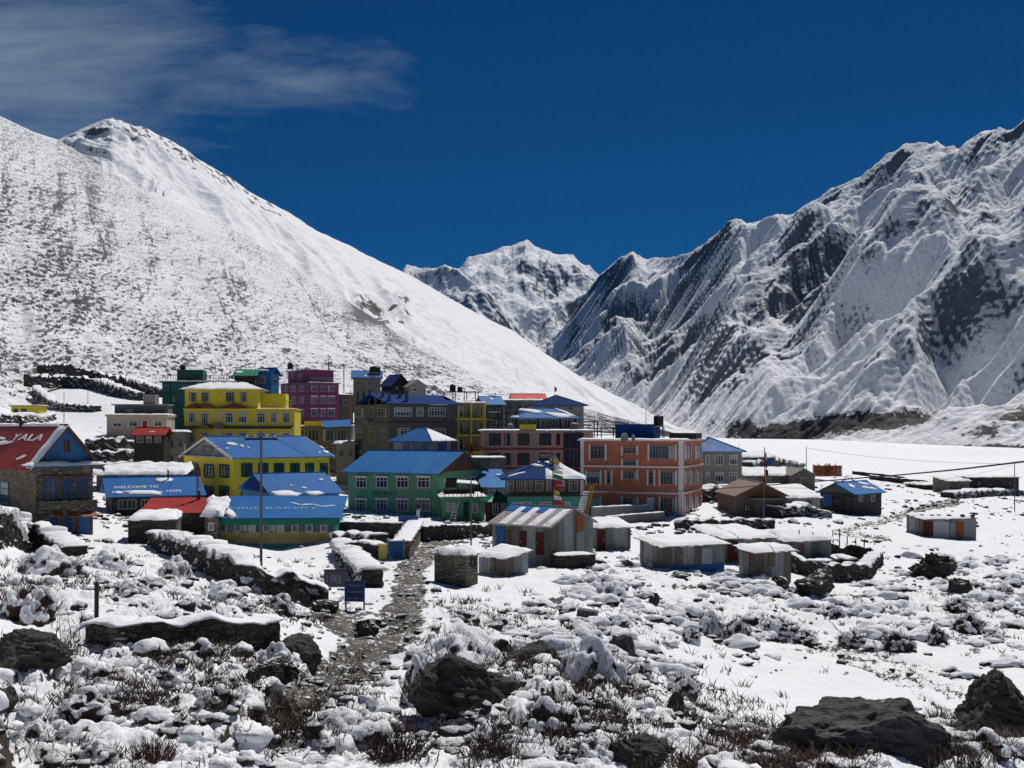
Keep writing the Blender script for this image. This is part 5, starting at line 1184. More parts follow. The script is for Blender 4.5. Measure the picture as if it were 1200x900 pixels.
# brown house and its neighbours on the right
h = House('brown_house', 'brown gabled house with a small blue window, behind the dry stone wall', 'house', 861.5, 863, 921, 104, 4, 609, 581, M['brown'], D=7)
h.gable('y', 1.15, 'browntrim', .2, .35, gable_mat='brownwood'); h.finish(); h.window('R', (896, 591, 902, 600), frame='blue_frame'); h.window('R', (872, 591, 880, 600), frame='darkwood', glass='glass_blue'); h.door('R', (885, 591, 890, 608), 'wood')
q = MB().box(1.2, -.7, h.H - .3, 4.2, -.02, h.H - .22); q.build('canopy', M['cement2'], h.root)
h = House('white_roof_annex', 'annex with a broad white snow roof, right of the brown gabled house', 'annex', 917, 921, 961, 108, 5, 602, 583.5, M['greytin'], D=6)
h.shed(.9, 'greytin', 'y', .25, snow=.14); h.finish(); h.door('R', (946, 586, 951, 600), 'wood')
h = House('blue_barn', 'long low stone barn with a snow patched blue roof and a blue door', 'barn', 961, 1000, 1033, 112, 42, 599, 578, M['stone_dk'])
h.gable('y' if False else 'x', .9, 'sky', .4, .35, gable_mat='cement'); h.finish(); h.door('L', (964.5, 579, 975, 593), 'blue_door'); h.windows('R', [(1006, 1011), (1020, 1025)], 580, 588, frame='grey_frame')
h.blob(0, 998, 570, 5, 1.6, .5); h.blob(0, 1018, 572, 10, 1.4, .15); h.blob(0, 1012, 567, 8, 1.2, .2)
h = House('long_white_roof_house', 'long low stone house with an unbroken white roof, right of the grey green lodge', 'house', 870, 874, 934, 150, 4, 568, 557.5, M['stone'], D=5)
h.shed(.8, 'greytin', 'y', .3, snow=.16); h.finish(); h.windows('R', [(880, 886), (898, 904)], 559, 565, frame='grey_frame')
h = House('small_gabled_barn', 'small grey gabled barn at the end of the long white roofed house', 'barn', 925, 928, 955, 148, 4, 569, 557, M['stone'], D=6)
h.gable('y', .85, 'greytin_y', .2, .3); h.finish(); h.window('R', (937, 559, 944, 565), frame='grey_frame')
h = House('snowed_in_house', 'far low house almost buried in snow, above the snowy wall', 'house', 868, 872, 909, 190, 4, 546, 536, M['cement'], D=5)
h.shed(.8, 'greytin', 'y', .3, snow=.2); h.finish(); h.door('R', (900, 538, 905, 545), 'blue_door')
h = House('container_hut', 'long metal hut of red, pale and grey sheets alone on the snow field', 'hut', 1076, 1081, 1144, 101, 12, 633, 609, M['sheets'], D=2.6)
h.shed(.30, 'greytin', 'y', .12, snow=.10); h.finish()
for x0, x1, mm in ((1082, 1093, 'door_red'), (1093.3, 1112, 'curtain'), (1120, 1129, 'orangetin')):
    a0, z0, a1, z1 = h.rect('R', (x0, 611, x1, 631.5)); q = MB(); h.panel('R', a0, z0, a1, z1, .001, .05, q); q.build('wall_sheet', M[mm], h.root)
h.door('R', (1113.5, 613, 1119.5, 631), 'greytin')
CH = h
h = House('low_stone_barn', 'low dark stone barn with a flat snow roof, far right beside the snowy rubble', 'barn', 1076, 1084, 1112, 168, 15, 577, 569, M['stone_dk'], D=5)
h.finish(); h.flat('cement', .4, .1, .2); h.door('R', (1098, 571, 1102, 576), 'wood')
h = House('roofless_stone_house', 'long dark stone house at the far right edge of the village', 'house', 1132, 1136, 1194, 165, 3, 577, 560, M['stone_dk'], D=6)
h.finish(); h.flat('cement', .2, .1, .16); h.windows('R', [(1146, 1151), (1165, 1170), (1182, 1187)], 563, 569, frame='darkwood')
h = House('stone_yard_house', 'low grey stone house with a lean white roof, left of the long dark stone house', 'house', 1108, 1112, 1136, 160, 5, 574, 564, M['stone'], D=5)
h.shed(.4, 'greytin', 'y', .3, snow=.16); h.finish(); h.door('R', (1121, 566, 1125, 573), 'wood')
# left: far houses
h = House('red_porch_house', 'dark shop with a red gabled porch roof and posts, below the beige house', 'shop', 154, 157, 192, 128, 6, 530, 509, M['darkwood'], D=4)
h.gable('x', .65, 'red', .5, .3); h.finish(); h.windows('R', [(160, 168), (171, 178), (181, 189)], 511, 519, frame='grey_frame', n=3); h.blob(0, 178, 506.5, 4, .5)
h = House('beige_house', 'beige flat roofed house with green shuttered windows and an upper gallery', 'house', 120, 125, 195, 168, 8, 513, 488, M['beige'], D=8)
h.finish(); h.flat('beige', .2, .3, .12); h.windows('R', [(132.5, 143), (150, 161), (180, 190)], 493, 500, frame='white_frame', glass='glass', n=2); h.door('R', (167, 493, 173, 503), 'redtrim', 'white')
a0, z0, a1, z1 = h.rect('R', (125, 476, 193, 488)); q = MB().box(.5, 3.2, h.H + .31, h.W - .3, 7.6, z1 + .2); q.build('upper_storey', M['cement'], h.root); q = MB().box(.1, 2.6, z1 + .203, h.W - .1, 7.9, z1 + .38); q.build('upper_roof', M['cement2'], h.root)
for x0, x1 in ((129, 140), (142, 152), (155, 160), (174, 190)): h.window('R', (x0, 478.5, x1, 486), frame='teal_frame', n=4, trans=False, out=-3.2)
q = MB().box(h.W * .55, 3.0, z1 + .39, h.W * .75, 6.5, z1 + 1.9); q.build('roof_room', M['cement2'], h.root)
h = House('yellow_cabin', 'tiny faded yellow cabin alone on the snowy slope, far left', 'cabin', 10, 13, 46, 232, 8, 489, 476, M['yellow'], D=6)
h.finish(); h.flat('browntrim', .4, .2, .1); h.windows('R', [(16, 21), (25, 31)], 479, 485, frame='brownwood'); q = MB().box(h.W * .72, 0.5, h.H + .2, h.W + .1, 4, h.H + 1.0); q.build('roof_room', M['brown'], h.root)
h = House('long_stone_shelter', 'long low stone shelter with a thick white roof, above the blue roof with lettering', 'shelter', 108, 113, 214, 112, 6, 570, 556, M['stone'], D=5)
h.shed(.7, 'greytin', 'y', .5, snow=.28); h.finish(); h.windows('R', [(119, 123), (132, 138), (150, 156)], 558, 563, frame='darkwood', n=1)
# ------------------------------------------------------------------ things on roofs and in the lanes
def place(px, py, d=None):
    """a point on the ground seen at a photo pixel (the scree slope counts as ground)"""
    x, y, z = hit(px, py)
    t = (px - 600) / F; s = (HY - py) / F; k = .53 * t - .16 + .83 * s
    if k < 0 and py < 482 and px < 560:
        dp = -98.6 / k
        if dp < y: x, y, z = t * dp, dp, s * dp
    if d: x, y, z = t * d, d, gz(t * d, d)
    return x, y, z
def lathe(mb, prof, n=18, c=(0, 0, 0)):
    b = len(mb.v)
    for r, z in prof:
        for k in range(n): a = 2 * math.pi * k / n; mb.v.append((c[0] + r * math.cos(a), c[1] + r * math.sin(a), c[2] + z))
    for i in range(len(prof) - 1):
        for k in range(n): mb.f.append((b + i * n + k, b + i * n + (k + 1) % n, b + (i + 1) * n + (k + 1) % n, b + (i + 1) * n + k))
    mb.f.append(tuple(b + k for k in range(n))[::-1]); e = b + (len(prof) - 1) * n; mb.f.append(tuple(e + k for k in range(n))); return mb
def tank(px0, py0, px1, py1, d, label, stand=0., mat='dark', snow=False):
    w = (px1 - px0) / F * d; hh = (py1 - py0) / F * d; b = P((px0 + px1) / 2, py1, d); r = w / 2
    t = thing('water_tank', label, 'water tank', b)
    pr = [(r * .96, 0), (r, .04)]
    for i in range(5): z = hh * (.08 + .16 * i); pr += [(r, z), (r * 1.03, z + hh * .03), (r * 1.03, z + hh * .06), (r, z + hh * .09)]
    pr += [(r * .97, hh * .86), (r * .5, hh * .94)]
    lathe(MB(), pr).build('tank_body', M[mat], t, True); lathe(MB(), [(r * .36, hh * .93), (r * .36, hh), (r * .1, hh * 1.02)], 12).build('lid', M[mat], t)
    if snow: lathe(MB(), [(r * .85, hh * .95), (r * .7, hh * 1.03), (r * .2, hh * 1.08)], 12).build('snow', M['snow'], t, True)
    if stand:
        q = MB(); q.box(-r * 1.1, -r * 1.1, -.12, r * 1.1, r * 1.1, -.003); q.build('platform', M['metal'], t)
        for sx in (-1, 1):
            for sy in (-1, 1): MB().tube([(sx * r * .95, sy * r * .95, -.12), (sx * r * 1.0, sy * r * 1.0, -stand)], .05, 5).build('leg', M['metal'], t)
        q = MB().tube([(-r * .95, -r * .95, -stand * .9), (r * .95, -r * .95, -.2)], .03, 4); q.build('brace', M['metal'], t)
    return t
tank(766, 486, 777.5, 499, 108, 'black ribbed water tank on a metal stand, on the terracotta hotel roof', 1.35)
tank(211, 427, 217, 433.5, 188, 'small black water tank on the roof room of the dark green hotel')
tank(433, 429, 446, 436.5, 187, 'wide black water tank on the hill house above the grey lodge', .3)
tank(527, 450, 534, 459, 143, 'taller black water tank on the platform over the cream balcony house')
tank(536, 453, 542, 459, 143.4, 'shorter black water tank on the platform over the cream balcony house')
tank(337, 425, 343.5, 432, 203, 'black water tank on a tall dark frame above the purple lodge roof', 1.9)
tank(594, 497, 602, 503, 133, 'low dark water tank with snow on top, on the pink hotel roof', 0, 'tank_grey', True)
tank(668, 496, 678, 503.5, 133, 'round grey tank with a snow cap, at the right of the pink hotel roof', 0, 'tank_grey', True)
def dish(px, py, d, r, label, rz=0.):
    t = thing('satellite_dish', label, 'satellite dish', P(px, py, d), rz); q = MB(); n = 14
    q.v.append((0, 0, 0))
    for k in range(n): a = 2 * math.pi * k / n; q.v.append((r * math.cos(a), -.28 * r, r * math.sin(a)))
    q.f += [(0, 1 + k, 1 + (k + 1) % n) for k in range(n)]; q.build('reflector', M['metal'], t, True)
    MB().tube([(0, -.02, -r), (0, -r * .9, 0)], .015, 4).build('feed_arm', M['metal'], t); MB().tube([(0, .03, 0), (0, .03, -r * 1.5)], .03, 5).build('mast', M['metal'], t)
dish(731, 512.5, 104.5, .45, 'satellite dish beside the blue cabin on the terracotta hotel roof', .5)
dish(741, 513, 104.5, .35, 'smaller satellite dish on the terracotta hotel roof', .9)
dish(650, 541, 99, .5, 'satellite dish on the ridge of the teal restaurant', -.4)

# poles
def upole(px, ytop, ybot, label, arms=1, d=None, r=.09, mat='pole', cat='pole', name='utility_pole', lean=0.):
    x, y, z = place(px, ybot, d); t = thing(name, label, cat, (x, y, z)); H = (HY - ytop) / F * y - z
    MB().tube([(0, 0, -.5), (lean, 0, H)], [r * 1.15, r * .8], 8).build('shaft', M[mat], t)
    for k in range(arms):
        zz = H - .35 - .55 * k; a = MB().box(-.7, -.05, zz - .05, .7, .05, zz + .05); ar = a.build('crossarm', M['darkwood'], t); ar.location.x = lean
        for sx in (-.6, -.25, .25, .6): lathe(MB(), [(.035, 0), (.05, .05), (.03, .09), (.045, .14)], 7, (sx, 0, zz + .05)).build('insulator', M['cloth_white'], ar)
    return t, Vector((x, y, z + H - .25))
_, PT0 = upole(306, 505, 684, 'tall grey concrete utility pole with a crossarm, in front of the bakery', 1, None, .058)
_, PT1 = upole(552, 556, 643, 'slim bare pole standing before the green annex', 0, None, .05)
_, PT2 = upole(385, 424, 470, 'dark utility pole on the skyline right of the purple lodge', 1, 215, .11, 'darkwood')
_, PT3 = upole(403, 426, 470, 'second dark utility pole right of the purple lodge, nearer the grey hill house', 1, 217, .10, 'darkwood')
upole(411, 458, 512, 'pale thin pole at the left corner of the grey lodge', 1, 150, .07, 'metal')
upole(75, 459, 496, 'thin pole on the snow above the beige house, left one', 0, None, .07)
upole(103, 455, 481, 'thin pole on the snow above the beige house, right one', 0, None, .07)
upole(895, 569, 617, 'slim grey pole beside the brown gabled house', 0, 97, .05)
_, PT4 = upole(945, 523, 552, 'thin pole behind the small gabled barn', 0, 165, .06)
_, PT5 = upole(1189, 541, 580, 'tall thin pole at the right edge above the long dark stone house', 0, 140, .06)
upole(866, 520, 548, 'short thin pole near the far low house', 0, 180, .05)
upole(466, 623, 650, 'thin metal post at the small blue gate', 0, None, .03, 'metal')
upole(195, 503, 533, 'slim pole in front of the dark green hotel', 0, 150, .05)
upole(749, 470, 497, 'thin antenna mast on the terracotta hotel roof', 0, 107, .02, 'metal', 'mast', 'antenna_mast') if False else None
for px, y0, y1, d, lab in ((757, 478, 497, 106.8, 'thin antenna mast on the blue cabin roof of the terracotta hotel'), (650, 452, 463, 156, 'short mast with a small flag on the dark blue roof behind')):
    t = thing('antenna_mast', lab, 'mast', P(px, y1, d)); MB().tube([(0, 0, -.2), (0, 0, (y1 - y0) / F * d)], .03, 5).build('shaft', M['metal'], t)
    if px == 650: MB().box(0, -.02, .5, .28, .02, 1.1).build('flag', M['cloth_red'], t)
def wire(a, b, sag, r, label, name='cable', n=26, mat='cable'):
    a, b = Vector(a), Vector(b); pts = [a.lerp(b, i / n) + Vector((0, 0, -sag * 4 * (i / n) * (1 - i / n))) for i in range(n + 1)]
    o = MB().tube(pts, r, 6).build(name, M[mat], None, True); tag(o, label, 'cable'); return o
# the thick cable crossing the right half comes down from the viewer's side
_a, _b = P(1290, 533, 12.5), P(700, 577, 98)
pts = []
for i in range(41):
    t_ = i / 40; px_ = 1290 + (700 - 1290) * t_; d_ = math.exp(math.log(31) * (1 - t_ ** .8) + math.log(98) * t_ ** .8)
    py_ = np.interp(px_, [700, 780, 860, 960, 1050, 1120, 1200, 1290], [577.5, 576, 571.5, 564, 557, 550.5, 541, 529]); pts.append(P(px_, py_, d_))
o = MB().tube(pts, [.038 - .010 * i / 40 for i in range(41)], 7).build('cable', M['cable'], None, True); tag(o, 'thick black cable sagging across the view towards the terracotta hotel', 'cable')
wire(PT0, P(-40, 548, 47), .5, .011, 'thin wire from the tall pole towards the left edge')
wire(PT0 + Vector((.5, 0, 0)), P(540, 590, 100), .9, .014, 'thin wire from the tall pole down to the green lodge')
wire(PT0 + Vector((-.5, 0, 0)), P(205, 513, 130), .6, .014, 'thin wire from the tall pole to the grey guest house')
wire(PT2, PT3, .3, .03, 'wire between the two dark skyline poles'); wire(PT4, PT5, .6, .02, 'thin wire above the white field, to the tall right pole')

wire(P(205, 513, 130), P(113, 505, 150), .5, .018, 'thin wire between the grey guest house and the beige house')
wire(P(403, 430, 217), P(452, 458, 140), .7, .02, 'thin wire from the second skyline pole to the grey lodge')
wire(P(411, 460, 150), P(531, 476, 142), .5, .016, 'thin wire across the front of the grey lodge to the cream balcony house')
wire(P(552, 558, 74), P(648, 545, 84), .4, .012, 'thin wire from the slim bare pole to the prayer flag pole')
wire(P(895, 571, 97), P(1189, 545, 140), 1.0, .014, 'lower thin wire from the slim grey pole to the tall right pole')
# flags
def flags(px, ytop, ybot, d, label, cols, w=.55, first=.1, last=.8, full=False):
    x = (px - 600) / F * d; z = (HY - ybot) / F * d; H = (ybot - ytop) / F * d
    t = thing('flag_pole', label, 'flag pole', (x, d, z)); MB().tube([(0, 0, -.4), (0, 0, H)], .045, 6).build('shaft', M['darkwood'], t)
    n = len(cols); step = H * (last - first) / n
    for i, c in enumerate(cols):
        q = MB(); k = 5; z0 = H * first + step * i; ww = w * (.6 + .6 * rnd.random()); ph = rnd.random() * 6
        for j in range(k + 1):
            a = j / k; yy_ = .10 * math.sin(a * 5 + ph); q.v += [(.05 + a * ww, yy_ - .1 * a, z0 - .12 * a), (.05 + a * ww * .9, yy_ - .1 * a, z0 + step * .86 - .18 * a)]
        for j in range(k): q.f.append((2 * j, 2 * j + 2, 2 * j + 3, 2 * j + 1))
        b = len(q.v); q.v += [(a_, y_ + .015, z_) for a_, y_, z_ in q.v[:b]]; q.f += [tuple(reversed([i_ + b for i_ in f_])) for f_ in q.f[:k]]
        q.build('flag', M['cloth_' + c], t)
    return t
flags(648, 531, 606, 84, 'tall pole wrapped in colourful prayer flags, before the teal restaurant', ['yellow', 'white', 'red', 'white', 'yellow', 'red', 'red', 'green', 'white', 'white', 'yellow'], .65, .04, .93)
flags(231, 541, 590, 88, 'pole with a long dark red banner, in front of the yellow lodge', ['red', 'white', 'red'], .35, .1, .95)
flags(896, 524, 569, 112, 'pole with a red and white banner behind the brown gabled house', ['yellow', 'red', 'red', 'white'], .3, .05, .9)
flags(550, 478, 565, 131, 'dark pole with a red banner before the cream balcony house', ['red', 'red', 'red', 'cloth'][:3], .45, .1, .55)

t = thing('terrace_shelter', 'dark timber shelter with snow on its roof, on the terrace of the green annex', 'shelter', P(522, 583, 105.5), .15)
for xx in (0, 1.2, 2.6): MB().tube([(xx, 0, -.1), (xx, 0, 1.35)], .05, 5).build('post', M['darkwood'], t)
MB().box(-.2, -.3, .25, 2.8, .1, .75).build('side_board', M['darkwood'], t); MB().box(.1, -.1, .9, 1.1, .5, 1.9).build('black_tarpaulin', M['dark'], t)
rf = MB().slab([(1.0, -.5, 1.3), (3.1, -.5, 1.15), (3.1, .9, 1.35), (1.0, .9, 1.5)], (0, 0, 1), .06).build('roof', M['brownwood'], t); MB().slab([(1.05, -.5, 1.37), (3.1, -.5, 1.22), (3.05, .85, 1.42), (1.0, .85, 1.57)], (0, 0, 1), .10).build('snow', M['snow'], rf)
MB().tube([(3.0, -.4, 0), (3.7, -.4, .75)], .12, 5).build('log', M['darkwood'], t)
# ladder, stair, gates, signs, logs
t = thing('ladder', 'pale wooden ladder leaning on the green annex', 'ladder', P(527, 613, 101.5), .1)
for dx in (0, .42): MB().tube([(dx, 0, 0), (dx + .42, .7, 1.9)], .035, 5).build('rail', M['white'], t)
for i in range(7): a = (i + .7) / 7.6; MB().tube([(.42 * a, .7 * a, 1.9 * a), (.42 + .42 * a, .7 * a, 1.9 * a)], .025, 5).build('rung', M['white'], t)
t = thing('outdoor_stair', 'steep snow covered stair with a yellow side rail, left of the terracotta hotel', 'stair', P(672, 607, 93), 0)
for i in range(11): a = i / 10; MB().box(.1 + a * .75, .3 * a, .1 + a * 2.0, .75 + a * .75, .3 * a + .28, .17 + a * 2.0).build('step', M['snow'], t)
MB().tube([(.85, -.05, -.2), (1.5, .3, 2.75)], .07, 6).build('rail', M['ladder'], t); MB().tube([(1.05, -.05, -.2), (1.7, .3, 2.6)], .06, 6).build('rail', M['ladder'], t); MB().tube([(1.4, .3, 2.4), (1.95, .3, 2.85)], .05, 6).build('brace', M['ladder'], t)
x, y, z = place(464, 655)
t = thing('gate', 'small blue metal gate between two dry stone walls', 'gate', (x, y, z)); w = 18 / F * y; MB().box(-w / 2, -.04, .12, w / 2, .04, 1.0).build('gate_panel', M['blue_door'], t)
for sx in (-1, 1): MB().tube([(sx * w / 2, 0, -.2), (sx * w / 2, 0, 1.15)], .05, 6).build('post', M['metal'], t)
MB().box(-w / 2 - .55, -.15, -.2, -w / 2 - .08, .25, .85).build('gate_pier', M['cream'], t)
t = thing('gate', 'blue board gate at the corner of the walled yard before the green lodge', 'gate', P(478, 617, 97)); MB().box(-.8, -.05, -.2, .9, .05, .95).build('gate_panel', M['blue_door'], t); MB().tube([(-.8, 0, -.3), (-.8, 0, 1.1)], .05, 6).build('post', M['darkwood'], t)
def sign(px0, py0, px1, py1, ybot, d, label, face, ink, rz=0., lines=3, body=None):
    x = (px0 + px1) / 2; p_ = P(x, ybot, d); g = gz(p_.x, p_.y); w = (px1 - px0) / F * d; hh = (py1 - py0) / F * d; zb = (HY - py1) / F * d
    t = thing('sign_board', label, 'sign', (p_.x, p_.y, g), rz); zb -= g
    b = MB().box(-w / 2, -.03, zb, w / 2, .03, zb + hh).build('board', M[face], t)
    for sx in (-1, 1): MB().tube([(sx * w * .46, .06, -.4), (sx * w * .46, .06, zb + hh)], .035, 6).build('post', M['darkwood'], t)
    MB().box(-w / 2 - .04, -.045, zb + hh + .002, w / 2 + .04, .045, zb + hh + .05).build('frame', M['dark'], t)
    q = MB()                                     # the writing is worn: only its strokes are left
    for i in range(lines):
        zc = zb + hh * (1 - (i + .5) / lines); k = 9 if lines == 1 else 15; hs = hh / lines * (.30 if lines == 1 else .16)
        for j in range(k):
            if rnd.random() < .12: continue
            xx = -w * .42 + w * .84 * (j + .5) / k; ww = w * .84 / k * rnd.uniform(.18, .36); q.box(xx - ww, -.036, zc - hs * rnd.uniform(.6, 1), xx + ww, -.031, zc + hs * rnd.uniform(.6, 1))
    q.build('lettering', M[ink], b)
    return t
x, y, z = place(395, 699)
sign(380, 668.5, 407, 688, 698, y, 'weathered grey sign board standing before the dry stone wall', 'signgrey', 'letter_grey', .12, 1, ['HOTEL'])
x, y, z = place(416, 712)
sign(403.5, 682, 427.5, 705, 712, y, 'dark blue sign board with pale lines of writing, beside the path', 'signblue', 'letter_grey', -.15, 3, ['HOTEL', 'WELCOME', 'RESTAURANT'])
t = thing('wood_stack', 'red brown stack of planks and firewood with snow on top, on the white field', 'wood stack', P(954, 558.5, 168), 0)
q = MB(); W_ = 33 / F * 168; hh = 13 / F * 168
for j in range(8):
    for i in range(5):
        l = W_ / 5; q.box(i * l + .03, -.1 * rnd.random(), j * hh / 8 + .02, (i + 1) * l - .03, .9, (j + 1) * hh / 8 - .03 * rnd.random())
q.build('planks', M['orangetin'], t, kind='stuff'); q = MB()
for i in range(34): a = rnd.random() * W_; q.tube([(a, -.1, hh * (.35 + .7 * rnd.random())), (a + .1, .9, hh * (.6 + .6 * rnd.random()))], .08, 5)
q.build('logs', M['darkwood'], t, kind='stuff')
t = thing('timber_deck', 'dark unfinished timber deck right of the long pink hotel', 'deck', P(690, 520, 131), 0)
for i in range(5): MB().box(-.3, -1.2 + .0 * i, .25 + .38 * i, 4.6 - .4 * i, 1.5, .33 + .38 * i).build('board', M['darkwood'], t)
for xx in (0, 1.4, 2.8, 4.1): MB().tube([(xx, -1, -2.5), (xx, -1, 1.95)], .07, 5).build('post', M['darkwood'], t)
t = thing('timber_scaffold', 'dark open timber frame with snow on its beams, left of the snow eaved grey house', 'frame', P(583, 507, 141), 0)
for i in range(4): MB().box(-1.3, -.8, .2 + .75 * i, 2.6, .6, .30 + .75 * i).build('board', M['darkwood'], t)
for xx in (-1.2, .1, 1.2, 2.4): MB().tube([(xx, -.85, -2), (xx, -.85, 2.9)], .08, 5).build('post', M['darkwood'], t)
q = MB().box(-1.3, -.8, 2.56, .4, .6, 2.66); q.build('snow', M['snow'], t)
# stones weighing down the metal hut roof
for px_, py_ in ((1080, 606), (1100, 605), (1112, 604.5), (1128, 606.5), (1140, 606), (1092, 607)):
    p_ = P(px_, py_, 102.2); rr_ = bmesh.new(); bmesh.ops.create_icosphere(rr_, subdivisions=1, radius=.17); me = bpy.data.meshes.new('roof_stone'); 
    for v in rr_.verts: v.co = Vector((v.co.x * 1.3, v.co.y, v.co.z * .6)) * (1 + .3 * rnd.random())
    rr_.to_mesh(me); rr_.free(); me.materials.append(M['rock_sn']); o = bpy.data.objects.new('roof_stone', me); col.objects.link(o); o.location = (p_.x, p_.y, CH.root.location.z + CH.H + .16 + (p_.y - CH.C.y) * .115); tag(o, 'small dark stone weighing down the roof of the lone metal hut', 'stone', 'stones on the metal hut roof')

# ------------------------------------------------------------------ dry stone walls
def stone_wall(label, pts, hgt, thick=.5, cap=True, mat='drystone', name='dry_stone_wall', cat='wall', d=None, top_noise=.12, capt=.14, snow_over=.12, rough=.06, dn=0):
    W3 = [Vector(place(a, b, d)) for a, b in pts]; cum = [0]
    for i in range(1, len(W3)): cum.append(cum[-1] + (W3[i] - W3[i - 1]).length)
    L = cum[-1]; y0 = W3[0].y; step = max(.12, y0 / 400); n = int(min(260, max(8, L / step))); sd_ = rnd.random() * 99
    hs = hgt if isinstance(hgt, (list, tuple)) else [hgt] * len(pts)
    t = thing(name, label, cat, W3[0]); t['kind'] = 'thing'; o0 = W3[0]; rows = []; top = []
    nz_ = 6
    for i in range(n + 1):
        s = L * i / n; x = np.interp(s, cum, [q.x for q in W3]); y = np.interp(s, cum, [q.y for q in W3]); hh = np.interp(s, cum, hs)
        s2 = min(s + .3, L); s1 = max(s - .3, 0)
        dx = np.interp(s2, cum, [q.x for q in W3]) - np.interp(s1, cum, [q.x for q in W3]); dy = np.interp(s2, cum, [q.y for q in W3]) - np.interp(s1, cum, [q.y for q in W3])
        l = math.hypot(dx, dy) or 1; nx_, ny_ = dy / l, -dx / l
        zg = min(gz0(x, y), gz0(x + nx_ * .4, y + ny_ * .4)) if y < 260 else np.interp(s, cum, [q.z for q in W3])
        if py_is_scree(pts): zg = np.interp(s, cum, [q.z for q in W3])
        ht = hh * (1 + top_noise * 2 * float(fbm(np.array(s * 1.1 + sd_), np.array(0.), 4))); sec = []
        for sgn in (-1, 1):
            col_ = []
            for k in range(nz_ + 1):
                a = k / nz_; z = zg - .5 + (ht + .5) * a
                off = thick * (.55 - .12 * a) + rough * float(fbm(np.array(s * 3.5 + sgn * 9 + sd_), np.array(z * 4.), 3)) * 1.6
                col_.append(Vector((x + nx_ * off * sgn, y + ny_ * off * sgn, z)) - o0)
            sec.append(col_)
        rows.append(sec[0] + sec[1][::-1]); top.append((Vector((x, y, zg + ht)) - o0, Vector((nx_, ny_, 0)), s))
    m_ = MB(); k = len(rows[0])
    for r_ in rows: m_.v += [tuple(q) for q in r_]
    for i in range(n):
        for j in range(k - 1): m_.f.append((i * k + j, (i + 1) * k + j, (i + 1) * k + j + 1, i * k + j + 1))
    m_.f.append(tuple(range(k))); m_.f.append(tuple(n * k + j for j in range(k))[::-1])
    m_.build('stonework', M[mat], t)
    if cap:
        c_ = MB(); pr = [(-.5, -.03), (-.62, .02), (-.5, .55), (-.2, 1.0), (.2, 1.0), (.5, .55), (.62, .02), (.5, -.03)]
        for p_, n_, s in top:
            wv = 1 + 1.2 * float(fbm(np.array(s * .8 + sd_ + 4), np.array(3.), 3)); wv = min(max(wv, .12), 1.7)
            for j_, (a, b) in enumerate(pr):
                e_ = 1 + .30 * float(fbm(np.array(s * 1.1 + sd_ + j_ * .7), np.array(j_ * 1.3), 3))
                c_.v.append(tuple(p_ + n_ * a * (thick + snow_over) * (.70 + .25 * wv) * e_ + Vector((0, 0, capt * .65 * wv * b * e_))))
        k = len(pr)
        for i in range(n):
            for j in range(k): c_.f.append((i * k + j, (i + 1) * k + j, (i + 1) * k + (j + 1) % k, i * k + (j + 1) % k))
        c_.f.append(tuple(range(k))); c_.f.append(tuple(n * k + j for j in range(k))[::-1]); c_.build('snow', M['snow'], t, True)
    return t
def py_is_scree(pts): return pts[0][1] < 478 and pts[0][0] < 560
stone_wall('straight dark dry stone retaining wall in the left foreground, snow piled on top', [(112, 757), (160, 759), (215, 759), (270, 756), (316, 752)], [.72, .70, .68, .72, .78], .8, True, 'drystone', capt=.16, snow_over=.12, rough=.05)
stone_wall('long tumbled dry stone wall running down from the grey store past the bakery', [(182, 640), (205, 651), (240, 668), (275, 684), (300, 690), (340, 697), (385, 706)], [.8, 1.1, 1.2, 1.1, .9, .8, .6], .9, True, capt=.14, top_noise=.3, rough=.2)
stone_wall('rough stone bank with snow on top, in front of the stone lodge', [(-30, 632), (20, 636), (60, 645), (88, 655)], [1.5, 1.6, 1.2, .7], 1.2, True, 'drystone', capt=.18, top_noise=.3, rough=.3)
stone_wall('snow heaped stone wall running from the bakery corner towards the sign boards', [(400, 645), (408, 660), (422, 675), (436, 688)], [.7, .8, .8, .75], 1.1, True, capt=.22, top_noise=.35, rough=.2)
stone_wall('dark stone wall with a broad snow cap, left of the small blue gate', [(404, 655), (425, 652), (448, 657)], [.9, 1.0, .9], .7, True, capt=.18)
stone_wall('tan stone wall with a wide flat snow top, leading up from the small blue gate', [(470, 655), (480, 641), (487, 630)], [1.0, 1.15, 1.2], .95, True, 'brick', capt=.12, top_noise=.04, rough=.04)
stone_wall('dark dry stone wall below the green annex', [(493, 633), (520, 631), (550, 630), (576, 628)], [1.0, 1.0, .95, .9], .7, True, capt=.10, rough=.15, top_noise=.2)
stone_wall('snowy yard wall in front of the left half of the green lodge', [(394, 628), (425, 628), (470, 629)], [1.0, 1.0, 1.0], .5, True, 'stone_dk', capt=.13, top_noise=.04)
stone_wall('rubble wall with round snow caps between the bakery and the small blue gate', [(392, 641), (420, 640), (448, 641)], [.85, .9, .8], .8, True, capt=.16, rough=.2, top_noise=.3)
stone_wall('plain grey cement wall with snow on top, before the terracotta hotel', [(694, 613), (725, 611), (757, 609)], 1.35, .35, True, 'cement2', 'cement_wall', top_noise=.02, capt=.14, rough=.01)
stone_wall('long low cement wall in front of the terracotta hotel', [(708, 618), (745, 614), (777, 611)], .85, .4, True, 'cement', 'cement_wall', top_noise=.02, capt=.10, rough=.01)
stone_wall('low dry stone wall with a ragged snow cap, below the brown gabled house', [(793, 622), (830, 620), (870, 620), (905, 617)], [.8, .8, .75, .6], .7, True, capt=.14, rough=.15, top_noise=.2)
stone_wall('tumbled stone wall behind the brown gabled house', [(820, 588), (845, 586), (862, 585)], [1.3, 1.3, 1.0], 1.6, True, capt=.2, rough=.4, top_noise=.35)
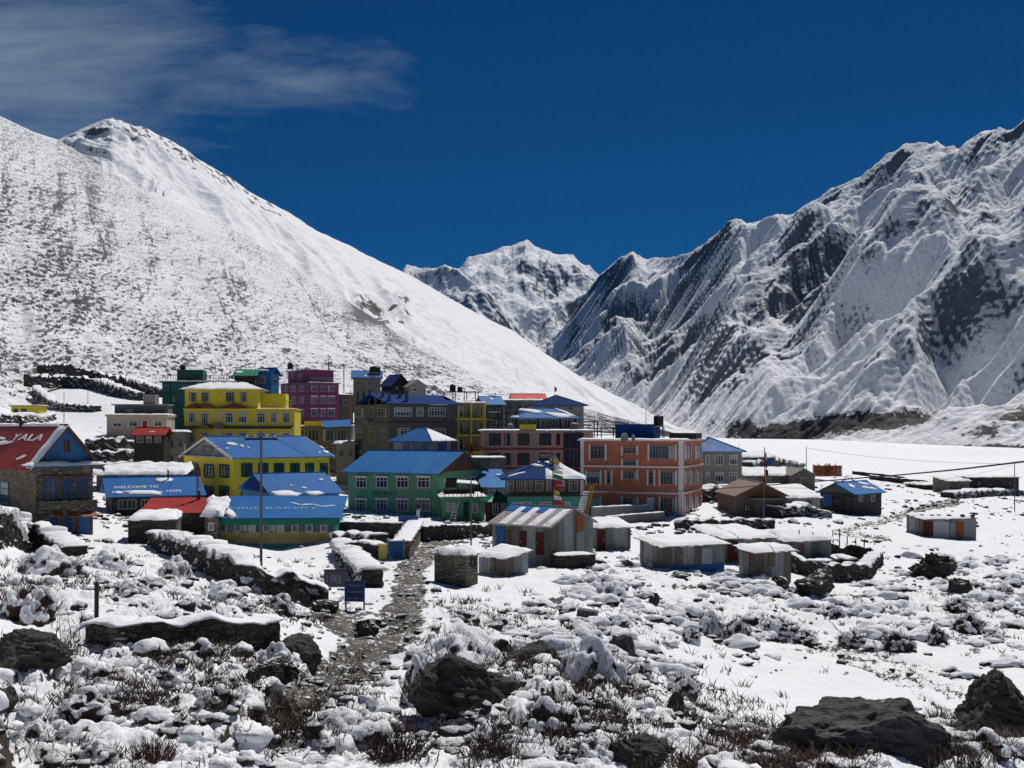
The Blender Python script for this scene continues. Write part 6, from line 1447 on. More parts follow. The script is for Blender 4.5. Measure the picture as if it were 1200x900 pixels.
stone_wall('rubble bank right of the white roofed annex', [(905, 606), (935, 604), (968, 606)], [.9, 1.0, .5], 2.0, True, capt=.2, rough=.5, top_noise=.4)
stone_wall('dark tumbled wall left of the small gabled barn', [(874, 552), (905, 550), (935, 549)], [1.5, 1.7, .8], 2.6, True, capt=.3, rough=.6, top_noise=.4)
stone_wall('nearer curved pen wall at the right end of the shed row', [(926, 668), (950, 676), (985, 681), (1012, 679)], [1.1, 1.0, 1.1, 1.0], .6, True, 'drystone', capt=.10, top_noise=.2, rough=.15)
stone_wall('farther pen wall with stakes at the right end of the shed row', [(970, 652), (1000, 656), (1030, 660)], [.9, 1.0, .9], .7, True, capt=.08, top_noise=.25, rough=.15)
stone_wall('end wall of the stone pen beside the slope', [(1012, 679), (1020, 670), (1030, 660)], [1.0, 1.0, .9], .7, True, capt=.08, top_noise=.25, rough=.15)
stone_wall('inner snow capped wall of the stone pen', [(950, 664), (980, 660), (1000, 664)], [.5, .5, .5], 1.0, True, capt=.22)
stone_wall('long thin dark wall across the white field, behind the blue barn', [(1020, 562), (1050, 566), (1085, 568)], [.7, .8, .7], .8, True, capt=.1, d=None)
stone_wall('low dark field wall right of the wood stack', [(1000, 556), (1030, 560), (1060, 563)], [.6, .7, .6], .9, True, capt=.1)
stone_wall('rubble wall in front of the long dark stone house', [(1110, 583), (1150, 582), (1195, 580)], [.7, .9, .7], 1.8, True, capt=.2, rough=.5, top_noise=.4)
stone_wall('upper field wall winding along the foot of the left slope', [(47, 438), (75, 439), (110, 447), (150, 455), (190, 466)], [2.2, 2.8, 2.4, 2.6, 2.4], 1.6, True, capt=.18, rough=.5, top_noise=.4)
stone_wall('middle field wall at the foot of the left slope', [(30, 450), (50, 454), (75, 451), (110, 456), (140, 465), (165, 470)], [2.2, 2.6, 2.2, 2.6, 2.4, 1.8], 1.5, True, capt=.18, rough=.5, top_noise=.4)
stone_wall('lower curved field wall at the foot of the left slope', [(42, 464), (50, 472), (62, 478), (80, 482), (115, 483)], [2.2, 2.2, 1.6, 1.4, 1.2], 1.5, True, capt=.18, rough=.5, top_noise=.4)
stone_wall('dark low wall below the tiny yellow cabin', [(-20, 496), (20, 496), (45, 494), (60, 492)], [1.2, 1.2, 1.0, 1.2], 1.6, True, capt=.25, rough=.5, top_noise=.4)
stone_wall('thick dark wall before the beige house', [(100, 527), (130, 529), (165, 531)], [1.2, 1.6, 1.4], 1.4, True, capt=.2, rough=.4, top_noise=.3)
stone_wall('snowy terrace wall between the stone lodge and the red porch shop', [(95, 540), (140, 543), (172, 541)], [1.0, 1.4, 1.0], 1.4, True, capt=.3, rough=.4, top_noise=.3)
stone_wall('ledge wall left of the yellow lodge', [(170, 552), (195, 553), (214, 556)], [1.2, 1.4, 1.2], 1., True, capt=.3, rough=.3, top_noise=.3)
stone_wall('terrace wall with thick snow behind the green lodge', [(388, 545), (402, 547), (416, 551)], [1., 1.3, 1.], 1.2, True, capt=.4, rough=.3, top_noise=.3)
for i, (px_, py_) in enumerate(((970, 643), (977, 641), (984, 642), (992, 645), (1004, 648), (1012, 652), (938, 645), (952, 648))):
    x, y, z = place(px_, py_ + 9); o = MB().tube([(0, 0, -.2), (.1 * rnd.uniform(-1, 1), 0, 1.5 + rnd.random() * .5)], [.06, .04], 5).build('fence_stake', M['darkwood'], None); o.location = (x, y, z); tag(o, 'rough wooden stake standing around the stone pen beside the sheds', 'stake', 'stakes of the stone pen')

# ------------------------------------------------------------------ boulders
def boulder(label, px, py, wpx, hpx, seed, mat='rock', cuts=14, depth=1., sub=5, d=None, name='boulder', rz=0., flat_=.75, lean=0., sinkf=.25, rgh=.16, taper=0.):
    x, y, z = place(px, py, d); w = wpx / F * y; hh = hpx / F * y; r_ = random.Random(seed)
    bm = bmesh.new(); bmesh.ops.create_icosphere(bm, subdivisions=sub, radius=1); V = np.array([v.co[:] for v in bm.verts])
    for _ in range(cuts):
        n = np.array([r_.gauss(0, 1), r_.gauss(0, 1), r_.gauss(0, .9)]); n /= np.linalg.norm(n); o = r_.uniform(.52, .86)
        dd = V @ n; k = dd > o; V[k] -= np.outer(dd[k] - o, n) * .93
    q = 1 + rgh * (fbm(V[:, 0] * 1.8 + seed, V[:, 1] * 1.8 + V[:, 2] * 1.3, 6) * 1.3 + (ridged(V[:, 0] * 2.3 + V[:, 2] + seed, V[:, 1] * 2.3 - V[:, 2], 6, .6) - .5) * 1.2 + (ridged(V[:, 0] * .8 + seed, V[:, 2] * 6 + V[:, 0] * 1.5, 5, .6) - .5) * .5)
    V *= q[:, None]; V /= np.abs(V).max(0)
    V[:, 0] *= 1 - taper * (V[:, 2] * .5 + .5); V[:, 0] += taper * .0
    V[:, 0] *= w / 2; V[:, 1] *= w / 2 * depth; top = hh / (1 - sinkf); V[:, 2] = (V[:, 2] * .5 + .5) * top - hh * sinkf / (1 - sinkf); V[:, 0] += lean * V[:, 2]
    for v, c in zip(bm.verts, V): v.co = c
    me = bpy.data.meshes.new(name); bm.to_mesh(me); bm.free(); me.polygons.foreach_set('use_smooth', [True] * len(me.polygons)); me.materials.append(M[mat])
    o = bpy.data.objects.new(name, me); col.objects.link(o); o.location = (x, y, z); o.rotation_euler.z = rz; tag(o, label, 'boulder'); return o
boulder('broad layered slate boulder at the bottom right, snow specks on it', 1010, 896, 204, 70, 17, 'rock_slate', 18, .75, 6, 20.5, sinkf=.30, rgh=.13)
boulder('pointed dark boulder rising at the right edge', 1172, 866, 136, 76, 29, 'rock', 9, .8, 6, 25, sinkf=.3, lean=.0, taper=.55)
boulder('big dark boulder under a snow laden bush, lower centre', 541, 860, 140, 76, 14, 'rock', 14, .8, 6, 23.5, sinkf=.3)
boulder('rounded dark boulder half in snow, above the big central boulder', 622, 783, 62, 33, 21, 'rock', 14, .9)
boulder('craggy dark boulder left of the rounded one above the centre', 585, 768, 48, 24, 25, 'rock_sn', 14, .9)
boulder('blocky dark boulder on the slope right of centre', 730, 776, 38, 30, 33, 'rock', 12, .9)
boulder('wedge shaped boulder cut by the bottom edge, right of centre', 742, 905, 104, 36, 41, 'rock', 12, .7, 6, 19.5, sinkf=.3)
boulder('large dark mossy boulder at the left edge', 30, 795, 112, 42, 52, 'rock', 14, .8, 6)
boulder('small dark boulder touching the left edge, below the mossy one', 4, 850, 36, 30, 55, 'rock', 12, .9)
boulder('dark rock ledge beside the path, left side', 318, 812, 70, 34, 61, 'rock_sn', 14, .9, 6)
boulder('grey rock face at the left rim of the path', 352, 775, 62, 32, 64, 'rock', 12, .9)
boulder('flat dark rock near the blue sign board', 378, 713, 40, 15, 69, 'rock_sn', 12, .9)
boulder('tilted rock slab above the flat dark rock', 350, 703, 26, 22, 71, 'rock_sn', 12, .9)
boulder('right one of two snow topped boulders below the sheds', 957, 700, 54, 36, 75, 'rock_sn', 14, .9)
boulder('left one of two snow topped boulders below the sheds', 914, 693, 26, 16, 79, 'rock_sn', 14, .9)
boulder('long dark rock bank right of the stone pen', 1092, 680, 60, 32, 83, 'rock_sn', 16, .8, 6, rgh=.3)
boulder('dark rock on the slope below the rock bank', 1125, 702, 30, 24, 87, 'rock_sn', 14, .8)
boulder('black stone with a snow cap on the slope below the sheds', 766, 712, 15, 14, 91, 'rock_sn', 12, .9)
boulder('flat dark rock under the long metal shed', 796, 681, 30, 8, 93, 'rock_sn', 12, .7)
boulder('leaning rock slab on the lower right slope', 792, 850, 30, 30, 95, 'rock', 10, .5, 5, rz=.7)
boulder('small stone on the white slope right of the wedge boulder', 842, 872, 26, 12, 97, 'rock_sn', 12, .8)
boulder('lone dark crag high on the left mountain flank', 487, 386, 11, 9, 99, 'rock', 12, .8, 4, 690)
boulder('dark stone on the scree slope above the green hotel', 200, 331, 8, 7, 101, 'rock', 12, .8, 4, 520)
boulder('snow covered mound of stones beside the path below the signs', 430, 742, 34, 26, 103, 'rubble', 12, 1.1, 5)
q = MB().box(-.42, -.25, -.1, .42, .25, .28); x, y, z = place(688, 723); o = q.build('concrete_block', M['signgrey'], None); o.location = (x, y, z); o.rotation_euler = (0, .12, -.2); tag(o, 'grey concrete block lying on the snow slope', 'block')
SPW = boulder('worn rock and grass patch right of the stone hut', 735, 668, 20, 10, 107, 'rock_sn', 12, .9)

# ------------------------------------------------------------------ shrubs
def twig_mesh(name, mat, n, seed, spread=.9, r=.014, hmin=.55, curl=.25, branch=3):
    r_ = random.Random(seed); q = MB()
    for i in range(n):
        a = r_.uniform(0, 2 * math.pi); lean = r_.uniform(.05, 1) ** .7 * spread; L = r_.uniform(hmin, 1.0) * (1 - .25 * lean)
        bx, by = math.cos(a) * lean * .35, math.sin(a) * lean * .35; p_ = [Vector((bx, by, -.12))]; dr = Vector((math.cos(a) * lean, math.sin(a) * lean, 1)).normalized()
        for k in range(4): dr = (dr + Vector((r_.gauss(0, curl), r_.gauss(0, curl), .12)) * .6).normalized(); p_.append(p_[-1] + dr * (L + .12) / 4)
        q.tube(p_, [r, r * .85, r * .7, r * .5, r * .25], 3, False)
        for b in range(branch):
            k = r_.randint(1, 3); d2 = (dr + Vector((r_.gauss(0, .6), r_.gauss(0, .6), r_.uniform(-.1, .4)))).normalized(); l2 = L * r_.uniform(.15, .38)
            q.tube([p_[k], p_[k] + d2 * l2 * .5, p_[k] + d2 * l2 + Vector((0, 0, l2 * .2))], [r * .6, r * .45, r * .2], 3, False)
    me = bpy.data.meshes.new(name); me.from_pydata(q.v, [], q.f); me.update(); me.materials.append(M[mat]); return me
_ico = None
def ico_pts(sub):
    bm = bmesh.new(); bmesh.ops.create_icosphere(bm, subdivisions=sub, radius=1); v = np.array([q.co[:] for q in bm.verts]); f = [tuple(w.index for w in p.verts) for p in bm.faces]; bm.free(); return v, f
ICO1, ICO2 = ico_pts(1), ico_pts(2)
def raw_mesh(name, V, Fc, mat, smooth=True):
    me = bpy.data.meshes.new(name); me.vertices.add(len(V)); me.vertices.foreach_set('co', np.ascontiguousarray(V, np.float32).ravel())
    Fc = np.ascontiguousarray(Fc, np.int32); me.loops.add(Fc.size); me.loops.foreach_set('vertex_index', Fc.ravel()); me.polygons.add(len(Fc))
    me.polygons.foreach_set('loop_start', np.arange(0, Fc.size, Fc.shape[1], dtype=np.int32)); me.polygons.foreach_set('loop_total', np.full(len(Fc), Fc.shape[1], np.int32))
    if smooth: me.polygons.foreach_set('use_smooth', np.ones(len(Fc), bool))
    me.update(); me.validate(); me.materials.append(M[mat] if isinstance(mat, str) else mat); return me
def blobs_mesh(name, centres, radii, squash, mat, seed, sub=ICO2, noise=.3):
    V0, F0 = sub; F0 = np.array(F0); allv = []; allf = []; b = 0
    for i, (c, r) in enumerate(zip(centres, radii)):
        k = 1 + noise * fbm(V0[:, 0] * 1.2 + i * 3.1 + seed, V0[:, 1] * 1.2 + V0[:, 2], 2)
        v = V0 * k[:, None] * r; v[:, 2] *= squash; v[:, 0] *= 1 + .4 * math.sin(i * 1.7); allv.append(v + c); allf.append(F0 + b); b += len(V0)
    return raw_mesh(name, np.concatenate(allv), np.concatenate(allf), mat)
ICO5 = ico_pts(5)
def snow_bush_meshes(seed, n=150, depth=.30):
    """a crown like a cauliflower: cushions of snow with dark gaps between them"""
    V, Fc = ICO5; r_ = np.random.RandomState(seed)
    c = r_.normal(size=(n, 3)); c[:, 2] = np.abs(c[:, 2]) * .9 - .15; c /= np.linalg.norm(c, axis=1)[:, None]; rad = r_.uniform(.13, .34, n)
    w = V + .10 * np.stack([fbm(V[:, 0] * 3 + seed, V[:, 1] * 3 + V[:, 2], 3), fbm(V[:, 1] * 3 + 9, V[:, 2] * 3 + V[:, 0], 3), fbm(V[:, 2] * 3 + 5, V[:, 0] * 3, 3)], 1)
    D2 = ((w[:, None] - c[None]) ** 2).sum(-1); q = 1 - D2 / rad[None] ** 2; h = (np.sqrt(np.clip(q, 0, 1)) * rad[None] * 2.6).max(1)
    big = 1 + .30 * fbm(V[:, 0] * 1.1 + seed * 3, V[:, 1] * 1.1 + V[:, 2] * .8, 3) * 1.6
    r = big * (1 - depth + depth * h) + .03 * fbm(V[:, 0] * 9, V[:, 1] * 9 + V[:, 2] * 7, 3)
    P_ = V * r[:, None]; P_[:, 2] = np.maximum(P_[:, 2], -.25)
    me = raw_mesh('snowy_crown', P_, np.array(Fc), 'scrub'); at = me.attributes.new('crest', 'FLOAT', 'POINT')
    at.data.foreach_set('value', np.clip(h * 1.1 - .1 + .35 * fbm(V[:, 0] * 2.2 + 7 + seed, V[:, 1] * 2.2 + V[:, 2], 3), 0, 1).astype(np.float32)); return me
TW = [twig_mesh('bare_stems', 'twig', 170, 1, 1.0, .015), twig_mesh('bare_stems', 'twig', 95, 2, .8, .013), twig_mesh('red_stems', 'twig_red', 120, 3, 1.2, .013), twig_mesh('dense_stems', 'twig', 210, 4, 1.25, .014, .5, .35), twig_mesh('dense_red_stems', 'twig_red', 230, 5, 1.3, .014, .5, .35)]
SB = [snow_bush_meshes(11, 190), snow_bush_meshes(12, 110, .38), snow_bush_meshes(13, 70, .42), snow_bush_meshes(14, 240, .26)]
def link(me, name, parent=None, loc=(0, 0, 0), scl=(1, 1, 1), rz=0.):
    o = bpy.data.objects.new(name, me); col.objects.link(o); o.parent = parent; o.location = loc; o.scale = scl; o.rotation_euler.z = rz; return o
def shrub(label, px, py, wpx, hpx, tw=3, sb=None, d=None, group=None, cat='shrub', core=None):
    x, y, z = place(px, py, d); w = wpx / F * y; hh = hpx / F * y; t = thing('shrub', label, cat, (x, y, z - .03), 0, group)
    link(TW[tw], 'stems', t, (0, 0, 0), (w * .5, w * .5, hh * 1.05), rnd.random() * 6)
    if sb is not None:
        link(SB[sb], 'snowy_crown', t, (0, 0, -.02), (w * .46, w * .42, hh * .9), rnd.random() * 6)
    return t
for a in [
 ('large dark shrub with snow on its crown, at the left edge', 32, 733, 84, 52, 4, 1),
 ('dark red brown bush cut by the bottom edge, left side', 180, 897, 72, 42, 4, None),
 ('wide twiggy bush below the straight retaining wall', 232, 778, 92, 34, 3, 2),
 ('snow heaped bush at the lower right corner of the retaining wall', 322, 792, 56, 38, 3, 0),
 ('bare grey bush with long stems at the bottom, left of centre', 468, 893, 120, 46, 0, None),
 ('spiky bare bush at the bottom edge below the big central boulder', 583, 897, 110, 46, 0, None),
 ('tall dark thicket right of the big central boulder', 648, 862, 104, 62, 3, 2),
 ('great snow laden bush on top of the big central boulder', 540, 792, 120, 58, 3, 3),
 ('snow laden bush hanging left of the big central boulder', 492, 832, 50, 62, 3, 0),
 ('broad snow laden bush on the slope, centre right', 690, 815, 104, 66, 3, 0),
 ('smaller snow laden bush below the centre right one', 706, 842, 66, 40, 4, 1),
 ('low bare bush above the rounded boulder', 664, 757, 78, 26, 1, 2),
 ('reddish bare bush below the white slope, beside the path', 583, 738, 66, 24, 2, 2),
 ('small reddish bush right next to the path bend', 545, 728, 44, 18, 2, 2),
 ('snow laden bush on the rubble below the metal lean-to', 706, 700, 66, 26, 3, 0),
 ('dark snow dusted bush alone right of the rubble slope', 862, 752, 46, 38, 3, 1),
 ('snow topped bush left of the lone dark one', 832, 742, 40, 30, 3, 0),
 ('small dark bush on the rubble above the flat field', 810, 752, 26, 22, 3, 1),
 ('wide snowy bush at the left end of the bush row', 915, 748, 50, 26, 3, 1),
 ('dark snowy bush below the two snow topped boulders', 975, 727, 44, 24, 3, 1),
 ('low snowy bush in the middle of the bush row', 940, 755, 44, 20, 3, 2),
 ('bush with snow streaks left of the round dark one', 1000, 757, 44, 24, 3, 1),
 ('round dark bush at the edge of the flat snow field', 1053, 764, 50, 28, 3, 2),
 ('narrow dark bush right of the round dark one', 1098, 757, 28, 30, 3, 2),
 ('dark scrub on the right slope above the narrow bush', 1134, 742, 44, 30, 3, 2),
 ('small round bush near the rock bank', 1178, 699, 22, 14, 3, 1),
 ('tuft of scrub below the long rock bank', 1120, 718, 34, 18, 4, 2),
 ('snow dusted low bush on the field edge, far right', 1165, 752, 30, 16, 3, 1),
 ('red brown scrub in front of the slate boulder', 985, 906, 120, 24, 4, 2),
 ('red stemmed bush between the two right boulders', 1080, 888, 70, 30, 2, None),
 ('bare stems right of the slate boulder', 1098, 855, 44, 28, 1, None),
 ('red stemmed bush under the pointed boulder', 1150, 890, 100, 36, 2, 2),
 ('snowy scrub mound left of the slate boulder', 900, 897, 84, 26, 2, 2),
 ('dark bush behind the flat rock by the sign boards', 328, 716, 44, 30, 4, 1),
 ('snow covered bush on the bank above the retaining wall', 205, 672, 44, 26, 3, 0),
 ('snowy bush cluster below the stone lodge', 60, 672, 84, 34, 3, 0),
 ('second snowy bush below the stone lodge, nearer the grey store', 125, 666, 62, 28, 3, 3),
 ('snow humped bush left of the retaining wall post', 155, 700, 52, 24, 3, 0),
 ('snow clad bush in the middle of the left bank', 262, 705, 46, 22, 3, 3),
 ('small snow clad bush near the tall pole', 288, 716, 34, 18, 3, 1),
 ('brown bush at the left lower edge of the path', 300, 850, 30, 34, 4, None),
 ('red brown low scrub spilling onto the path', 365, 835, 80, 22, 2, None),
 ('grey twigs in the snow, lower left corner', 95, 850, 90, 40, 1, 2),
 ('bare stems beside the mossy boulder', 125, 815, 70, 26, 0, 2),
 ('tangled bush in the lower left snow', 262, 838, 70, 36, 0, 2),
 ('low snowy scrub near the bottom left edge', 45, 880, 70, 34, 1, 0),
 ('bushy clump of snow left of the red brown bush', 120, 893, 56, 26, 3, 0),
 ('snow clump on the rim below the path', 395, 868, 80, 26, 3, 3),
 ('long bare stems standing in the snow, bottom centre right', 690, 893, 84, 44, 1, 1),
 ('dark scrub left of the wedge boulder', 660, 897, 50, 26, 4, 1),
 ('small bush on the slope below the blocky boulder', 752, 800, 34, 26, 0, 1),
 ('snow laden bush above the leaning slab', 800, 818, 50, 34, 3, 1),
 ('thin bush on the rim right of the wedge boulder', 850, 893, 60, 22, 1, None),
]: shrub(*a)
# a heath of knee high scrub under snow, too dense to count
def heath(name, n, wfun, seed, w0, w1, label, rng):
    P2, z, pm = scatter(n, wfun, seed, rng); ok = pm < .25; P2, z = P2[ok], z[ok]; n = len(P2); r_ = np.random.RandomState(seed); V0, F0 = ico_pts(3); F0 = np.array(F0); kinds = []
    for s_ in range(6):
        c = r_.normal(size=(46, 3)); c[:, 2] = np.abs(c[:, 2]) * .9 - .1; c /= np.linalg.norm(c, axis=1)[:, None]; rad = r_.uniform(.24, .52, 46)
        q = 1 - ((V0[:, None] - c[None]) ** 2).sum(-1) / rad[None] ** 2; h = (np.sqrt(np.clip(q, 0, 1)) * rad[None] * 1.7).max(1)
        r = (1 + .5 * fbm(V0[:, 0] * 1.1 + s_ * 5, V0[:, 1] * 1.1 + V0[:, 2] * .8, 3)) * (.66 + .40 * h); kinds.append((V0 * r[:, None], np.clip(h * 1.15 + .35 * fbm(V0[:, 0] * 2.5 + 3 * s_, V0[:, 1] * 2.5 + V0[:, 2], 3), 0, 1)))
    vs_, cr, fs_ = [], [], []; wd = w0 * (w1 / w0) ** r_.rand(n) ** 1.3
    for i in range(n):
        v, c = kinds[i % 6]; a = r_.rand() * 6.28; ca, sa = math.cos(a), math.sin(a); x = v[:, 0] * ca * (1 + .5 * (i % 3)) - v[:, 1] * sa; y = v[:, 0] * sa + v[:, 1] * ca
        vs_.append(np.stack([x * wd[i] / 2 + P2[i, 0], y * wd[i] / 2 + P2[i, 1], v[:, 2] * wd[i] * (.26 + .16 * r_.rand()) + z[i] - .02], 1)); cr.append(c); fs_.append(F0 + i * len(v))
    me = raw_mesh(name, np.concatenate(vs_), np.concatenate(fs_), 'scrub'); at = me.attributes.new('crest', 'FLOAT', 'POINT'); at.data.foreach_set('value', np.concatenate(cr).astype(np.float32))
    o = bpy.data.objects.new(name, me); col.objects.link(o); return tag(o, label, 'scrub', None, 'stuff')
bank = paint([(930, 705, 130, 40, 1.), (1060, 705, 120, 42, 1.), (1165, 700, 90, 60, .9), (860, 700, 60, 34, .8), (800, 720, 50, 40, .7), (700, 740, 60, 60, .6), (740, 690, 50, 30, .5)], 2.4)
# single tall stems
def sapling(label, px, py, hpx, n, seed, d=None):
    x, y, z = place(px, py, d); hh = hpx / F * y; r_ = random.Random(seed); q = MB()
    for i in range(n):
        b = Vector((r_.uniform(-.25, .25) * n * .3, r_.uniform(-.1, .1), -.1)); pts = [b]; dr = Vector((r_.uniform(-.25, .25), 0, 1)).normalized(); L = hh * r_.uniform(.6, 1.05)
        for k in range(5): dr = (dr + Vector((r_.gauss(0, .09), r_.gauss(0, .09), 0))).normalized(); pts.append(pts[-1] + dr * L / 5)
        q.tube(pts, [.014, .012, .010, .008, .006, .003], 4)
        for k in (2, 3, 4):
            for _ in range(2): d2 = Vector((r_.gauss(0, .6), r_.gauss(0, .6), .7)).normalized(); q.tube([pts[k], pts[k] + d2 * L * .14], [.006, .003], 3)
    o = q.build('bare_sapling', M['twig']); o.location = (x, y, z); tag(o, label, 'sapling'); return o
sapling('pair of thin bare saplings left of the retaining wall', 80, 765, 56, 4, 1); sapling('single tall bare stem at the bottom, right of centre', 764, 893, 78, 1, 2)
sapling('two bare stems leaning left near the bottom right', 815, 893, 60, 3, 3); sapling('thin bare stem in front of the spiky bush', 515, 897, 52, 1, 4); sapling('dark bare sapling left of the tall bush, lower left', 88, 835, 58, 3, 5)
sapling('upright bare stems by the lone blocky boulder', 750, 760, 20, 3, 6)
# wooden post at the end of the retaining wall
x, y, z = place(113, 742); o = MB().tube([(0, 0, -.3), (0, .02, 1.05)], .06, 6).build('wooden_post', M['darkwood']); o.location = (x, y, z); tag(o, 'dark wooden post at the left end of the retaining wall', 'post')

# ------------------------------------------------------------------ uncountable small stones and scrub
def scatter(n, wfun, seed, rng=(12, 300), xr=.60):
    r_ = np.random.RandomState(seed); out = []
    while sum(len(o) for o in out) < n:
        u = r_.uniform(-xr, xr, 40000); py = HY + 8 + (900 + 40 - HY - 8) * r_.rand(40000) ** 1.0
        # sample by picture area so that density follows what is seen, then find the ground
        d = np.exp(r_.uniform(math.log(rng[0]), math.log(rng[1]), 40000)); x = u * d; z = zbase(x, d); px, p2 = inv(x, d, z)
        w = wfun(px, p2, x, d); k = r_.rand(40000) < w; out.append(np.stack([x[k], d[k]], 1))
    P2 = np.concatenate(out)[:n]; z0 = zbase(P2[:, 0], P2[:, 1]); dz, pm, *_ = ground_detail(P2[:, 0], P2[:, 1], z0); return P2, z0 + dz, pm
def stones(name, n, wfun, seed, smin, smax, mat, label, cat, grow=.0, rng=(12, 300), keep_off=True):
    P2, z, pm = scatter(n, wfun, seed, rng); r_ = np.random.RandomState(seed + 1); V0, F0 = ICO1; F0 = np.array(F0); k = len(V0)
    s = smin * (smax / smin) ** r_.rand(n) ** 1.6 * (1 + grow * P2[:, 1]); ok = (pm < .3) if keep_off else np.ones(n, bool)
    rot = r_.rand(n) * 6.28; jit = 1 + r_.uniform(-.35, .35, (n, k)); v = V0[None] * jit[..., None] * s[:, None, None]; v[..., 0] *= (1 + .6 * r_.rand(n))[:, None]; v[..., 2] *= (.5 + .35 * r_.rand(n))[:, None]
    c, s_ = np.cos(rot)[:, None], np.sin(rot)[:, None]; x = v[..., 0] * c - v[..., 1] * s_; y = v[..., 0] * s_ + v[..., 1] * c
    co = np.stack([x + P2[:, 0:1], y + P2[:, 1:2], v[..., 2] + z[:, None] + s[:, None] * .12], -1)[ok]
    m_ = len(co); f = (F0[None] + (np.arange(m_) * k)[:, None, None]).reshape(-1, 3); o = bpy.data.objects.new(name, raw_mesh(name, co.reshape(-1, 3), f, mat, False)); col.objects.link(o); return tag(o, label, cat, None, 'stuff')
rub = paint([(740, 690, 50, 40, 1.), (800, 730, 70, 40, .9), (860, 740, 60, 40, .6), (700, 760, 60, 60, .5), (1150, 700, 70, 50, .6), (1060, 680, 60, 40, .4), (280, 720, 90, 40, .8), (200, 700, 90, 30, .8), (90, 775, 80, 30, .8), (640, 800, 100, 70, .6), (760, 800, 80, 50, .7),
   (230, 780, 160, 60, .5), (500, 740, 40, 60, .4), (1100, 580, 110, 15, .8), (900, 600, 100, 20, .5), (420, 660, 60, 30, .7), (450, 700, 30, 30, .6), (1000, 720, 160, 50, .35), (120, 560, 120, 50, .5), (600, 640, 100, 14, .4), (400, 590, 200, 30, .4), (640, 870, 300, 30, .5), (1080, 870, 160, 30, .5), (200, 860, 220, 40, .6)], 2.)
stones('rubble', 2300, lambda px, py, x, d: rub(px, py) * np.clip(30 / d, .15, 1) * (fbm(x * .45, d * .45, 3) > .02), 1, .04, .20, 'rubble', 'loose snow capped stones strewn over the slopes', 'rubble', .006)
stones('path_stones', 260, lambda px, py, x, d: np.clip(1.3 - np.minimum(seg_dist(px, py, PATH), seg_dist(px, py, PATH2)), 0, 1) * np.clip(40 / d, .2, 1), 5, .05, .16, 'rubble', 'flat worn stones along the footpath', 'stones', .004, (15, 110), False)
stones('village_rubble', 2600, lambda px, py, x, d: np.exp(-((py - 590) / 45.) ** 4) * (fbm(x * .12, d * .12, 3) > -.05) * np.clip(1.4 - np.abs(px - 560) / 700., .1, 1), 15, .10, .42, 'rubble', 'broken stone and frozen debris lying between the houses', 'rubble', .0, (62, 190))
def scrub(name, n, wfun, seed, h0, h1, mat, label, rng=(12, 200), per=7):
    P2, z, pm = scatter(n, wfun, seed, rng); r_ = np.random.RandomState(seed + 3); vs_ = []; fs_ = []; b = 0
    N = n * per; px = np.repeat(P2[:, 0], per) + r_.normal(0, .10, N); py = np.repeat(P2[:, 1], per) + r_.normal(0, .10, N); pz = np.repeat(z, per) - .03
    L = r_.uniform(h0, h1, N) * (1 + np.repeat(P2[:, 1], per) * .003); a = r_.rand(N) * 6.28; l = .25 + 1.1 * r_.rand(N); wd = .006 + .00022 * np.repeat(P2[:, 1], per)
    tx_ = px + np.cos(a) * l * L; ty_ = py + np.sin(a) * l * L; tz_2 = pz + L; mx_ = (px + tx_) / 2 + r_.normal(0, .02, N); my_ = (py + ty_) / 2; mz_ = pz + L * .58
    A = np.stack([np.stack([px - wd, py, pz], 1), np.stack([px + wd, py, pz], 1), np.stack([px, py + wd * 1.5, pz], 1), np.stack([mx_ - wd * .7, my_, mz_], 1), np.stack([mx_ + wd * .7, my_, mz_], 1), np.stack([mx_, my_ + wd, mz_], 1), np.stack([tx_, ty_, tz_2], 1)], 1)
    fc = np.array([(0, 1, 4), (0, 4, 3), (1, 2, 5), (1, 5, 4), (2, 0, 3), (2, 3, 5), (3, 4, 6), (4, 5, 6), (5, 3, 6)]); f = (fc[None] + (np.arange(N) * 7)[:, None, None]).reshape(-1, 3)
    o = bpy.data.objects.new(name, raw_mesh(name, A.reshape(-1, 3), f, mat, False)); col.objects.link(o); return tag(o, label, 'scrub', None, 'stuff')
low = paint([(150, 830, 220, 70, .45), (60, 800, 90, 40, .6), (460, 850, 120, 50, .35), (340, 840, 50, 22, 1.), (640, 820, 130, 80, 1.), (760, 860, 120, 50, .8), (860, 890, 120, 25, 1.), (1080, 885, 160, 30, 1.), (560, 725, 80, 25, .7), (660, 745, 80, 25, .6), (300, 700, 80, 30, .5), (220, 780, 120, 30, .8), (900, 725, 140, 40, .35), (1120, 720, 100, 40, .4), (40, 680, 120, 40, .4), (800, 740, 60, 40, .4)], 2.)
scrub('low_scrub', 3300, lambda px, py, x, d: low(px, py) * np.clip(28 / d, .2, 1) * (fbm(x * .35 + 7, d * .35, 3) > .06), 21, .10, .34, 'twig', 'thin bare stems poking through the snow')
scrub('dry_grass', 1100, lambda px, py, x, d: low(px, py) * np.clip(28 / d, .2, 1) * (np.sin(x * .9) * np.sin(d * .5) > .1), 31, .08, .20, 'twig_red', 'red brown dead grass between the stones', (14, 90), 9)
def hl(px, py, x, d): return lump_mask(px, py) * np.clip(30 / d, .15, 1) * (fbm(x * .5 + 30, d * .5, 3) > .0)
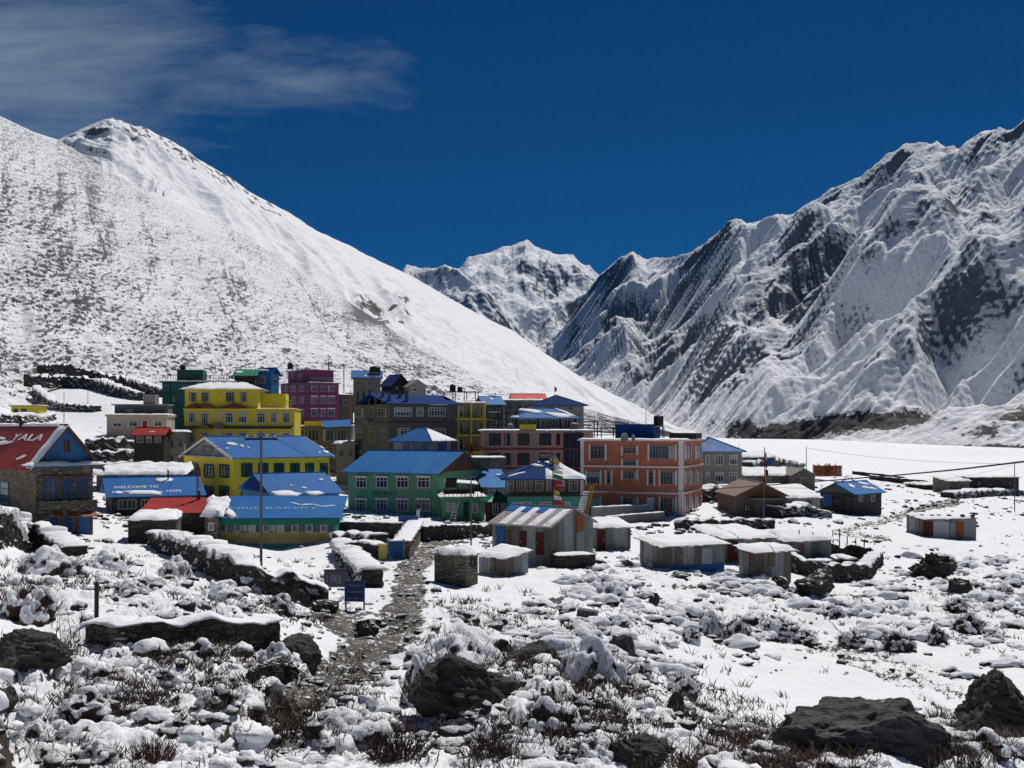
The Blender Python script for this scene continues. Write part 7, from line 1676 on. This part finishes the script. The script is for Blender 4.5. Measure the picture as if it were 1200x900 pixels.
# cushions of snow lying over hidden scrub and stones
P2, z, pm = scatter(950, hl, 77, (14, 90)); r_ = np.random.RandomState(9); ok = pm < .2
cs = np.stack([P2[:, 0], P2[:, 1], z - .02], 1)[ok]; rs = (.05 + .24 * r_.rand(len(cs)) ** 2.6) * (1 + cs[:, 1] * .004)
o = bpy.data.objects.new('snow_cushions', blobs_mesh('snow_cushions', cs, rs, .72, 'snow', 3, ICO2, .8)); col.objects.link(o); tag(o, 'small humps of snow lying over hidden scrub and stones', 'snow', None, 'stuff')

heath('snowy_heath', 620, lambda px, py, x, d: bank(px, py) * (fbm(x * .14, d * .10, 3) > -.08), 201, .35, 1.5, 'heath of low snow laden scrub covering the slope below the sheds', (30, 95))
heath('snowy_underbrush', 330, lambda px, py, x, d: lump_mask(px, py) * np.clip(26 / d, .2, 1) * (fbm(x * .4 + 3, d * .4, 3) > .02), 207, .25, .85, 'low snow laden scrub between the boulders of the foreground', (14, 60))
# ------------------------------------------------------------------ a person by the green lodge
def person(label, px, pyfoot, d, hgt, rz):
    base = P(px, pyfoot, d); t = thing('person', label, 'person', base, rz); s = hgt / 1.75
    J = {'pel': (0, 0, .95, .125), 'wai': (0, 0, 1.10, .115), 'che': (0, -.01, 1.30, .15), 'nec': (0, -.01, 1.47, .055), 'hd1': (0, -.02, 1.56, .078), 'hd2': (0, -.03, 1.65, .085), 'hd3': (0, -.02, 1.73, .05),
         'hl': (-.09, 0, .90, .095), 'kl': (-.10, -.03, .50, .065), 'al': (-.10, 0, .09, .042), 'tl': (-.10, -.15, .03, .035), 'hr': (.09, 0, .90, .095), 'kr': (.11, .02, .50, .065), 'ar': (.12, .06, .09, .042), 'tr': (.13, -.10, .03, .035),
         'sl': (-.19, 0, 1.41, .065), 'el': (-.25, .02, 1.13, .048), 'wl': (-.22, -.12, .90, .034), 'ml': (-.21, -.17, .82, .036), 'sr': (.19, 0, 1.41, .065), 'er': (.26, .02, 1.13, .048), 'wr': (.24, -.10, .90, .034), 'mr': (.235, -.15, .82, .036)}
    E = [('pel', 'wai'), ('wai', 'che'), ('che', 'nec'), ('nec', 'hd1'), ('hd1', 'hd2'), ('hd2', 'hd3'), ('pel', 'hl'), ('hl', 'kl'), ('kl', 'al'), ('al', 'tl'), ('pel', 'hr'), ('hr', 'kr'), ('kr', 'ar'), ('ar', 'tr'), ('che', 'sl'), ('sl', 'el'), ('el', 'wl'), ('wl', 'ml'), ('che', 'sr'), ('sr', 'er'), ('er', 'wr'), ('wr', 'mr')]
    for sx, w_ in ((-1, 'ml'), (1, 'mr')):
        for k in range(5):
            a = w_ + str(k); bx, by, bz, _ = J[w_]; J[a] = (bx + (k - 2) * .017, by - .03 - (.02 if k else -.02), bz - (.085 if 0 < k < 4 else .055), .0085); E.append((w_, a))
    def skin(name, keys, edges, grow, mat, root):
        idx = {k: i for i, k in enumerate(keys)}; me = bpy.data.meshes.new(name); me.from_pydata([tuple(c * s for c in J[k][:3]) for k in keys], [(idx[a], idx[b]) for a, b in edges], [])
        o = bpy.data.objects.new(name, me); col.objects.link(o); md = o.modifiers.new('s', 'SKIN'); md.use_smooth_shade = True
        for k, i in idx.items(): r0 = (J[k][3] + grow) * s; me.skin_vertices[0].data[i].radius = (r0, r0)
        me.skin_vertices[0].data[idx[root]].use_root = True; o.modifiers.new('u', 'SUBSURF').levels = 1
        dg = bpy.context.evaluated_depsgraph_get(); m2 = bpy.data.meshes.new_from_object(o.evaluated_get(dg)); bpy.data.objects.remove(o); m2.materials.clear(); m2.materials.append(M[mat])
        o = bpy.data.objects.new(name, m2); col.objects.link(o); o.parent = t; return o
    skin('body', list(J), E, 0, 'skin', 'pel')
    skin('coat', ['pel', 'wai', 'che', 'sl', 'el', 'wl', 'sr', 'er', 'wr'], [('pel', 'wai'), ('wai', 'che'), ('che', 'sl'), ('sl', 'el'), ('el', 'wl'), ('che', 'sr'), ('sr', 'er'), ('er', 'wr')], .022, 'coat', 'pel')
    skin('trousers', ['pel', 'hl', 'kl', 'al', 'hr', 'kr', 'ar'], [('pel', 'hl'), ('hl', 'kl'), ('kl', 'al'), ('pel', 'hr'), ('hr', 'kr'), ('kr', 'ar')], .018, 'cloth_white', 'pel')
    hv, hf = ICO2; v = hv * .098 * s; v = v[:, :]; v[:, 2] = np.maximum(v[:, 2], -.02 * s); v += np.array([0, .005, 1.675]) * s; o = bpy.data.objects.new('hair', raw_mesh('hair', v, np.array(hf), 'dark')); col.objects.link(o); o.parent = t
person('person in a dark coat and white trousers standing before the green lodge', 490, 608, 104, 1.68, .6)
# ------------------------------------------------------------------ mountain air
if 1:
    hm = bpy.data.materials.new('mountain_air'); hm.use_nodes = True; ht = hm.node_tree; ht.nodes.clear()
    ho = ht.nodes.new('ShaderNodeOutputMaterial'); hv_ = ht.nodes.new('ShaderNodeVolumePrincipled'); hv_.inputs['Density'].default_value = 1.5e-5
    hv_.inputs['Color'].default_value = (.14, .44, 1, 1); hv_.inputs['Anisotropy'].default_value = 0; ht.links.new(hv_.outputs[0], ho.inputs['Volume'])
    q = MB().box(-4600, -1500, -420, 5200, 9900, 2100); hz = q.build('haze', hm); tag(hz, 'thin blue mountain air filling the valley', 'haze', None, 'stuff')
